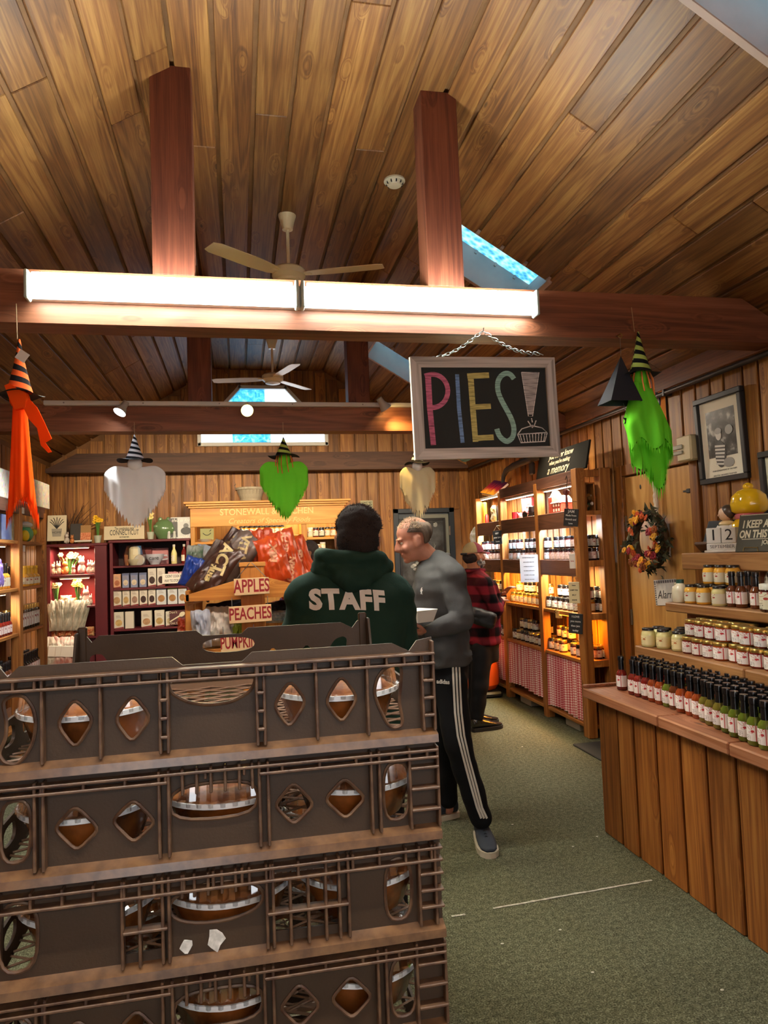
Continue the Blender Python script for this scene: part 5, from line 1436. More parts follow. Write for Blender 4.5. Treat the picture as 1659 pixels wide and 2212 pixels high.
# hot sauce bottles on the counter top, rows from the front
rs = random.Random(6)
FX = [(3.50, 1.975), (3.28, 1.968), (3.05, 1.965), (2.87, 1.96), (2.62, 1.92), (2.40, 1.885), (1.6, 1.88)]
def front_x(y):
    for (ya, xa), (yb_, xb) in zip(FX[:-1], FX[1:]):
        if yb_ <= y <= ya: return xa + (xb - xa) * (ya - y) / (ya - yb_)
    return 1.88
def sauce_at(i):
    return 'red' if i < 5 else ('rust' if i < 7 else ('green' if i == 7 else ('brown' if i < 9 else ('rust' if i < 12 else ('olive' if i < 15 else 'green')))))
WORD = dict(red='red', rust='orange brown', green='green', brown='brown', olive='olive')
for row in range(4):
    for i in range(27):
        y = 3.50 - i * .0615 - (row % 2) * .03
        x = front_x(y) + row * .059
        if x > 2.21 or (row == 0 and i in (1,)): continue
        col = sauce_at(i)
        lab = f'{WORD[col]} sauce bottle, {ordinal(i)} from the far end, {["front", "second", "third", "fourth"][row]} row on the counter top'
        put('sauce_bottle', G[col], M_CAP, L_RED, 'sauce', (x + rs.uniform(-.004, .004), y + rs.uniform(-.004, .004), .75), -pi / 2 - .35 + rs.uniform(-.45, .45), lab, 'hot sauce bottles on the counter', 'bottle')
# second shelf: mustard and two layers of gold lidded jam
for i, (x, y) in enumerate(((2.17, 3.54), (2.20, 3.445), (2.215, 3.33), (2.25, 3.50), (2.28, 3.41), (2.29, 3.31), (2.26, 3.58), (2.34, 3.48), (2.34, 3.38))):
    put('mustard_jar', G['pale'], M_LIDB, L_YEL, 'mustard', (x, y, .96), -pi / 2 - .4 + rs.uniform(-.3, .3), f'pale mustard jar with black lid, {ordinal(i)} of the far group on the second shelf', 'pale mustard jars', 'jar')
for i in range(18):
    y = 3.24 - i * .082
    for layer, dz in (('lower', 0), ('upper', .0855)):
        for row in range(2):
            if layer == 'upper' and (row == 0) != (i % 5 in (1, 3, 4)): pass
            x = 2.215 + row * .083 + (.02 if layer == 'upper' else 0)
            if row == 0 and i % 7 == 4: x += .02
            if row == 1 and layer == 'upper' and i % 6 == 5: continue
            put('jam_jar', G['red' if (i // 3) % 2 == 0 else 'rust'], M_LIDG, L_RED, 'squat', (x + rs.uniform(-.004, .004), y + rs.uniform(-.003, .003) + (.02 if row else 0), .96 + dz), -pi / 2 - .3 + rs.uniform(-.4, .4),
                f'gold lidded jam jar, {ordinal(i)} from far end, {layer} layer, {"front" if row == 0 else "back"} row, second counter shelf', 'gold lidded jam jars', 'jar')
# third shelf
jg = root('syrup_jug', 'cream syrup jug with a green cap at the far end of the third shelf', 'jug', (2.385, 3.545, 1.19))
MB().lathe([(.0, 0), (.042, 0), (.046, .005), (.046, .06), (.040, .085), (.022, .098), (.018, .108), (.0, .108)], 22).build('body', G['cream'], jg, smooth=50); MB().lathe([(.021, .104), (.021, .124), (.0, .125)], 16, cap=False).build('cap', mat('green_cap', '1d4a40', .4), jg, smooth=50); MB().tube([(0, .02, .10), (0, .045, .1), (0, .05, .075), (0, .044, .06)], .006, 8).build('handle', G['cream'], jg, smooth=True)
ip = [(2.38, 3.44), (2.385, 3.345), (2.385, 3.22), (2.46, 3.47), (2.47, 3.38), (2.47, 3.28), (2.53, 3.42)]
for i, (x, y) in enumerate(ip):
    put('mustard_jar', G['pale' if i == 2 else 'yellow'], M_LIDB, L_CREAM, 'mustard', (x, y, 1.19), -pi / 2 - .5 + rs.uniform(-.2, .2), f'{"cream" if i == 2 else "yellow"} mustard jar, {["first", "second", "third"][i] + " of the front three" if i < 3 else ordinal(i - 3) + " of the back ones"}, third counter shelf', 'mustard jars on the third shelf')
for i, (x, y) in enumerate(((2.47, 3.40), (2.475, 3.315), (2.475, 3.225), (2.53, 3.36))): put('mustard_jar', G['yellow'], M_LIDB, L_CREAM, 'mustard', (x, y, 1.292), -pi / 2 - .5 + rs.uniform(-.2, .2), f'yellow mustard jar stacked on the others, {ordinal(i)} from the far end', 'mustard jars on the third shelf')
for i, (x, y) in enumerate(((2.40, 3.14), (2.40, 3.075), (2.41, 2.985), (2.46, 3.1), (2.45, 2.93), (2.46, 2.87), (2.45, 2.80))):
    put('sauce_bottle', G['brown'], M_CAP, L_RED, 'sauce', (x, y, 1.19), -pi / 2 - .5 + rs.uniform(-.2, .2), f'brown sauce bottle, {ordinal(i)} of the group on the third counter shelf', 'brown sauce bottles on the third shelf', 'bottle')
put('dark_preserve_jar', G['plum'], M_LIDW, L_CREAM, 'squat', (2.37, 2.835, 1.19), -2., 'large dark preserve jar with pale lid at the right edge', None).scale = (1.35, 1.35, 1.5)
for i, yy_ in enumerate((3.06, 2.97)): bag('paper_packet', ['white paper packet behind the sauce bottles, nearer the mustard', 'white paper packet behind the sauce bottles, nearer the right edge'][i], 'packet', .11, .16, .05, mat('packet_white', 'd3cfc4', .6, var=.15), (2.56, yy_, 1.19), (0, 0, pi / 2 - .3), 40 + i)
# on the top board
bk = root('calendar_blocks', 'white block calendar showing 12 SEPTEMBER on the top board', 'calendar', (2.61, 3.46, 1.456), rz=.7)
M_BLK = mat('block_white', 'd9d7cf', .6)
for i, dgt in enumerate('12'):
    yy_ = .042 - i * .078
    MB().box((-.035, yy_ - .037, .05), (.035, yy_ + .037, .135), .003).build('number_block', M_BLK, bk); text(dgt, .085, M_BLACK, bk, T(-.0356, yy_, .093) @ face_left(), ext=.0004)
MB().box((-.035, -.075, .012), (.035, .08, .049), .003).build('month_block', M_BLK, bk); text('SEPTEMBER', .025, mat('grey_print', '55555a', .7), bk, T(-.0356, .0, .031) @ face_left(), ext=.0004)
MB().box((-.05, -.085, 0), (.05, .09, .012), .002).build('tray', M_BLK, bk); MB().box((-.03, -.118, .012), (.03, -.085, .09), .003).build('spare_block', M_BLK, bk); text('8', .07, M_BLACK, bk, T(-.0306, -.10, .055) @ face_left(), ext=.0004)
ks = root('heart_sign', 'black tin sign beginning I KEEP A CLOSE at the right edge', 'sign', (2.575, 3.10, 1.456), rot=(0, rad(14), .12))
MB().box((-.004, -.34, 0), (.004, .195, .20), .002).build('plate', mat('sign_black', '25241f', .5), ks)
M_SC = mat('sign_ivory', 'd9d4be', .7)
text('I KEEP A CLOSE WATCH', .056, M_SC, ks, T(-.0046, .165, .145) @ face_left(), ext=.0004, bold=.0018, align='LEFT', sx=.8, shear=.08); text('ON THIS HEART OF MINE', .056, M_SC, ks, T(-.0046, .18, .092) @ face_left(), ext=.0004, bold=.0018, align='LEFT', sx=.8, shear=.08); text('JOHNNY CASH', .032, M_SC, ks, T(-.0046, .03, .048) @ face_left(), ext=.0004, align='LEFT', bold=.0006)
MB().box((-.0046, -.3, .066), (-.004, .16, .069)).build('rule_line', M_SC, ks); MB().box((-.0052, -.32, .194), (-.004, .185, .197)).build('border', M_SC, ks); MB().tube([(-.006, .14, .005), (-.006, .135, .024), (-.006, .05, .022), (-.006, .045, .003)], .002, 5).build('easel_wire', mat('brass_wire', 'a08a50', .4, metal=.8), ks)
tb = root('tilted_board', 'black tablet shaped board leaning on a wire easel on the top board', 'board', (2.68, 3.62, 1.456), rot=(0, rad(32), .45))
MB().box((-.012, -.09, .0), (.012, .09, .21), .004).build('board', M_BLACK, tb)
MB().tube([(-.03, -.05, 0), (-.04, -.03, .09), (-.04, .0, .09), (-.03, .02, 0)], .004, 6).build('easel_wire', M_STEEL, tb); MB().box((-.09, -.09, -.002), (-.01, .09, .018), .004).build('book_ledge', mat('ledge_brown', '5a4030', .6), tb)
cj = root('cookie_jar', 'yellow glazed ceramic cookie jar with rounded lid on the top board', 'cookie jar', (2.81, 3.49, 1.456))
M_YG = mat('yellow_glaze', 'e0b21e', .12, spec=.8, coat=0) if False else mat('yellow_glaze', 'e2b81f', .12, spec=.8)
MB().lathe([(.0, .0), (.08, 0), (.10, .03), (.112, .09), (.10, .15), (.075, .18), (.0, .182)], 26).build('body', M_YG, cj, smooth=60); MB().lathe([(.072, .178), (.078, .185), (.078, .205), (.07, .212), (.0, .213)], 24).build('collar', mat('pink_glaze', 'c86a72', .15, spec=.7), cj, smooth=60)
MB().lathe([(.070, .21), (.092, .225), (.098, .265), (.088, .31), (.06, .338), (.03, .35), (.0, .352)], 26).build('lid', M_YG, cj, smooth=60); MB().ell((0, 0, .362), (.028, .028, .022), 14, 8).build('knob', M_YG, cj, smooth=True)
fgr = root('child_figurine', 'ceramic figurine of a brown haired child in white with a cream collar', 'figurine', (2.73, 3.58, 1.456))
MB().lathe([(.0, 0), (.055, 0), (.06, .02), (.058, .10), (.045, .145), (.022, .162), (.0, .165)], 20).build('dress', mat('white_glaze', 'dcd8d0', .2), fgr, smooth=60); MB().ell((0, 0, .158), (.042, .046, .022), 18, 8).build('collar', mat('cream_glaze', 'd8c490', .25), fgr, smooth=True)
MB().ell((-.004, .004, .215), (.037, .037, .042), 18, 12).build('face', mat('doll_skin', 'd8b090', .35), fgr, smooth=True); MB().ell((.006, -.006, .226), (.040, .042, .042), 18, 12).build('hair', mat('doll_hair', '4a3a30', .3), fgr, smooth=True); MB().ell((-.038, .014, .208), (.008, .008, .007), 8, 6).build('nose', MATS['doll_skin'], fgr, smooth=True)
for s_ in (-1, 1): MB().tube([(-.0, s_ * .05, .14), (-.02, s_ * .068, .10), (-.045, s_ * .04, .09)], [.024, .022, .016], 10).build('sleeve', MATS['white_glaze'], fgr, smooth=True)
# ================================================================== back wall: door, signs, cabinets
d2 = link('door_2', None); tag(d2, 'dark grey door with pale panel in the back wall', kind='structure')
M_DGREY, M_PGREY, M_NAVYD = mat('door_blue_grey', '3d4750', .5), mat('door_pale_grey', '7d8178', .5), mat('door_navy', '1d2a36', .45)
MB().box((DOOR[0] + .03, YB - .0, .0), (DOOR[1] - .03, YB + .04, DOOR[3] - .03), .003).build('door_leaf', M_DGREY, d2)
MB().box((DOOR[0] + .33, YB - .006, 1.0), (DOOR[1] - .05, YB, 2.0), .003).build('door_panel', M_PGREY, d2)
for lo, hi in (((DOOR[0] - .02, YB - .04, 0), (DOOR[0] + .05, YB + .02, DOOR[3] + .02)), ((DOOR[1] - .05, YB - .04, 0), (DOOR[1] + .02, YB + .02, DOOR[3] + .02)), ((DOOR[0] - .02, YB - .04, DOOR[3] - .04), (DOOR[1] + .02, YB + .02, DOOR[3] + .02))):
    MB().box(lo, hi, .005).build('door_casing', M_NAVYD, d2)
for zz in (1.78, 1.1): MB().box((DOOR[1] - .06, YB - .05, zz - .06), (DOOR[1] - .04, YB - .035, zz + .06), .003).build('hinge', M_STEEL, d2)
po = root('floral_poster', 'black framed dark poster of flowers on the grey back door', 'poster', (2.33, YB - .03, 1.52))
for lo, hi in (((-.31, -.012, -.46), (-.28, .014, .43)), ((.28, -.012, -.46), (.31, .014, .43)), ((-.28, -.012, -.46), (.28, .014, -.43)), ((-.28, -.012, .40), (.28, .014, .43))): MB().box(lo, hi, .003).build('frame_bar', M_BLACK, po)
MB().box((-.28, -.004, -.43), (.28, .01, .40)).build('print', mat('poster_dark', '23272a', .35, col2='50565a', nscale=7.), po)
rp_ = random.Random(3)
PC = [mat('poster_' + n, c, .5) for n, c in (('rose', '8a4a58'), ('cream', 'c9b98a'), ('grey', '8d9290'), ('white', 'b9bcb8'))]
for k in range(44):
    x, z = rp_.uniform(-.24, .24), rp_.uniform(-.40, .36)
    MB().prism(oval(x, z, rp_.uniform(.008, .03), rp_.uniform(.008, .03), 9), .001, M=T(0, -.0055 - k * .00004, 0)).build('printed_flower', PC[k % 4 if z < .0 else (2 + k % 2)], po)
for k in range(9): MB().tube([(rp_.uniform(-.1, .1), -.005, -.4), (rp_.uniform(-.15, .15), -.005, -.2), (rp_.uniform(-.2, .2), -.005, rp_.uniform(-.1, .1))], .003, 4).build('printed_stem', PC[2], po)
hs = root('help_sign', 'small pale green sign with HELP on the back wall', 'sign', tuple(P(792, 1095, Y=YB - .03)))
MB().box((-.082, -.004, -.083), (.082, .004, .083), .002).build('board', mat('sign_sage', 'a9a98a', .7), hs)
for s_, sz, zz in (('I CANT GET', .026, .055), ('HELP', .062, .015), ('TO GET', .018, -.022), ('TRAINED', .036, -.05)): text(s_, sz, mat('sign_dark_green', '3a4438', .8), hs, T(0, -.0045, zz) @ FRONT, ext=.0004, bold=.001)

W_RED = mat('burgundy_paint', '5f1c26', .45, var=.15, nscale=6.); M_REDIN = mat('red_paint', 'a8201c', .5, var=.1)
YC = 8.50
def Z(px, py, y=YC): return P(px, py, Y=y).z
def Xx(px, py, y=YC): return P(px, py, Y=y).x
def cabinet(name, label, x0, x1, ztop, shelves, m, mback, sw=.035, rs_=None, cat='cabinet', y0=YC, y1=8.93, over=.03, pn='shelf'):
    r = root(name, label, cat, (0, 0, 0))
    MB().box((x0, y0, 0), (x0 + sw, y1, ztop - .03), .003).build('side_panel', m, r); MB().box((x1 - (rs_ or sw), y0, 0), (x1, y1, ztop - .03), .003).build('side_panel', m, r)
    MB().box((x0 + sw, y1 - .02, 0), (x1 - sw, y1 - .005, ztop - .03)).build('back_panel', mback, r)
    MB().box((x0 - over, y0 - over, ztop - .03), (x1 + over, y1, ztop - .0012), .006).build('top', m, r)
    for z in shelves: MB().box((x0 + sw, y0 + .005, z - .025), (x1 - (rs_ or sw), y1 - .02, z - .0012), .003).build(pn, m, r)
    return r
ZA1, ZA2, ZA3 = Z(160, 1241), Z(160, 1309), Z(160, 1376)
ca = cabinet('burgundy_cabinet', 'burgundy open cabinet with a glowing red inside in the back left corner', XL + .06, -1.47, 1.752, (ZA1, ZA2, ZA3, .15), W_RED, M_REDIN, rs_=.13, over=.01)
for zz in (1.72, ZA1 - .028):
    MB().box((-1.98, YC + .03, zz - .02), (-1.66, YC + .06, zz), .003).build('strip_light', M_METALW, ca); MB().box((-1.97, YC + .035, zz - .023), (-1.67, YC + .055, zz - .0195)).build('diffuser', emissive('cabinet_strip', 'ffb48a', 9), ca)
    area_light('cabinet_glow', (-1.82, YC + .05, zz - .026), (0, 0, 0), .32, .04, 5., (1, .72, .5))
MB().box((-2.0, YC + .06, ZA3 - .5), (-1.62, YC + .2, ZA3 - .03)).build('inner_panel', W_RED, ca)
ZB1, ZB2, ZB3, ZB4 = Z(320, 1220), Z(320, 1268), Z(320, 1308), Z(320, 1356)
cb_ = cabinet('burgundy_bookcase', 'burgundy bookcase of baking goods right of the glowing cabinet', -1.44, -.565, 1.775, (ZB1, ZB2, ZB3, ZB4, .15), W_RED, mat('burgundy_dark', '2e1015', .6), over=.01)
# figurines, flowers and bags in the corner cabinet
def figurine(x, z, s, c, label, ear=True, y=YC + .09):
    r = root('animal_figurine', label, 'figurine', (x, y, z), group='ceramic animals in the corner cabinet'); m = mat('ceramic_' + c, c, .35)
    MB().ell((0, 0, .045 * s), (.034 * s, .03 * s, .045 * s), 14, 9).build('body', m, r, smooth=True); MB().ell((0, -.008, .105 * s), (.027 * s, .026 * s, .026 * s), 14, 9).build('head', m, r, smooth=True)
    for q in (-1, 1):
        MB().ell((q * .014 * s, 0, .135 * s), (.008 * s, .007 * s, (.024 if ear else .010) * s), 8, 6).build('ear', m, r, smooth=True); MB().ell((q * .02 * s, -.024 * s, .03 * s), (.011 * s, .012 * s, .02 * s), 8, 6).build('paw', m, r, smooth=True)
    return r
for i, (px, s_, c_) in enumerate(((110, .95, 'd8c0a0'), (122, 1.0, 'cdb89a'), (137, 1.15, 'd88a48'), (155, .75, 'c89a90'), (173, 1.3, 'd8b8b0'), (190, 1.0, 'd6c4b8'), (199, .95, 'cfc0b0'))):
    figurine(Xx(px, 1238), ZA1, s_, c_, f'small ceramic animal, {ordinal(i)} from the left on the top shelf of the glowing cabinet')
figurine(Xx(182, 1300), ZA2, 1.35, 'd0aaa0', 'pink ceramic rabbit at the right of the second glowing shelf'); figurine(Xx(172, 1300), ZA2, .8, 'b8b4aa', 'grey ceramic animal at the right of the second glowing shelf'); figurine(Xx(192, 1302), ZA2, .8, 'c8bcae', 'small pale ceramic animal at the right end of the second glowing shelf')
M_STEM, M_DAF, M_DAFW = mat('flower_stem', '4f7a34', .7), mat('daffodil_yellow', 'e8b820', .6), mat('daffodil_pale', 'ead890', .6)
def flowers(name, label, x, y, z, h, n, mf, pot=None, spread=.03, seed=0, cat='flowers'):
    r = root(name, label, cat, (x, y, z)); rn = random.Random(seed)
    z0 = 0
    if pot: MB().lathe([(.0, 0), (.03, 0), (.042, .08), (.044, .085), (.04, .085), (.036, .07), (.0, .07)], 18).build('pot', pot, r, smooth=40); z0 = .06
    for k in range(n):
        a, q = rn.uniform(0, 6.3), rn.uniform(0, spread); hh = h * rn.uniform(.75, 1)
        e = Vector((q * cos(a) * 1.4, q * sin(a), z0 + hh))
        MB().tube([(q * .3 * cos(a), q * .3 * sin(a), z0 * .8), (q * .6 * cos(a), q * .6 * sin(a), z0 + hh * .5), e], .0035, 4).build('stem', M_STEM, r)
        if k % 5 < 3: link('blossom', FLW(mf), r, e, (rn.uniform(.6, 1.6), 0, rn.uniform(-.6, .6)))
    return r
_fl = {}
def FLW(m):
    if m.name not in _fl:
        b = MB()
        for j in range(6): b.ell((.018 * cos(j * pi / 3), .018 * sin(j * pi / 3), 0), (.013, .010, .004), 7, 4)
        b.lathe([(.006, 0), (.009, .018), (.011, .02), (.0, .006)], 8, cap=False)
        _fl[m.name] = b.mesh('blossom', m, smooth=True)
    return _fl[m.name]
flowers('daffodil_bunch', 'pale daffodils standing on the left of the second glowing shelf', Xx(118, 1305), YC + .08, ZA2, .26, 16, M_DAFW, seed=1, spread=.035); flowers('daffodil_bunch', 'bright yellow daffodils in the middle of the second glowing shelf', Xx(165, 1305), YC + .08, ZA2, .28, 18, M_DAF, seed=2, spread=.035)
flowers('pale_flower_spray', 'pale green flower spray behind the animals on the top glowing shelf', Xx(140, 1238), YC + .2, ZA1, .24, 30, M_DAFW, seed=5, spread=.10)
for i, px in enumerate((140, 150)):
    bag('candy_bag', ['orange and white sweets bag on the second glowing shelf', 'yellow sweets bag on the second glowing shelf'][i], 'bag', .13, .12 - .03 * i, .06, mat(['sweets_orange', 'sweets_yellow'][i], ['d8a070', 'd8b050'][i], .3, col2=['e8d8c0', 'c08a30'][i], nscale=40.), (Xx(px, 1305), YC + .05 + .02 * i, ZA2), (0, 0, 0), 60 + i)
M_TOW = mat('pale_towel', '7d7d70', .8, col2='b0ada0', nscale=12.)
for i, px in enumerate((118, 132, 146, 160, 171)):
    bag('pale_packet', f'pale grey hanging packet, {ordinal(i)} from the left below the daffodils', 'bag', .10, .34, .07, M_TOW, (Xx(px, 1330), YC - .02, Z(px, 1362)), (rad(-8), rad(-6 + 5 * i), .1), 70 + i, group='pale packets hanging in the corner cabinet')
for i, px in enumerate((112, 130, 146, 160, 176, 192)): bag('snack_packet', f'small cream snack packet, {ordinal(i)} from the left on the third glowing shelf', 'bag', .10, .10, .06, mat('snack_cream', 'c8a878', .4, col2='b05030', nscale=22.), (Xx(px, 1374), YC + .04, ZA3), (0, 0, .2), 80 + i, group='snack packets')
for i, px in enumerate((112, 128, 140, 155)):
    o = bag('red_snack_bag', f'{"white" if i == 0 else "red and white"} snack bag, {ordinal(i)} from the left at the cabinet foot', 'bag', .17, .30, .09, mat('snack_red' if i else 'snack_white', 'b03428' if i else 'c6c2b6', .3, col2='d8d0c8' if i % 2 else None, nscale=6.), (Xx(px, 1420, YC - .12), YC - .13, Z(px, 1436, YC - .12)), (rad(-12), .1, .2 - .1 * i), 90 + i)
    MB().box((-.05, -.055, .08), (.05, -.045, .2), .004).build('white_label', M_PAPER, o)
# things on top of the two cabinets
def front_board(name, label, px0, py0, px1, py1, y, m, lines, ml, t=.012, size=.03, cat='sign', lean=6, shear=0., sx=1.):
    a, b = P(px0, py0, Y=y), P(px1, py1, Y=y); w, h = b.x - a.x, a.z - b.z
    r = root(name, label, cat, ((a.x + b.x) / 2, y, b.z), rot=(rad(-lean), 0, 0))
    MB().box((-w / 2, 0, 0), (w / 2, t, h), .002).build('board', m, r)
    for i, ln in enumerate(lines): text(ln, size[i] if isinstance(size, (list, tuple)) else size, ml, r, T(0, -.0006, h - (i + .6) * h / (len(lines) + .2)) @ FRONT, ext=.0004, bold=.0008, shear=shear, sx=sx)
    return r
M_CRD, M_INK = mat('cream_board', 'cfc7ac', .75), mat('print_ink', '3a3a3a', .8)
cs_ = front_board('botanical_sign', 'cream sign printed with a plant on the left cabinet top', 101, 1113, 143, 1168, YC + .05, M_CRD, ['', ''], M_INK)
for k in range(7): MB().tube([(0, -.001, .14), (.05 * cos(k * pi / 6), -.001, .2 + .05 * sin(k * pi / 6)), (.075 * cos(k * pi / 6), -.001, .22 + .05 * sin(k * pi / 6))], .004, 4).build('printed_stem', M_INK, cs_)
MB().prism([(-.045, .05), (.045, .05), (.055, .14), (-.055, .14)], .001, M=T(0, -.001, 0)).build('printed_pot', mat('print_grey', '9a968a', .8), cs_); text('HOME', .035, M_INK, cs_, T(0, -.0018, .095) @ FRONT, ext=.0004)
front_board('slanted_display', 'dark slanted frame holding a card on the left cabinet top', 150, 1130, 176, 1166, YC + .1, mat('frame_dark', '2e2a28', .5), [], M_INK, lean=14)
ch_ = front_board('orange_card', 'small card with an orange checked lower half on the left cabinet top', 173, 1134, 196, 1166, YC + .06, mat('card_tan', '9a7444', .7), [], M_INK, lean=10); MB().box((-.055, -.002, .0), (.055, 0, .085)).build('checked_panel', mat('card_check', 'b5532c', .7, col2='d89a70', nscale=60.), ch_)
figurine(Xx(143, 1165), 1.752, .85, 'b8b0a8', 'small grey dressed ceramic animal on the left cabinet top', y=YC + .03); figurine(Xx(155, 1167), 1.752, .7, 'b8743c', 'small tan ceramic animal on the left cabinet top', ear=False, y=YC + .02)
front_board('white_booklet', 'white leaflet lying flat on the left cabinet top', 160, 1165, 198, 1168, YC + .0, M_PAPER, [], M_INK, lean=60)
front_board('state_sign', 'long cream CONNECTICUT sign leaning on the bookcase top', 224, 1137, 312, 1164, YC + .04, mat('linen_board', 'c2b69a', .75), ['The constitution state', 'CONNECTICUT', 'land of steady habits'], M_INK, size=[.045, .085, .024], sx=.52)
PT = mat('pot_pale', 'aeb5a4', .5)
flowers('potted_daffodil', 'yellow daffodils in a pale pot at the right end of the left cabinet', Xx(209, 1167), YC + .06, 1.752, .24, 22, M_DAF, pot=PT, seed=7, cat='potted plant'); flowers('potted_daffodil', 'pale daffodils in a pale pot right of the long cream sign', Xx(324, 1160), YC + .06, 1.775, .24, 24, M_DAFW, pot=PT, seed=8, cat='potted plant')
pg = root('green_pig', 'round green glazed pig shaped jar on the bookcase top', 'jar', (Xx(354, 1160), YC + .10, 1.775)); M_GG = mat('green_glaze', '5d7a52', .18, spec=.8)
MB().lathe([(.0, 0), (.075, 0), (.08, .01), (.125, .09), (.128, .12), (.10, .19), (.05, .225), (.0, .23)], 26).build('body', M_GG, pg, smooth=60); MB().ell((-.045, -.02, .225), (.026, .015, .03), 12, 8).build('ear', M_GG, pg, smooth=True); MB().ell((.045, -.02, .225), (.026, .015, .03), 12, 8).build('ear', M_GG, pg, smooth=True)
MB().ell((-.085, -.07, .14), (.035, .03, .03), 14, 8).build('snout', M_GG, pg, smooth=True); MB().tube([(.12, 0, .12), (.15, 0, .15), (.15, 0, .18), (.13, 0, .19)], .008, 8).build('tail', M_GG, pg, smooth=True)
bw_ = front_board('monochrome_sign', 'black and white photo sign leaning at the right end of the bookcase', 368, 1117, 412, 1163, YC + .03, mat('sign_pale_grey', 'b9bcbc', .5), [], M_INK)
MB().box((-.135, -.002, .02), (-.035, 0, .24), 0).build('printed_dark', M_BLACK, bw_); MB().prism(oval(.06, .09, .06, .045, 16), .001, M=T(0, -.002, 0)).build('printed_pan', M_BLACK, bw_); MB().prism(oval(.06, .15, .03, .03, 14), .001, M=T(0, -.002, 0)).build('printed_shape', mat('print_mid', '6a6c6e', .6), bw_)
text('this is for', .055, M_PAPER, bw_, T(.0, -.003, .215) @ FRONT, ext=.0004, shear=.4); text('cooks', .05, M_PAPER, bw_, T(.03, -.003, .025) @ FRONT, ext=.0004, shear=.4)
for i, px in enumerate((365, 377)): simple('salt_shaker', ['small white shaker in front of the monochrome sign, left one', 'small white shaker in front of the monochrome sign, right one'][i], 'shaker', MB().lathe([(.0, 0), (.02, 0), (.022, .01), (.015, .06), (.018, .07), (.014, .085), (.0, .09)], 14), mat('shaker_white', 'b9bdb8', .3), (Xx(px, 1163), YC + .005, 1.775), 50)
# bookcase goods
def carton(label, px0, px1, z, h, body, pic, band=None, y=YC + .03, d=.07, grp='cartons in the burgundy bookcase', picshape='oval', name='carton'):
    x0, x1 = Xx(px0, 1300), Xx(px1, 1300)
    r = root(name, label, 'box', ((x0 + x1) / 2, y, z), group=grp); w = (x1 - x0) / 2 - .003
    MB().box((-w, 0, 0), (w, d, h), .003).build('card_box', mat('carton_' + body, body, .55), r)
    if pic:
        mb = MB(); m = mat('print_' + pic, pic, .5, var=.35, nscale=30.)
        MB().prism(oval(0, h * .36, w * .72, h * .2, 14), .001, M=T(0, -.0012, 0)).build('food_picture', m, r)
        MB().prism([(-w, .004), (w, .004), (w, h * .12), (-w, h * .05)], .001, M=T(0, -.0011, 0)).build('colour_wedge', mat('print_maroon', '7a1f2c', .5), r) if band is None else MB().box((-w, -.0011, h * .86), (w, 0, h)).build('colour_band', mat('band_' + band, band, .5), r)
        for k in range(3): MB().box((-w * .6, -.0012, h * (.66 + k * .06)), (w * (.5 - .15 * k), 0, h * (.68 + k * .06))).build('print_line', mat('print_taupe', '8a8078', .6), r)
    return r
bo = root('gift_bowl', 'cellophane wrapped white bowl gift on the top bookcase shelf', 'gift', (Xx(290, 1218), YC + .06, ZB1))
MB().lathe([(.0, 0), (.12, .0), (.13, .12), (.10, .22), (.0, .24)], 14, M=RZ(.2)).build('cellophane', glassy('cello_film', 'ffffff', .15, .18), bo); MB().lathe([(.0, 0.0), (.05, .0), (.085, .06), (.085, .07), (.0, .065)], 18).build('bowl', mat('bowl_white', 'd8d2b4', .4), bo, smooth=40); MB().box((-.06, -.03, .05), (.06, .03, .21), .02).build('wrapped_towel', mat('towel_cream', 'dcd2ac', .8), bo)
lt = root('round_tin', 'round white lidded tin tilted on the top bookcase shelf', 'tin', (Xx(301, 1215), YC + .015, ZB1 + .058), rot=(rad(-72), 0, 0)); MB().lathe([(.0, -.02), (.056, -.02), (.058, .012), (.052, .016), (.0, .017)], 24).build('tin_body', M_METALW, lt, smooth=40); MB().lathe([(.0, 0), (.04, 0), (.04, .001), (.0, .001)], 20, M=T(0, 0, .0172)).build('tin_label', mat('tin_print', 'b5a89a', .6), lt)
cu_ = root('cafe_cup', 'large white cup reading cafe on the top bookcase shelf', 'cup', (Xx(333, 1215), YC + .08, ZB1)); MB().lathe([(.0, 0), (.05, 0), (.055, .015), (.095, .07), (.105, .12), (.10, .12), (.088, .07), (.0, .02)], 26).build('bowl', mat('cup_white', 'b8bccb', .25), cu_, smooth=50); MB().tube([(.10, 0, .10), (.14, 0, .10), (.145, 0, .06), (.08, 0, .05)], .009, 8).build('handle', MATS['cup_white'], cu_, smooth=True); text('cafe', .07, M_INK, cu_, T(0, -.098, .075) @ RX(rad(70)), ext=.001)
carton('pink gift carton behind the cafe cup', 296, 362, ZB1, .19, 'b87a80', None, y=YC + .22, name='pink_carton'); carton('dark red carton behind the round tin', 300, 326, ZB1, .2, '6a1f22', None, y=YC + .19, name='dark_carton')
put('syrup_bottle', G['pale'], M_LIDW, L_CREAM, 'tall', (Xx(375, 1215), YC + .08, ZB1), -pi / 2, 'pale green syrup bottle on the top bookcase shelf', None, 'bottle'); put('syrup_bottle', G['red'], M_LIDW, L_CREAM, 'tall', (Xx(397, 1215), YC + .08, ZB1), -pi / 2, 'red syrup bottle at the right end of the top bookcase shelf', None, 'bottle')
carton('peach packet at the left end of the second bookcase shelf', 244, 261, ZB2, .16, 'c89a78', 'b06a48')
for i, (a, b) in enumerate(((263, 279), (281, 298), (300, 317))): carton(f'{ordinal(i)} of the three blue packets on the second bookcase shelf', a, b, ZB2, .165, '8088a8', 'd8c8b0', band='5a6488')
for i, (a, b) in enumerate(((319, 338), (339, 357))): carton(f'{["left", "right"][i]} white chocolate cake box on the second bookcase shelf', a, b, ZB2, .21 - .0 * i, 'c9c4bc', '3a201c')
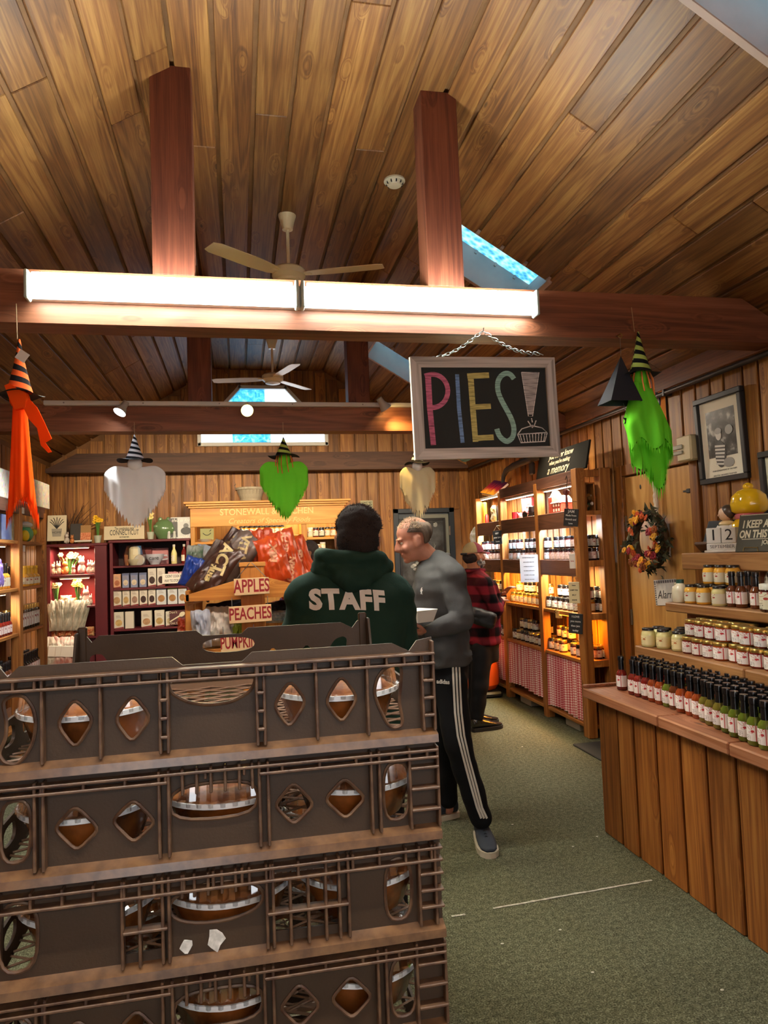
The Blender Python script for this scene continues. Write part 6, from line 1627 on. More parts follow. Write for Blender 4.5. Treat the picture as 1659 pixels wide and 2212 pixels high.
for i, (a, b) in enumerate(((362, 383), (386, 408))): bag('pink_packet', f'{["left", "right"][i]} pink packet behind the cook sign on the second bookcase shelf', 'packet', .12, .16, .06, mat('packet_pink', 'c89aa0', .4, col2='a86a78', nscale=14.), (Xx((a + b) / 2, 1260), YC + .12, ZB2), (0, 0, 0), 100 + i)
front_board('cook_sign', 'white sign about not cooking propped on the second bookcase shelf', 350, 1240, 406, 1259, YC + .005, M_PAPER, ['I DONT COOK BUT I', 'WAY TO STOP THE W'], M_INK, size=.042, sx=.55, lean=4)
for i, (a, b, pc) in enumerate(((241, 262, 'b8946a'), (263, 280, 'c0a06a'), (281, 299, 'a08070'), (300, 318, '3a201c'), (319, 336, '3a201c'))): carton(f'white baking mix box, {ordinal(i)} from the left on the third bookcase shelf', a, b, ZB3, .2, 'cdc8bc', pc)
for i, (a, b, bd) in enumerate(((337, 359, '6a8ac0'), (361, 383, '7aa832'), (384, 404, 'c8883c'))): carton(f'white box with a {["blue", "green", "orange"][i]} top on the third bookcase shelf', a, b, ZB3, .2, 'c4cad0', 'a87a48', band=bd)
for i, (a, b, pc) in enumerate(((244, 266, 'd0b070'), (268, 288, None), (303, 327, 'b8906a'), (332, 354, 'b89a60'), (356, 374, 'c8b890'))): carton(f'pale box, {ordinal(i)} from the left on the lowest visible bookcase shelf', a, b, ZB4, .19 if i < 4 else .17, 'cdc9bd', pc)
sp_ = front_board('spoon_sign', 'maroon sign with a wooden spoon on the lowest visible bookcase shelf', 366, 1319, 401, 1349, YC - .005, mat('sign_maroon', '4a1c22', .6), [], M_INK, lean=5)
MB().prism(oval(.05, .12, .035, .025, 16, .6), .001, M=T(0, -.002, 0)).build('printed_spoon', M_CRD, sp_); MB().prism([(-.09, .045), (-.085, .035), (.035, .1), (.03, .115)], .001, M=T(0, -.002, 0)).build('printed_spoon', M_CRD, sp_); text("Don't", .04, M_CRD, sp_, T(-.05, -.001, .145) @ FRONT, ext=.0004); text('Get Cooks', .036, M_CRD, sp_, T(.0, -.001, .022) @ FRONT, ext=.0004)
tw = root('twig_bundle', 'bundle of dry brown twigs behind the left cabinet top', 'twigs', (Xx(150, 1120, 8.8), 8.80, 1.752)); rt = random.Random(5)
for k in range(70):
    a = rt.uniform(-1.5, 1.3); L = rt.uniform(.25, .52)
    MB().tube([(rt.uniform(-.03, .03), rt.uniform(-.02, .02), 0), (L * .45 * sin(a), rt.uniform(-.06, .04), L * .6 * cos(a * .7)), (L * sin(a + rt.uniform(-.2, .2)), rt.uniform(-.1, .05), L * cos(a * .8))], [.005, .0035, .0015], 4).build('twig', mat('twig_dry', '4a3220', .9), tw)
# honey coloured cabinet with the carved crown board
W_HON = wood('honey_maple', 'a8702c', 'c08a3e', 'd2a252', 'X', .4, knots=False, rnd=.04, cs=5.)
W_HONZ = wood('honey_maple_upright', '8f5c22', 'b07a34', 'c89648', 'Z', .4, knots=False, rnd=.04, cs=5.)
hc = root('honey_cabinet', 'honey coloured shop cabinet with a carved crown board on the back wall', 'cabinet', (0, 0, 0))
HX0, HX1 = -.55, 1.26
ZF0, ZF1 = 1.90, 2.13
MB().box((HX0, YC, ZF0), (HX1, YC + .03, ZF1), .004).build('crown_board', W_HON, hc)
for k, (o_, z0, z1) in enumerate(((.02, 2.115, 2.14), (.045, 2.14, 2.165), (.07, 2.165, 2.19))): MB().box((HX0 - o_, YC - o_, z0), (HX1 + o_, 8.93, z1), .004).build('cornice', W_HON, hc)
M_GOLDL = mat('gilt_lettering', 'd8bf74', .4)
text('STONEWALL & KITCHEN', .105, M_GOLDL, hc, T((HX0 + HX1) / 2 - .02, YC - .0015, 2.06) @ FRONT, ext=.002, bold=.0008, sx=.93); text('Creators of Specialty Foods', .085, M_GOLDL, hc, T((HX0 + HX1) / 2 - .0, YC - .0015, 1.955) @ FRONT, ext=.002, shear=.35)
for x0, x1 in ((HX0, HX0 + .05), (Xx(503, 1180), Xx(513, 1180)), (Xx(652, 1180), Xx(664, 1180)), (HX1 - .05, HX1)): MB().box((x0, YC + .01, 0), (x1, 8.92, ZF0 + .02), .003).build('upright', W_HONZ, hc)
MB().box((HX0, 8.91, 0), (HX1, 8.925, 2.12)).build('back_panel', wood('honey_back', '7a5a30', '9a7238', 'b48a48', 'Z', .6, knots=False), hc)
xa, xb, xc, xd = HX0 + .05, Xx(508, 1180), Xx(658, 1180), HX1 - .05
S1, S2, S3 = Z(690, 1157), Z(690, 1188), Z(690, 1207)
S2 = Z(680, 1160); S3 = Z(690, 1209)
for z in (S2, S3, 1.1, .6, .15): MB().box((xc, YC + .015, z - .03), (xd, 8.91, z - .0012), .003).build('shelf_board', W_HON, hc)
SM, SL_ = Z(600, 1156), Z(450, 1170)
for z in (SM, 1.35, .9, .4): MB().box((xb, YC + .015, z - .03), (xc, 8.91, z - .0012), .003).build('shelf_board', W_HON, hc)
for z in (SL_, 1.35, .9, .4): MB().box((xa, YC + .015, z - .03), (xb, 8.91, z - .0012), .003).build('shelf_board', W_HON, hc)
area_light('cabinet_downlight', ((xb + xc) / 2, YC + .10, 2.08), (0, 0, 0), .9, .06, 7., (1, .85, .6)); area_light('cabinet_downlight', ((xc + xd) / 2, YC + .10, 2.08), (0, 0, 0), .45, .06, 3., (1, .85, .6))
L_WHT = label_mat('label_bright_white', 'efe8d4', '9a927a', 'c8b070', 9., frame=False)
for i in range(9): put('relish_jar', G['gold'], M_LIDB, L_WHT, 'jam', (Xx(522 + i * 11, 1152), YC + .07, SM), -pi / 2, f'white labelled relish jar, {ordinal(i)} from the left on the middle shelf of the honey cabinet', 'relish jars on the honey cabinet').scale = (.95, .95, 1.3)
for i in range(5): put('relish_jar', G[('pale', 'red', 'dark', 'gold', 'amber')[i]], M_LIDB if i else M_LIDW, L_CREAM, 'jam', (Xx(671 + i * 12.5, 1157), YC + .06, S2), -pi / 2, f'cream labelled relish jar, {ordinal(i)} from the left at the upper right of the honey cabinet', 'relish jars on the honey cabinet').scale = (1.05, 1.05, 1.25)
for i in range(5): put('relish_jar', G[('dark', 'amber', 'amber', 'dark', 'pale')[i]], M_LIDW if i in (1, 2) else M_LIDB, L_CREAM, 'jam', (Xx(672 + i * 11, 1205), YC + .06, S3), -pi / 2, f'relish jar, {ordinal(i)} from the left on the lower right shelf of the honey cabinet', 'relish jars on the honey cabinet')
for i in range(3): put('relish_jar', G[('dark', 'amber', 'pale')[i]], M_LIDW, L_CREAM, 'jam', (Xx(677 + i * 11, 1195), YC + .068, S3 + .094), -pi / 2, f'stacked relish jar, {ordinal(i)} from the left on the lower right shelf of the honey cabinet', 'relish jars on the honey cabinet')
sc_ = front_board('smile_card', 'pale green card with a winking smile in the honey cabinet', 432, 1142, 462, 1166, YC + .03, mat('card_green', '8a8a58', .6), [], M_INK, lean=3)
MB().tube([(-.045 + .015 * k, -.002, .055 + .003 * (k - 3) ** 2) for k in range(7)], .004, 5).build('printed_smile', M_INK, sc_); MB().tube([(.03, -.002, .10), (.05, -.002, .12)], .004, 5).build('printed_eye', M_INK, sc_)
simple('white_dish', 'white dish below the smiling card in the honey cabinet', 'dish', MB().lathe([(.0, 0), (.05, 0), (.085, .03), (.08, .03), (.045, .008), (.0, .008)], 20), M_METALW, (Xx(443, 1169), YC + .06, SL_), 40)
# slatted bushel basket on the crown
bs = root('bushel_basket', 'whitewashed slatted bushel basket on top of the honey cabinet', 'basket', (Xx(542, 1080), YC + .16, 2.19)); M_SLAT = mat('slat_whitewash', 'a89f8a', .8, var=.25, nscale=20.)
for k in range(22):
    a = k * 2 * pi / 22; MB().add([(-.018, .115, .01), (.018, .115, .01), (.022, .17, .17), (-.022, .17, .17), (-.018, .109, .01), (.018, .109, .01), (.022, .164, .17), (-.022, .164, .17)], [(0, 1, 2, 3), (5, 4, 7, 6), (0, 3, 7, 4), (1, 5, 6, 2), (3, 2, 6, 7), (0, 4, 5, 1)]).build('slat', M_SLAT, bs, rot=(0, 0, a))
for r_, z in ((.172, .155), (.118, .02)): MB().lathe([(r_, z - .012), (r_ + .006, z - .012), (r_ + .008, z + .012), (r_ + .002, z + .012)], 26, cap=False).build('hoop', M_SLAT, bs)
MB().tube([(-.17, 0, .15), (-.19, 0, .2), (-.17, .02, .22)], .004, 6).build('wire_handle', M_STEEL, bs)

# ================================================================== snack rack with hanging signs
W_RK = wood('rack_oak', '9a5f22', 'b87830', 'cf9548', 'X', .45, rnd=.05, cs=6.); W_RKZ = wood('rack_oak_upright', '9a5f22', 'b87830', 'cf9548', 'Z', .45, rnd=.05, cs=6.)
YR = 4.80
rk = root('snack_rack', 'gable shaped oak rack piled with snack bags behind the staff member', 'rack', (0, 0, 0))
pc = P(545, 1230, Y=YR); XCR = pc.x
def gab(px): return [(P(a, b, Y=YR).x, P(a, b, Y=YR).z) for a, b in px]
gp = gab([(398, 1300), (521, 1294), (572, 1291), (694, 1286), (694, 1275), (572, 1246), (518, 1251), (398, 1287)])
MB().prism(gp, .03, M=T(0, YR, 0)).build('front_gable', W_RK, rk); MB().prism(gp, .03, M=T(0, YR + 1.1, 0)).build('rear_gable', W_RK, rk)
zc = pc.z
for y in (YR - .02, YR + 1.1): MB().box((XCR - .078, y, 0), (XCR + .078, y + .06, 1.475), .005).build('post', W_RKZ, rk)
MB().box((XCR - .086, YR - .03, 1.462), (XCR + .086, YR + .05, 1.492), .004).build('post_cap', W_RK, rk)
def slope(side):
    x0 = XCR + side * .08; x1 = XCR + side * .42
    return MB().prism([(x0, 1.325), (x1, 1.235), (x1, 1.22), (x0, 1.31)], 1.07, M=T(0, YR + .03, 0)).build('sloped_shelf', W_RK, rk)
slope(-1); slope(1)
for s_ in (-1, 1): MB().box((XCR + s_ * .42 - .012, YR + .0, 1.25), (XCR + s_ * .42 + .012, YR + 1.13, 1.32), .003).build('shelf_edge', W_RK, rk)
MB().box((XCR - .02, YR + .03, 1.2), (XCR + .02, YR + 1.1, 1.24), .003).build('ridge_bar', W_RK, rk)
MB().box((XCR - .45, YR + .05, .90), (XCR + .45, YR + 1.1, .93), .003).build('lower_shelf', W_RK, rk)
for s_ in (-1, 1):
    for y in (YR + .05, YR + 1.08): MB().box((XCR + s_ * .41 - .03, y, 0), (XCR + s_ * .41 + .03, y + .05, 1.27), .004).build('leg', W_RKZ, rk)
_q = P(402, 1445, Y=YR - .2); MB().box((_q.x - .12, YR - .32, _q.z - .03), (_q.x + .12, YR + .06, _q.z - .004), .003).build('side_tray', W_RK, rk)
M_BRN, M_BRN2, M_ORB, M_BLU = mat('bag_brown', '3a2620', .3, spec=.6, col2='4a3228', nscale=5.), mat('bag_brown_grey', '4a3a34', .3, spec=.6, col2='7a6f66', nscale=4.), mat('bag_orange', 'b8401c', .3, spec=.6, col2='c8501e', nscale=4.), mat('bag_blue', '1c3f98', .3, spec=.6)
M_BAGL, M_BAGO = mat('bag_cream_print', 'cfc08a', .5), mat('bag_pale_print', 'd8a07a', .5)
def snack(label, px, py, top, w, d, m, roll, seed, words=(), mprint=None, y=YR + .2, pitch=0., yaw=0., group=None):
    b = P(px, py, Y=y); t_ = P(top[0], top[1], Y=y); h = (t_ - b).length
    r = root('snack_bag', label, 'bag', tuple(b), rot=(pitch, atan2(t_.x - b.x, t_.z - b.z), 0), group=group)
    o = bag('film', None, None, w, h, d, m, (0, 0, 0), (0, 0, yaw), seed); o.parent = r
    bv = BVHTree.FromPolygons([v.co for v in o.data.vertices], [p.vertices for p in o.data.polygons])
    for i, (wd_, sz, u, v, rz_) in enumerate(words):
        me = text_mesh(wd_, sz, ext=.0, bold=.004)
        slice_mesh(me, .02)
        M = RZ(yaw) @ T(u * w, -.3, v * h) @ RY(rz_) @ RX(pi / 2)
        for vt in me.vertices:
            p = M @ vt.co; q = RZ(-yaw) @ p
            hit = bv.ray_cast(q, Vector((0, 1, 0)))
            vt.co = RZ(yaw) @ ((hit[0] if hit[0] else Vector((q.x, 0, q.z))) - Vector((0, .004, 0)))
        me.materials.clear(); me.materials.append(mprint)
        link('printed_word', me, r)
    return r
snack('large dark brown popcorn bag leaning nearest on the left of the rack', 425, 1283, (505, 1180), .20, .10, M_BRN, 0, 201, [('ACT', .11, 0, .72, pi / 2 - .3), ('nuts', .07, 0, .42, pi / 2 - .3)], M_BAGL, y=YR + .17, yaw=-.3)
snack('brown bag with a grey lower panel leaning behind the first on the rack', 470, 1275, (545, 1155), .20, .10, M_BRN2, 0, 202, [('VITA', .09, 0, .75, pi / 2 - .3)], M_BAGL, y=YR + .34, yaw=-.2)
snack('dark brown bag with a sealed top edge farther back on the left of the rack', 452, 1262, (525, 1150), .18, .09, M_BRN, 0, 203, [('POP', .07, 0, .75, 1.2)], M_BAGL, y=YR + .48)
snack('brown crumpled bag farthest left at the back of the rack', 440, 1255, (490, 1175), .18, .09, M_BRN2, 0, 204, [('CORN', .06, 0, .7, 1.2)], M_BAGL, y=YR + .7)
snack('bright blue bag at the low left end of the rack', 408, 1268, (428, 1205), .15, .08, M_BLU, 0, 205, y=YR + .3)
snack('green and white bag behind the blue one on the rack', 414, 1262, (422, 1178), .12, .06, mat('bag_green', '3f6a48', .35, col2='c8d0c8', nscale=10.), 0, 206, y=YR + .8)
snack('pale blue and white bag behind the brown bags on the rack', 436, 1240, (448, 1178), .14, .07, mat('bag_pale_blue', '9ab4c8', .35, col2='d8dcd8', nscale=10.), 0, 207, y=YR + .9)
snack('orange bag standing nearest the post on the right of the rack', 605, 1255, (575, 1160), .20, .10, M_ORB, 0, 211, [('MIX', .07, 0, .62, -1.2)], M_BAGO, y=YR + .17, yaw=.25)
snack('large orange crumpled bag leaning in the middle of the right side', 640, 1285, (600, 1148), .22, .12, M_ORB, 0, 212, [('PARTY', .07, .0, .75, -1.15), ('CORN', .06, .0, .4, -1.15)], M_BAGO, y=YR + .29, yaw=.3)
snack('orange bag at the outer right end of the rack by the green hood', 672, 1283, (625, 1165), .2, .11, M_ORB, 0, 213, [('HERB', .07, 0, .6, -1.1)], M_BAGO, y=YR + .45)
snack('orange bag with a twisted neck at the back of the rack', 572, 1235, (563, 1142), .17, .09, M_ORB, 0, 214, [('POP', .05, 0, .5, .2)], M_BAGO, y=YR + .4)
snack('yellow orange bag peeping out at the back right of the rack', 640, 1240, (600, 1150), .18, .08, mat('bag_amber', 'c8781c', .35), 0, 215, y=YR + .6)
snack('amber bag tip farthest back on the right of the rack', 655, 1235, (630, 1160), .16, .08, MATS['bag_amber'], 0, 216, y=YR + .8)
# hanging fruit signs
M_SGN, M_SGR = mat('sign_butter', 'd8b98c', .7), mat('sign_red_paint', '8e1c24', .6)
def fruit_sign(s_, label, px0, py0, px1, py1, sz, sx, above=None):
    y = YR - .07; a, b = P(px0, py0, Y=y), P(px1, py1, Y=y); w, h = b.x - a.x, a.z - b.z
    r = root('hanging_sign', label, 'sign', ((a.x + b.x) / 2, y, (a.z + b.z) / 2), rot=(0, rad(-1), 0))
    MB().box((-w / 2, -.005, -h / 2), (w / 2, .005, h / 2), .0025).build('board', M_SGN, r); text(s_, sz, M_SGR, r, T(0, -.0056, .0) @ FRONT, ext=.0005, bold=.0022, sx=sx)
    for e in (-1, 1):
        MB().tube([(e * w * .42, 0, h / 2), (e * (w * .42 if above is None else 0.005), .0, h / 2 + (.055 if above is None else .10))], .0025, 5).build('chain', M_STEEL, r)
    return r
fruit_sign('APPLES', 'cream sign reading APPLES hung on the rack post', 505, 1250, 582, 1283, .118, .62, above=1)
fruit_sign('PEACHES', 'cream sign reading PEACHES hung below the first', 494, 1310, 587, 1342, .108, .62)
fruit_sign('PUMPKIN', 'cream sign reading PUMPKIN seen through the top crate opening', 476, 1372, 556, 1404, .108, .52)
# below the gable: pale bags and a few oddments
M_PBAG = mat('pale_cloth_bag', 'b9b2a4', .8, col2='d0ccc2', nscale=9.)
for i, (px, py, tx, ty, w) in enumerate(((470, 1395, 470, 1310, .16), (445, 1398, 440, 1335, .14), (490, 1392, 492, 1325, .15))): snack(f'pale cloth bag under the rack gable, {ordinal(i)} of three', px, py, (tx, ty), w, .11, M_PBAG, 0, 230 + i, y=YR + .1 + .05 * i, group='pale bags under the rack')
snack('white striped bag standing at the lower left of the rack', 438, 1400, (432, 1318), .12, .1, mat('bag_white_blue', 'c2c4c8', .5, col2='8f98a8', nscale=7.), 0, 236, y=YR + .0)
snack('dark navy bundle under the rack behind the second sign', 495, 1330, (490, 1298), .3, .14, mat('bundle_navy', '161a2c', .7, col2='2a2a3c', nscale=9.), 0, 238, y=YR + .5)
snack('dark bundle under the right side of the rack', 620, 1330, (615, 1296), .3, .2, mat('bundle_dark', '12181a', .7), 0, 239, y=YR + .5)
snack('red orange packets at the lower left of the rack', 405, 1372, (408, 1335), .14, .1, mat('bag_red_orange', 'a83a1c', .5), 0, 240, y=YR + .2)
snack('light blue packaged goods under the right side of the rack', 607, 1345, (607, 1318), .2, .1, mat('bag_ice_blue', '5f8aa0', .4, col2='b8c4c8', nscale=14.), 0, 241, y=YR + .25)
snack('green yellow packet below the second hanging sign', 518, 1380, (518, 1340), .1, .08, mat('bag_leaf', '6a7a1c', .5), 0, 242, y=YR + .15)
snack('white and orange figurine bag seen through the crate', 400, 1445, (402, 1405), .1, .08, mat('bag_white_orange', 'd0c4b0', .5, col2='d06a28', nscale=10.), 0, 243, y=YR - .2)

# ================================================================== sauce shelf along the left wall
XF = -1.75
sl = root('sauce_shelf', 'tall open pine shelf of sauces against the left wall', 'shelf', (0, 0, 0))
YP1, YP2 = P(98, 1200, X=XF).y, P(46, 1200, X=XF).y
YP3 = YP2 - (YP1 - YP2) * 1.05
for y in (YP1, YP2, YP3):
    MB().box((XF - .07, y - .045, 0), (XF, y + .045, 2.0), .004).build('post', W_SHELF, sl); MB().box((XL + .025, y - .04, 0), (XL + .085, y + .04, 2.0), .004).build('post', W_SHELF, sl)
ZL = [P(98, q, X=XF).z for q in (1172, 1262, 1348, 1440)]
for z in ZL + [.25]: MB().box((XL + .025, YP3 - .04, z - .028), (XF - .012, YP1 + .04, z - .0012), .003).build('shelf_board', W_SHELFY, sl)
zt0, zt1 = P(98, 1121, X=XF).z, P(98, 1098, X=XF).z
for a, b in ((YP3, YP2), (YP2, YP1)): MB().box((XF - .022, a, zt0), (XF - .002, b, zt1), .003).build('fascia', W_FASC, sl)
MB().box((XL + .025, YP3 - .04, zt1 - .03), (XF - .024, YP1 + .04, zt1 - .002), .003).build('top_board', W_SHELFY, sl)
for z in (ZL[0] - .03, ZL[1] - .03):
    MB().box((XF - .12, YP3 + .1, z - .02), (XF - .08, YP2 - .1, z), .003).build('strip_light', M_METALW, sl); MB().box((XF - .115, YP3 + .12, z - .023), (XF - .085, YP2 - .12, z - .0195)).build('diffuser', emissive('strip_left', 'ffe2b0', 9), sl)
    area_light('strip_glow', (XF - .1, (YP2 + YP3) / 2, z - .026), (0, 0, 0), .05, .4, 5., (1, .85, .6))
LB = [('near', YP3 + .08, YP2 - .08), ('far', YP2 + .09, YP1 - .08)]
def lrow(bay, y0, y1, z, x, d, name, body, lid, lab, kind, desc, shelfname, rowname, cat='bottle', sc=None):
    n = int((y1 - y0) / d) + 1
    for i in range(n):
        o = put(name, G[body], lid, lab, kind, (x, y0 + i * d, z), pi / 2 * 0 + rj.uniform(-.4, .4), f'{desc}, {ordinal(i)} from near end, {rowname} row, {bay} bay, {shelfname} left shelf', 'sauces on the left wall shelf', cat)
        if sc: o.scale = sc
for bay, y0, y1 in LB:
    lrow(bay, y0, y1, ZL[3] * 0 + ZL[3], XF - .06, .062, 'sauce_bottle', 'brown' if bay == 'near' else 'dark', M_CAP, L_RED, 'sauce', 'dark sauce bottle', 'lowest', 'front'); lrow(bay, y0 + .03, y1, ZL[3], XF - .125, .062, 'sauce_bottle', 'dark', M_CAP, L_RED, 'sauce', 'dark sauce bottle', 'lowest', 'back')
    if bay == 'near':
        lrow(bay, y0, y1, ZL[2], XF - .06, .062, 'sauce_bottle', 'red', M_CAP, L_PINK, 'sauce', 'red sauce bottle', 'third', 'front'); lrow(bay, y0 + .03, y1, ZL[2], XF - .125, .062, 'sauce_bottle', 'rust', M_CAP, L_PINK, 'sauce', 'rust sauce bottle', 'third', 'back')
        lrow(bay, y0, y1, ZL[2], XF - .2, .075, 'preserve_jar', 'dark', M_LIDG, L_GREY, 'jam', 'gold lidded jar', 'third', 'wall', 'jar', (1.1, 1.1, 2.2))
        lrow(bay, y0 + .2, y1, ZL[1], XF - .08, .07, 'honey_bottle', 'honey', M_CAP, L_CREAM, 'sauce', 'honey coloured bottle', 'second', 'front', sc=(1.3, 1.3, 1.15))
    else:
        lrow(bay, y0, y1, ZL[2], XF - .06, .075, 'preserve_jar', 'dark', M_LIDG, L_GREY, 'jam', 'dark preserve jar', 'third', 'front', 'jar'); lrow(bay, y0, y1 - .2, ZL[2], XF - .14, .075, 'preserve_jar', 'dark', M_LIDG, L_GREY, 'jam', 'dark preserve jar', 'third', 'back', 'jar', (1, 1, 1.9))
        lrow(bay, y0, y1 - .1, ZL[1], XF - .15, .08, 'sauce_bottle', 'dark', M_CAP, L_RED, 'sauce', 'dark sauce bottle', 'second', 'back'); lrow(bay, y0 + .2, y1, ZL[1], XF - .06, .11, 'honey_bottle', 'yellow', mat('yellow_cap', 'd8a81c', .4), L_CREAM, 'sauce', 'yellow honey bottle', 'second', 'front', sc=(1.5, 1.5, 1.0))
# cartons on top and upper shelf
t = NT('busy_print'); tc = t.n('TexCoord'); oi = t.n('ObjectInfo')
vo = t.n('TexVoronoi', {'Vector': t.n('VectorMath', {0: (tc, 3), 1: t.n('CombineXYZ', {0: t.math('MULTIPLY', (oi, 5), 9.)})}, operation='ADD'), 'Scale': 38.})
hs_ = t.n('HueSaturation', {'Saturation': .65, 'Value': 1.1, 'Color': (vo, 1)}); c = t.mix(hs_, H('e0d8c4'), t.math('MULTIPLY_ADD', t.n('TexNoise', {'Vector': (tc, 3), 'Scale': 30.}), 1.2, .1, True)); t.bsdf(c, .35); M_BUSY = t.m
ys_ = [P(q, 1080, X=XF).y for q in (0, 36, 62, 78, 108)]
for i in range(4):
    y0, y1 = ys_[i], ys_[i + 1] - .015
    zz = P((0, 38, 62, 82)[i], (1010, 1020, 1030, 1038)[i], X=XF).z
    o = root('printed_carton', ['grey and red patterned carton on the left shelf top, nearest', 'yellow patterned carton on the left shelf top, second from near', 'orange patterned carton on the left shelf top, third from near', 'cream patterned carton overhanging the far end of the left shelf top'][i], 'carton', (XF, y0, zt1))
    MB().box((-.10, 0, 0), (-.0, y1 - y0, max(.16, zz - zt1)), .004).build('card_box', M_BUSY, o); MB().box((-.09, .02, max(.16, zz - zt1)), (-.01, y1 - y0 - .02, max(.16, zz - zt1) + .004)).build('lid_flap', M_PAPER, o)
simple('blue_book_box', 'blue and cream boxed set on the top left shelf in the near bay', 'box', MB().box((-.05, -.24, 0), (.05, .0, .20), .004), mat('box_blue', '4a5c8c', .5, col2='9aa4b8', nscale=5.), (XF - .08, YP2 - .14, ZL[0]))
simple('corrugated_box', 'cream corrugated packet on the top left shelf beside the near post', 'box', MB().box((-.05, -.05, 0), (.05, .05, .22), .004), mat('box_cream', 'b8ac88', .7, var=.4, nscale=30.), (XF - .09, YP2 - .07 - .02, ZL[0]))
gfr = root('green_toy', 'green and yellow plush toy on the top left shelf in the far bay', 'toy', (XF - .08, (YP1 + YP2) / 2 + .05, ZL[0]))
MB().ell((0, 0, .07), (.06, .10, .07), 14, 9).build('body', mat('toy_green', '4f9a68', .5), gfr, smooth=True); MB().ell((.03, -.13, .05), (.035, .05, .05), 12, 8).build('yellow_flower', mat('toy_yellow', 'd8b81c', .5), gfr, smooth=True); MB().ell((.03, .13, .09), (.03, .04, .03), 12, 8).build('yellow_flower', MATS['toy_yellow'], gfr, smooth=True); MB().ell((.0, .0, .15), (.05, .13, .03), 14, 7).build('white_ruffle', M_PAPER, gfr, smooth=True)
bag('purple_bag', 'purple tied packet on the second left shelf in the near bay', 'bag', .13, .24, .08, mat('packet_purple', '5f48a0', .3, col2='8a78c0', nscale=9.), (XF - .07, YP2 - .36, ZL[1]), (0, 0, pi / 2), 301, neck=.5)
for i, (px, py) in enumerate(((50, 1103), (52, 1185))): simple('price_card', ['small white price card on the upper near post of the left shelf', 'small white price card under the top left shelf board'][i], 'card', MB().box((-.001, -.03, -.025), (.001, .03, .025)), M_PAPER, tuple(P(px, py, X=XF + .004)))
# ================================================================== people
def cap(mb, a, b, ra, rb, n=14):
    a, b = Vector(a), Vector(b); d = b - a; L = d.length
    if L < 1e-5: mb.ell(a, ra, n, 8); return
    k = 5; pts = []; rs = []
    u = d / L
    for i in range(k + 1):
        t = pi / 2 * (1 - i / k); pts.append(a - u * ra * sin(t)); rs.append(max(1e-4, ra * cos(t)))
    for i in range(k + 1):
        t = pi / 2 * i / k; pts.append(b + u * rb * sin(t)); rs.append(max(1e-4, rb * cos(t)))
    mb.tube(pts, rs, n)
def loft(mb, secs, n=24):
    """secs: (centre, half width, half depth, yaw, power)"""
    vs = []; fs = []
    for c, rx, ry, yaw in secs:
        for i in range(n):
            t = 2 * pi * i / n
            x = rx * math.copysign(abs(cos(t)) ** .85, cos(t)); y = ry * math.copysign(abs(sin(t)) ** .9, sin(t))
            vs.append((c[0] + x * cos(yaw) - y * sin(yaw), c[1] + x * sin(yaw) + y * cos(yaw), c[2]))
    for k in range(len(secs) - 1):
        for i in range(n):
            j = (i + 1) % n; fs.append((k * n + i, k * n + j, (k + 1) * n + j, (k + 1) * n + i))
    fs.append(tuple(reversed(range(n)))); fs.append(tuple(range((len(secs) - 1) * n, len(secs) * n)))
    mb.add(vs, fs)
def head_shape(mb, M, s=1.):
    def e(c, r): mb.ell(c, r, 18, 12, M=M)
    e((0, -.012, .035), (.074, .094, .082)); e((0, .012, -.02), (.066, .078, .075)); e((0, .03, -.062), (.050, .055, .050)); e((0, .066, -.094), (.022, .02, .018))
    mb.tube([(0, .082, .02), (0, .094, -.004), (0, .105, -.028), (0, .092, -.036)], [.009, .012, .016, .012], 10, M=M)
    for q in (-1, 1):
        e((q * .012, .09, -.03), (.009, .012, .008)); e((q * .03, .078, .022), (.024, .012, .009)); e((q * .040, .062, -.03), (.026, .024, .022))
        e((q * .075, -.008, -.012), (.010, .020, .032)); e((q * .080, -.016, .006), (.007, .014, .014)); e((q * .076, .002, -.034), (.008, .009, .012))
    e((0, .080, -.056), (.026, .012, .007)); e((0, .078, -.068), (.022, .012, .007))
def eyes(r, M, iris):
    for q in (-1, 1):
        MB().ell((q * .031, .0715, .002), (.0115, .009, .0072), 14, 9, M=M).build('eye', mat('eye_white', 'd8d2c8', .25), r, smooth=True)
        MB().ell((q * .031, .0790, .002), (.0052, .003, .0052), 10, 7, M=M).build('iris', mat(iris, '2a1e16', .2), r, smooth=True)
        MB().tube([(q * .014, .0868, .022), (q * .03, .0868, .026), (q * .046, .0775, .024)], [.0018, .0025, .0012], 6, M=M).build('eyebrow', mat('brow_hair', '3f3831', .9), r)
def hand(mb, wrist, direction, palm_n, s=1., curl=.6):
    """palm with four curled fingers and a side thumb"""
    d = Vector(direction).normalized(); n = Vector(palm_n).normalized(); w = d.cross(n).normalized(); n = w.cross(d).normalized()
    W = Vector(wrist)
    for k in range(4):
        o = (k - 1.5) * .019 * s
        cap(mb, W + d * .015, W + d * .085 * s + w * o, .016 * s, .0125 * s, 10)
        L = (.040, .046, .043, .034)[k] * s
        p = W + d * .088 * s + w * o; q = d
        for j in range(3):
            a = curl * (.55 if j == 0 else 1.)
            q = (q * cos(a) + n * sin(a)).normalized()
            e = p + q * L * (1, .75, .6)[j]
            cap(mb, p, e, (.0095, .0088, .008)[j] * s, (.0088, .008, .007)[j] * s, 9); p = e
    t0 = W + d * .03 * s - w * .028 * s; t1 = t0 + (d * .6 - w * .7 + n * .3).normalized() * .04 * s; t2 = t1 + (d * .9 - w * .1 + n * .5).normalized() * .035 * s
    cap(mb, t0, t1, .0135 * s, .011 * s, 9); cap(mb, t1, t2, .011 * s, .0085 * s, 9)
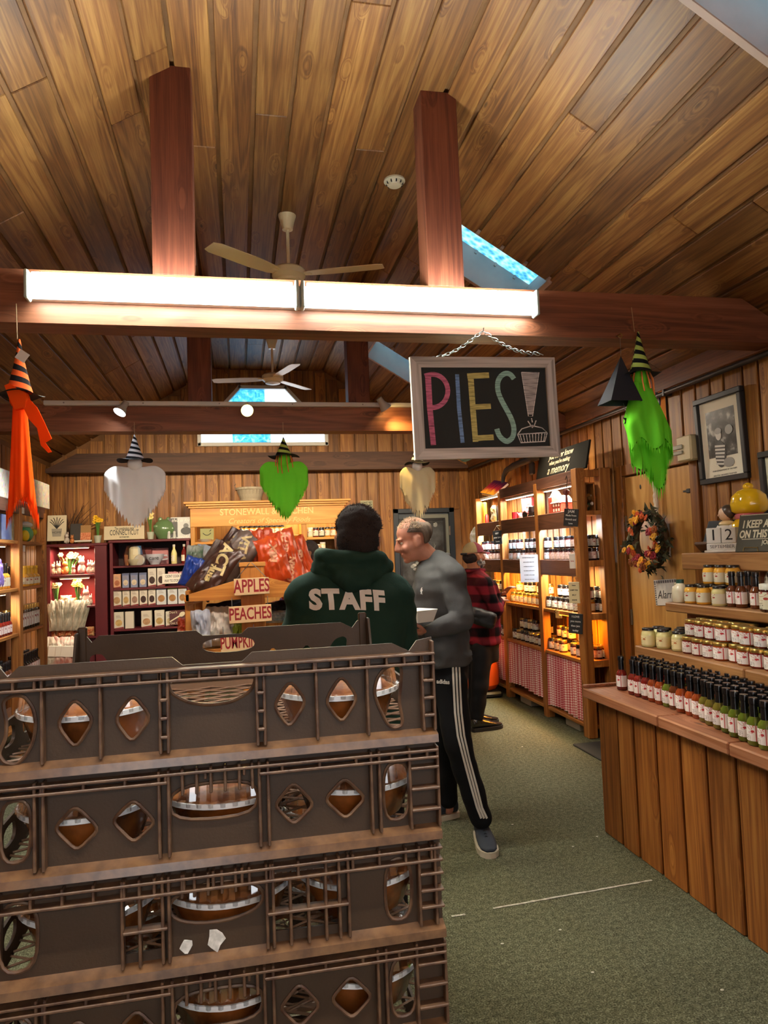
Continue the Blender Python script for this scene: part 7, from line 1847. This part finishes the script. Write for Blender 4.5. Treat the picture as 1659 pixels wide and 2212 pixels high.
def shoe(mb_u, mb_s, heel, yaw, s=1.):
    """heel on floor, toe pointing along yaw (0 = +y)"""
    M = T(heel[0], heel[1], 0) @ RZ(yaw) @ Matrix.Scale(s, 4)
    pr = [(-.02, .028), (.02, .036), (.07, .040), (.13, .047), (.19, .049), (.235, .042), (.262, .022)]
    vs = []; fs = []; n = 16
    for y, hw in pr:
        for i in range(n):
            t = 2 * pi * i / n
            top = .105 if y < .05 else max(.045, .11 - (y - .05) * .33)
            vs.append((hw * cos(t), y, .025 + (top - .025) * .5 + (top - .025) * .5 * sin(t)))
    for k in range(len(pr) - 1):
        for i in range(n):
            j = (i + 1) % n; fs.append((k * n + i, k * n + j, (k + 1) * n + j, (k + 1) * n + i))
    fs.append(tuple(range(n))); fs.append(tuple(reversed(range((len(pr) - 1) * n, len(pr) * n))))
    mb_u.add(vs, fs, M=M); mb_u.ell((0, .03, .09), (.037, .045, .045), 14, 9, M=M)
    ol = [(-.03, .0)] + [(y, w + .004) for y, w in pr] + [(.272, 0)]
    pts = [(w, y) for y, w in ol] + [(-w, y) for y, w in reversed(ol[1:-1])]
    vs = [(x, y, 0.001) for x, y in pts] + [(x * 1.02, y, .03) for x, y in pts]; m = len(pts)
    mb_s.add(vs, [tuple(reversed(range(m))), tuple(range(m, 2 * m))] + [(i, (i + 1) % m, (i + 1) % m + m, i + m) for i in range(m)], M=M)
    return M
def person(label, loc, J, skin, shirt, trousers, shoe_m, sole_m, yaw, head_M, build=1., sleeves=True, vox=.006, fold=.006, shirt_z=None, shirt_name='sweater', belly=0., hands=(None, None), curl=.7, shoes=None):
    """J: world joints. The body is one remeshed surface, clothes are separate skins over it."""
    L = Vector(loc); r = root('person', label, 'person', tuple(L))
    g = {k: Vector(v) - L for k, v in J.items()}
    def trunk(mb, inf, lo=True):
        sec = []
        P0, P1, P2, P3 = g['pelvis'], g['waist'], g['chest'], g['neck']
        b = build
        sec = [(P0 + Vector((0, 0, -.13)), .155 * b + inf, .105 * b + inf, yaw), (P0, .175 * b + inf, .12 * b + inf + belly * .5, yaw), (P1, .165 * b + inf, .115 * b + inf + belly, yaw),
               (P1.lerp(P2, .5), .175 * b + inf, .118 * b + inf + belly * .8, yaw), (P2, .19 * b + inf, .122 * b + inf + belly * .2, yaw), (P2.lerp(P3, .45), .185 * b + inf, .105 * b + inf, yaw), (P2.lerp(P3, .75), .13 * b + inf, .085 * b + inf, yaw), (P3, .065 + inf, .065 + inf, yaw)]
        if not lo: sec = sec[1:]
        loft(mb, sec)
        for s in 'LR':
            cap(mb, P2.lerp(g['sh' + s], .55) + Vector((0, 0, .01)), g['sh' + s], .085 * b + inf, .066 * b + inf)
            cap(mb, P3.lerp(g['sh' + s], .25), g['sh' + s] + Vector((0, 0, .005)), .055 * b + inf, .058 * b + inf)
    def arm(mb, s, inf, upto=1.):
        cap(mb, g['sh' + s], g['el' + s], .058 * build + inf, .044 * build + inf); cap(mb, g['el' + s], g['el' + s].lerp(g['wr' + s], upto), .044 * build + inf, .032 + inf)
    def leg(mb, s, inf, infk, upto=1.):
        cap(mb, g['hp' + s], g['kn' + s], .088 * build + inf, .060 * build + infk); cap(mb, g['kn' + s], g['kn' + s].lerp(g['an' + s], upto), .058 * build + infk, .042 + infk)
    body = MB()
    trunk(body, -.012)
    for s in 'LR':
        arm(body, s, -.004); leg(body, s, -.012, -.010); cap(body, g['an' + s] + Vector((0, 0, .0)), g['an' + s] + Vector((0, 0, -.05)), .03, .03)
        hd = hands['LR'.index(s)]
        d = (g['wr' + s] - g['el' + s]) if hd is None else hd[0]
        hand(body, g['wr' + s], d, (0, 0, -1) if hd is None else hd[1], 1., curl)
    HM = T(*(-L)) @ head_M
    neck_top = HM @ Vector((0, -.02, -.06))
    cap(body, g['neck'] - Vector((0, 0, .03)), neck_top, .058, .055); head_shape(body, HM)
    remeshed(body, 'body', skin, r, voxel=vox, smooth=3)
    sw = MB(); trunk(sw, .012, lo=False)
    if shirt_z is not None:
        P0 = g['pelvis']; loft(sw, [(Vector((P0.x, P0.y, shirt_z - L.z)), .18 * build + .012, .125 * build + .012 + belly * .4, yaw), (P0 + Vector((0, 0, .05)), .18 * build + .012, .125 * build + .012 + belly * .6, yaw)])
    for s in 'LR': arm(sw, s, .013, .97)
    remeshed(sw, shirt_name, shirt, r, voxel=.011, smooth=5, noise_amp=fold, nscale=7.)
    tr_ = MB(); P0 = g['pelvis']
    loft(tr_, [(P0 + Vector((0, 0, -.15)), .16 * build, .11 * build, yaw), (P0 + Vector((0, 0, .02)), .176 * build, .122 * build + belly * .3, yaw), (P0 + Vector((0, 0, .10)), .165 * build, .115 * build + belly * .5, yaw)])
    for s in 'LR': leg(tr_, s, .004, .016, .97)
    remeshed(tr_, 'trousers', trousers, r, voxel=.012, smooth=4, noise_amp=.007, nscale=6.)
    for s in 'LR':
        up, so = MB(), MB(); hl = Vector(shoes['LR'.index(s)][0]) if shoes else Vector((g['an' + s].x, g['an' + s].y - .05, 0)); hl = hl if not shoes else hl - Vector((L.x, L.y, 0))
        shoe(up, so, hl, shoes['LR'.index(s)][1] if shoes else yaw)
        o = remeshed(up, 'shoe', shoe_m, r, voxel=.006, smooth=3); so.build('sole', sole_m, o)
    return r, HM, g
def kid(r, name): return next(c for c in r.children if c.name.startswith(name))
def bvh_of(o, L): 
    return BVHTree.FromPolygons([v.co + Vector(L) for v in o.data.vertices], [p.vertices for p in o.data.polygons])
def on_cloth(bv, px, py, L, off=.002):
    d = (P(px, py, Y=20.) - CAM).normalized() if False else (CW + CR * ((px - CX) / FPX) - CU * ((py - CY) / FPX)).normalized()
    h = bv.ray_cast(CAM, d)
    return (h[0] - d * off - Vector(L), h[1]) if h[0] else (None, None)
def ribbon(bv, L, pts, w, name, m, parent, off=.003):
    """a strip of cloth laid along a garment, w metres wide"""
    qs = []
    for i in range(len(pts) - 1):
        for t in range(6):
            f = t / 6; qs.append((pts[i][0] + (pts[i + 1][0] - pts[i][0]) * f, pts[i][1] + (pts[i + 1][1] - pts[i][1]) * f))
    qs.append(pts[-1]); C = [on_cloth(bv, x, y, L, off) for x, y in qs]; C = [(a, n) for a, n in C if a is not None]
    vs = []; fs = []
    for i, (p, n) in enumerate(C):
        d = (C[min(i + 1, len(C) - 1)][0] - C[max(i - 1, 0)][0]).normalized(); s = d.cross(n).normalized()
        vs += [p + s * w / 2, p - s * w / 2, p - s * w / 2 - n * .004, p + s * w / 2 - n * .004]
    for i in range(len(C) - 1):
        a = i * 4
        for k in range(4): fs.append((a + k, a + (k + 1) % 4, a + 4 + (k + 1) % 4, a + 4 + k))
    return MB().add(vs, fs).build(name, m, parent)
def skin_mat(nm, c, c2): return mat(nm, c, .5, col2=c2, nscale=9., spec=.4, bump=.05, scale=200.)
SK1, SK2, SK3 = skin_mat('skin_warm', 'bd8868', 'a56c52'), skin_mat('skin_ruddy', 'b8806a', 'a0664f'), skin_mat('skin_tan', 'b07a58', '8f5a42')
M_HOOD = mat('hoodie_green', '243c32', .9, spec=.15, bump=.15, scale=260., col2='1d332b', nscale=3.)
M_SWT = mat('sweater_grey', '4d4d4c', .95, spec=.1, bump=.2, scale=240., col2='454546', nscale=4.)
M_BLKC = mat('black_cloth', '0f1013', .85, spec=.2)
M_HAIRD, M_HAIRG = mat('hair_dark', '2e2725', .95, spec=.1, bump=.3, scale=150.), mat('hair_grey', '6b5a4c', .7, col2='3a2e28', nscale=10., bump=.4, scale=160.)
def tufts(name, m, parent, c, rad_, n, ln, keep, seed, flop=(0, 0, 0)):
    rn = random.Random(seed); mb = MB(); k = 0
    while k < n:
        d = Vector((rn.gauss(0, 1), rn.gauss(0, 1), rn.gauss(0, 1))).normalized()
        if not keep(d): continue
        p = Vector((c[0] + d.x * rad_[0], c[1] + d.y * rad_[1], c[2] + d.z * rad_[2]))
        t = d.orthogonal().normalized() * .0022; u = d.cross(t).normalized() * .0022
        e = p + (d + Vector(flop) + Vector((rn.gauss(0, .35), rn.gauss(0, .35), rn.gauss(0, .35)))) * ln * rn.uniform(.5, 1.1)
        mb.add([p + t, p - t * .5 + u, p - t * .5 - u, e], [(0, 1, 3), (1, 2, 3), (2, 0, 3)]); k += 1
    return tag(mb.build(name, m, parent), kind='stuff')

# ---- staff member in a green hoodie, seen from behind
LS_ = (.43, 2.72, 0)
hM = T(.452, 2.735, 1.572) @ RZ(-.12) @ RX(-.22) @ RY(.06) @ Matrix.Scale(1.06, 4)
J = dict(pelvis=(.42, 2.74, .93), waist=(.42, 2.75, 1.08), chest=(.42, 2.74, 1.28), neck=(.44, 2.725, 1.445), shL=(.245, 2.73, 1.365), shR=(.59, 2.73, 1.355), elL=(.185, 2.80, 1.10), elR=(.648, 2.80, 1.08), wrL=(.27, 3.02, 1.02), wrR=(.58, 3.02, 1.02),
         hpL=(.33, 2.74, .88), hpR=(.51, 2.74, .88), knL=(.32, 2.77, .48), knR=(.53, 2.77, .48), anL=(.31, 2.74, .09), anR=(.54, 2.74, .09))
st, HM, g = person('staff member in a dark green hoodie with STAFF across the back', LS_, J, SK1, M_HOOD, M_BLKC, M_BLACK, M_PAPER, 0., hM, build=1.08, shirt_name='hoodie', shirt_z=.84, fold=.012, vox=.010)
L = Vector(LS_)
hood = MB()
Hc = Vector((.425, 2.655, 1.43)) - L
def hood_fn(u, v):
    a = (u - .5) * 2; w = .165 * (1 - .25 * v) ; 
    z = Hc.z + .075 - v * (.13 - .055 * abs(a) ** 1.5) ; x = Hc.x + a * w * (1 - .35 * v * v); y = Hc.y - .055 * (1 - a * a) ** .5 * sin(pi * (.15 + .75 * v)) + .06 * a * a + .012
    return (x, y, z)
for k in range(7):
    a = (k - 3) / 3
    cap(hood, (Hc.x + a * .125, Hc.y + .055 * a * a + .01, Hc.z + .055 - .02 * a * a), (Hc.x + a * .06, Hc.y - .03 + .04 * a * a, Hc.z - .005 + .015 * abs(a)), .042, .035)
for k in range(24):
    a0, a1 = pi * k / 24 * 1.1 - .15, pi * (k + 1) / 24 * 1.1 - .15
    cap(hood, (Hc.x + .118 * cos(a0), Hc.y + .075 - .10 * sin(a0), Hc.z + .078 - .012 * cos(a0)), (Hc.x + .118 * cos(a1), Hc.y + .075 - .10 * sin(a1), Hc.z + .078 - .012 * cos(a1)), .028, .028, 10)
cap(hood, (Hc.x - .02, Hc.y - .035, Hc.z - .02), (Hc.x + .03, Hc.y - .04, Hc.z - .026), .04, .022)
remeshed(hood, 'hood', M_HOOD, st, voxel=.009, smooth=4, noise_amp=.012, nscale=11.)
bv = bvh_of(kid(st, 'hoodie'), L)
me = text_mesh('STAFF', .097, ext=.0, bold=.0052, spacing=1.12, sx=1.0)
slice_mesh(me, .008)
c0 = P(752, 1297, Y=2.6)
for v in me.vertices:
    x, z = v.co.x, v.co.y
    p = Vector((c0.x + x * .98, 1.5, c0.z + z * (1 - .05 * x) - x * .055 - .25 * x * x))
    h = bv.ray_cast(p, Vector((0, 1, 0)))
    v.co = (h[0] if h[0] else Vector((p.x, 2.62, p.z))) - Vector((0, .006, 0)) - L
me.materials.clear(); me.materials.append(mat('white_print', 'd8d4cc', .7)); link('lettering', me, st)
hb = MB()
hb.ell((0, -.018, .045), (.081, .098, .083), 22, 14, M=HM); hb.ell((0, -.035, -.005), (.077, .080, .085), 22, 14, M=HM); hb.ell((0, .02, .09), (.07, .075, .055), 20, 12, M=HM)
remeshed(hb, 'hair', M_HAIRD, st, voxel=.008, smooth=3, noise_amp=.004, nscale=28.)
hc_ = HM @ Vector((0, -.012, .045))
tufts('hair_tufts', mat('hair_dark_tip', '453b37', .8, spec=.2), st, hc_, (.081, .096, .083), 7000, .011, lambda d: d.z > -.1, 4, flop=(.35, -.1, .2))
tufts('hair_fade', mat('hair_fade', '2b2220', .7), st, HM @ Vector((0, -.04, -.01)), (.076, .072, .075), 1500, .008, lambda d: d.y < .1 and d.z < .5, 5)

# ---- man in a grey sweater holding a white box
def p3(x, y, Y): return tuple(P(x, y, Y=Y))
LM = (1.12, 3.76, 0)
YM = 3.76
hd_ = P(893, 1166, Y=3.70)
hM = T(*hd_) @ RZ(rad(90 - 4)) @ RX(rad(-16)) @ Matrix.Scale(1.0, 4)
J = dict(pelvis=p3(962, 1432, 3.76), waist=p3(946, 1372, 3.75), chest=p3(950, 1275, 3.74), neck=p3(940, 1206, 3.72), shL=p3(976, 1244, 3.57), shR=p3(930, 1246, 3.90), elL=p3(1000, 1338, 3.50), elR=p3(905, 1340, 3.92), wrL=p3(924, 1366, 3.47), wrR=p3(885, 1345, 3.70),
         hpL=p3(972, 1470, 3.66), hpR=p3(955, 1470, 3.84), knL=p3(990, 1610, 3.60), knR=p3(958, 1600, 3.90), anL=p3(1040, 1772, 3.61), anR=p3(968, 1728, 3.98))
z_hem = P(960, 1412, Y=3.65).z
f0 = P(1040, 1775, Y=3.62); fr = P(968, 1728, Y=3.98)
mn, HM, g = person('older man in a grey sweater and striped black track pants holding a white box', LM, J, SK2, M_SWT, M_BLKC, mat('shoe_navy', '1c2430', .8, bump=.2, scale=300.), mat('sole_cream', 'b8b09c', .6), rad(62), hM, build=1.0, belly=.035, shirt_z=z_hem - .01, fold=.013, vox=.0065,
    hands=(((-.6, -.05, .05), (0, .3, 1)), ((-.3, -.8, 0), (0, 0, 1))), curl=.35, shoes=((( f0.x + .01, f0.y + .06, 0), rad(180 - 8)), ((fr.x + .04, fr.y + .03, 0), rad(100))))
L = Vector(LM); eyes(mn, HM, 'iris_brown')
def hair_shell(name, M, m, parent, az0, az1, lo, hi, off=.006, amp=.004, c=(0, -.012, .033), rr=(.075, .094, .082), nu=60, nv=14, seed=0.):
    def fn(u, v):
        a = az0 + (az1 - az0) * u; e = rad(lo(a) + (hi(a) - lo(a)) * v); aa = rad(a)
        edge = min(1., min(u, 1 - u) * 8 + .15, min(v, 1 - v) * 6 + .15)
        d = Vector((cos(e) * sin(aa), cos(e) * cos(aa), sin(e)))
        k = off * edge + amp * noise.noise(Vector((a * .09, v * 3., seed))) * edge + .0015 * noise.noise(Vector((a * .9, v * 4., seed)))
        below = max(0., -e) * .35
        return tuple(M @ Vector((c[0] + (rr[0] * (1 - .10 * below) + k) * d.x, c[1] + (rr[1] * (1 - .25 * below) + k) * d.y, c[2] + (rr[2] + k) * d.z)))
    return MB().grid(fn, nu, nv).build(name, m, parent, smooth=60)
def lo_m(a): 
    d = abs(a - 180); return -62 if d < 58 else (-62 + (d - 58) * 4.4 if d < 71 else -5 + (d - 71) * .35)
def hi_m(a):
    d = abs(a - 180); return 28 if d < 40 else (28 + (d - 40) * .45 if d < 90 else 50 - (d - 90) * 1.3)
hair_shell('hair', HM, M_HAIRG, mn, 62, 298, lo_m, hi_m, off=.009, amp=.006)
tufts('thin_top_hair', mat('hair_pale', 'a08a70', .7), mn, HM @ Vector((0, .0, .035)), (.076, .094, .084), 1100, .009, lambda d: d.z > .3, 14, flop=(.6, 0, .0))
col = MB()
for k in range(20):
    a0, a1 = 2 * pi * k / 20, 2 * pi * (k + 1) / 20; c_ = g['neck'] + Vector((0, 0, -.002))
    cap(col, c_ + Vector((.072 * cos(a0), .072 * sin(a0), .018 * cos(a0))), c_ + Vector((.072 * cos(a1), .072 * sin(a1), .018 * cos(a1))), .014, .014, 8)
remeshed(col, 'collar', M_SWT, mn, voxel=.005, smooth=2)
bt = bvh_of(kid(mn, 'trousers'), L); bsw = bvh_of(kid(mn, 'sweater'), L)
M_STR = mat('white_stripe', 'cfccc2', .8)
for k, dx in enumerate((-7, 0, 7)):
    ribbon(bt, L, [(985 + dx, 1424), (987 + dx, 1480), (990 + dx, 1540), (996 + dx, 1590), (1008 + dx * .9, 1640), (1024 + dx * .9, 1700), (1036 + dx * .8, 1745), (1046 + dx * .9, 1768)], .0105, 'stripe', M_STR, mn)
p, n = on_cloth(bsw, 910, 1277, L)
if p:
    lg = MB(); lg.prism([(-.006, -.016), (-.001, -.012), (.004, -.018), (.003, -.004), (.008, .004), (.004, .012), (.006, .02), (.0, .016), (-.004, .008), (-.007, .0), (-.003, -.006)], .002); o = lg.build('chest_emblem', mat('emblem_white', 'd8d6d0', .7), mn); o.location = p; o.rotation_euler = (0, 0, atan2(n.x, -n.y))
p, n = on_cloth(bt, 957, 1473, L)
if p: text('adidas', .030, M_STR, mn, T(*p) @ RZ(atan2(n.x, -n.y)) @ RX(pi / 2), ext=.001, bold=.0008)
bxm = root('white_cake_box', 'small white folded cake box held by the man in grey', 'box', tuple(P(905, 1343, Y=3.44)), rz=rad(28))
MB().add([(-.05, -.05, 0), (.05, -.05, 0), (.05, .05, 0), (-.05, .05, 0), (-.066, -.066, .056), (.066, -.066, .056), (.066, .066, .056), (-.066, .066, .056)], [(3, 2, 1, 0), (4, 5, 6, 7), (0, 1, 5, 4), (1, 2, 6, 5), (2, 3, 7, 6), (3, 0, 4, 7)]).build('carton', mat('white_card', 'd9d7d0', .7), bxm)
MB().box((-.068, -.068, .056), (.068, .068, .061), .002).build('lid', mat('white_card', 'd9d7d0', .7), bxm)
lc = MB()
for s_ in 'LR':
    pass
shs = [c for c in mn.children if c.name.startswith('shoe')]
for q in range(5):
    zz = .105 - q * .011; yy = f0.y + .06 - .075 - q * .022
    Ms = T(f0.x + .01 - L.x, f0.y + .06 - L.y, 0) @ RZ(rad(172)); yl = .085 + q * .02; zl = .11 - (yl - .05) * .33
    MB().tube([(-.028, yl, zl - .016), (0, yl + .004, zl + .001), (.028, yl, zl - .016)], .0028, 5, M=Ms).build('shoelace', mat('lace_dark', '0f131a', .8), shs[0])

# ---- man in a plaid jacket at the jar shelf
t = NT('red_plaid'); tc = t.n('TexCoord'); s = t.n('SeparateXYZ', {0: (tc, 3)})
wz = t.math('MULTIPLY_ADD', t.math('SINE', t.math('MULTIPLY', (s, 2), 44.)), 1.6, .5, True); wx = t.math('MULTIPLY_ADD', t.math('SINE', t.math('MULTIPLY', t.math('ADD', (s, 0), t.math('MULTIPLY', (s, 1), .6)), 48.)), 1.6, .5, True)
c = t.ramp(t.math('MULTIPLY', t.math('ADD', wz, t.math('MULTIPLY', wx, .7)), .58), [(.1, H('0f0c10')), (.45, H('3a1218')), (.9, H('701c26'))]); t.bsdf(c, .95, 0, .1); M_PLAID = t.m
LP_ = (2.07, 5.88, 0)
hd_ = P(1024, 1200, Y=5.86)
hM = T(*hd_) @ RZ(rad(-72)) @ RX(rad(2)) @ Matrix.Scale(.96, 4)
J = dict(pelvis=p3(1040, 1390, 5.90), waist=p3(1040, 1345, 5.90), chest=p3(1037, 1280, 5.88), neck=p3(1026, 1235, 5.87), shL=p3(1036, 1258, 6.04), shR=p3(1044, 1262, 5.72), elL=p3(1076, 1305, 6.02), elR=p3(1072, 1318, 5.66), wrL=p3(1085, 1290, 5.98), wrR=p3(1080, 1300, 5.80),
         hpL=p3(1034, 1405, 5.98), hpR=p3(1040, 1405, 5.80), knL=p3(1030, 1485, 5.98), knR=p3(1036, 1485, 5.78), anL=p3(1024, 1545, 5.98), anR=p3(1030, 1548, 5.80))
ff = P(1032, 1558, Z=0)
pm, HM, g = person('bearded man in a red plaid jacket and trucker cap facing the jar shelf', LP_, J, SK3, M_PLAID, M_BLKC, mat('boot_leather', '15120f', .25, spec=.7), mat('boot_sole', '0c0c0c', .7), rad(-70), hM, build=1.0, shirt_name='jacket', shirt_z=P(1040, 1388, Y=5.8).z, fold=.011, vox=.008, belly=.02,
    shoes=(((P(1024, 1548, Y=5.98).x - .03, 5.98, 0), rad(-80)), ((P(1030, 1548, Y=5.80).x - .03, 5.78, 0), rad(-78))))
L = Vector(LP_); eyes(pm, HM, 'iris_brown')
bd = MB(); bd.ell((0, .055, -.075), (.052, .05, .045), 18, 12, M=HM); bd.ell((.05, .015, -.05), (.018, .035, .045), 12, 8, M=HM); bd.ell((-.05, .015, -.05), (.018, .035, .045), 12, 8, M=HM)
remeshed(bd, 'beard', mat('beard_grey', '8f8a86', .9, col2='4a4644', nscale=16.), pm, voxel=.005, smooth=2, noise_amp=.006, nscale=50.)
hr = MB(); hr.ell((0, -.045, -.015), (.078, .062, .06), 18, 12, M=HM); remeshed(hr, 'hair', M_HAIRD, pm, voxel=.005, smooth=2, noise_amp=.004, nscale=50.)
def dome(y0, y1, m, nm):
    def fn(u, v):
        a = rad(y0 + (y1 - y0) * u); e = v * pi / 2
        return tuple(HM @ Vector((.086 * cos(e) * sin(a), -.010 + .104 * cos(e) * cos(a), .028 + .095 * sin(e))))
    return MB().grid(fn, 26, 10).build(nm, m, pm, smooth=True)
M_CAPF, M_CAPM = mat('cap_maroon', '6f1c30', .85), mat('cap_mesh', 'a08f68', .9, bump=.6, scale=420., var=.3, nscale=300.)
dome(-98, 98, M_CAPF, 'cap_front'); dome(98, 262, M_CAPM, 'cap_mesh_back')
vs = [HM @ Vector(((u - .5) * .15, .088 + (.075 * (1 - (2 * u - 1) ** 2) ** .5) * v, .032 - .010 * v - .02 * (2 * u - 1) ** 2)) for v in (0, .5, 1) for u in [i / 12 for i in range(13)]]
MB().add(vs + [v - Vector((0, 0, .004)) for v in vs], [(j * 13 + i, j * 13 + i + 1, (j + 1) * 13 + i + 1, (j + 1) * 13 + i) for j in range(2) for i in range(12)] + [(39 + j * 13 + i, 39 + (j + 1) * 13 + i, 39 + (j + 1) * 13 + i + 1, 39 + j * 13 + i + 1) for j in range(2) for i in range(12)]).build('cap_brim', M_CAPF, pm, smooth=True)
cap_b = MB(); cap(cap_b, HM @ Vector((-.035, -.112, .02)), HM @ Vector((.035, -.112, .02)), .010, .010); cap_b.build('cap_strap', M_BLACK, pm)
col = MB()
for k in range(18):
    a0, a1 = 2 * pi * k / 18, 2 * pi * (k + 1) / 18
    cap(col, g['neck'] + Vector((.075 * cos(a0), .075 * sin(a0), .01)), g['neck'] + Vector((.075 * cos(a1), .075 * sin(a1), .01)), .022, .022, 8)
remeshed(col, 'collar', M_PLAID, pm, voxel=.006, smooth=2)
wb_ = MB(); q0, q1 = P(1022, 1322, Y=5.66) - L, P(1060, 1335, Y=5.64) - L
cap(wb_, q0, q1, .05, .055); cap(wb_, q0 + Vector((.02, 0, -.05)), q1 + Vector((-.01, 0, -.04)), .045, .045)
wo_ = remeshed(wb_, 'bag_body', mat('black_nylon', '14161a', .5, spec=.4), None, voxel=.007, smooth=4, noise_amp=.006, nscale=14.)
wo_.name = 'waist_bag'; wo_.location = L + Vector((-.01, -.03, 0)); tag(wo_, 'black padded waist bag slung at the back of the plaid jacket', 'bag')
MB().tube([q0 + Vector((-.06, .02, .02)), q0 + Vector((-.11, .12, .05)), q0 + Vector((-.08, .24, .06))], .012, 6).build('strap', MATS['black_nylon'], wo_)
MB().tube([q1 + Vector((.04, .0, .02)), q1 + Vector((.09, .08, .06)), q1 + Vector((.10, .2, .08))], .012, 6).build('strap', MATS['black_nylon'], wo_)

# ---- shopper glimpsed behind the snack rack
hd_ = P(662, 1194, Y=6.6)
LV = (hd_.x + .03, 6.6, 0)
hM = T(*hd_) @ RZ(rad(100)) @ Matrix.Scale(.97, 4)
x0, y0 = LV[0], LV[1]
dz = hd_.z - 1.58
J = dict(pelvis=(x0, y0, .92), waist=(x0, y0, 1.06), chest=(x0, y0, 1.25 + dz * .7), neck=(x0, y0, 1.42 + dz), shL=(x0, y0 - .17, 1.36 + dz), shR=(x0, y0 + .17, 1.36 + dz), elL=(x0 - .05, y0 - .2, 1.1), elR=(x0 - .05, y0 + .2, 1.1), wrL=(x0 - .25, y0 - .15, 1.1), wrR=(x0 - .25, y0 + .15, 1.1),
         hpL=(x0, y0 - .09, .86), hpR=(x0, y0 + .09, .86), knL=(x0, y0 - .1, .48), knR=(x0, y0 + .1, .48), anL=(x0, y0 - .1, .09), anR=(x0, y0 + .1, .09))
vp, HM, g = person('dark haired shopper in a lilac top glimpsed between the orange bags and the green hood', LV, J, SK1, mat('lilac_top', '8f6ab0', .8), M_BLKC, M_BLACK, M_PAPER, rad(90), hM, build=.92, shirt_name='top', shirt_z=.86, vox=.012)
eyes(vp, HM, 'iris_brown')
hr = MB(); hr.ell((0, -.03, .035), (.084, .092, .085), 20, 12, M=HM); hr.ell((0, -.06, -.03), (.075, .055, .07), 18, 12, M=HM); remeshed(hr, 'hair', mat('hair_grey_brown', '4a423e', .7), vp, voxel=.007, smooth=2, noise_amp=.005, nscale=40.)
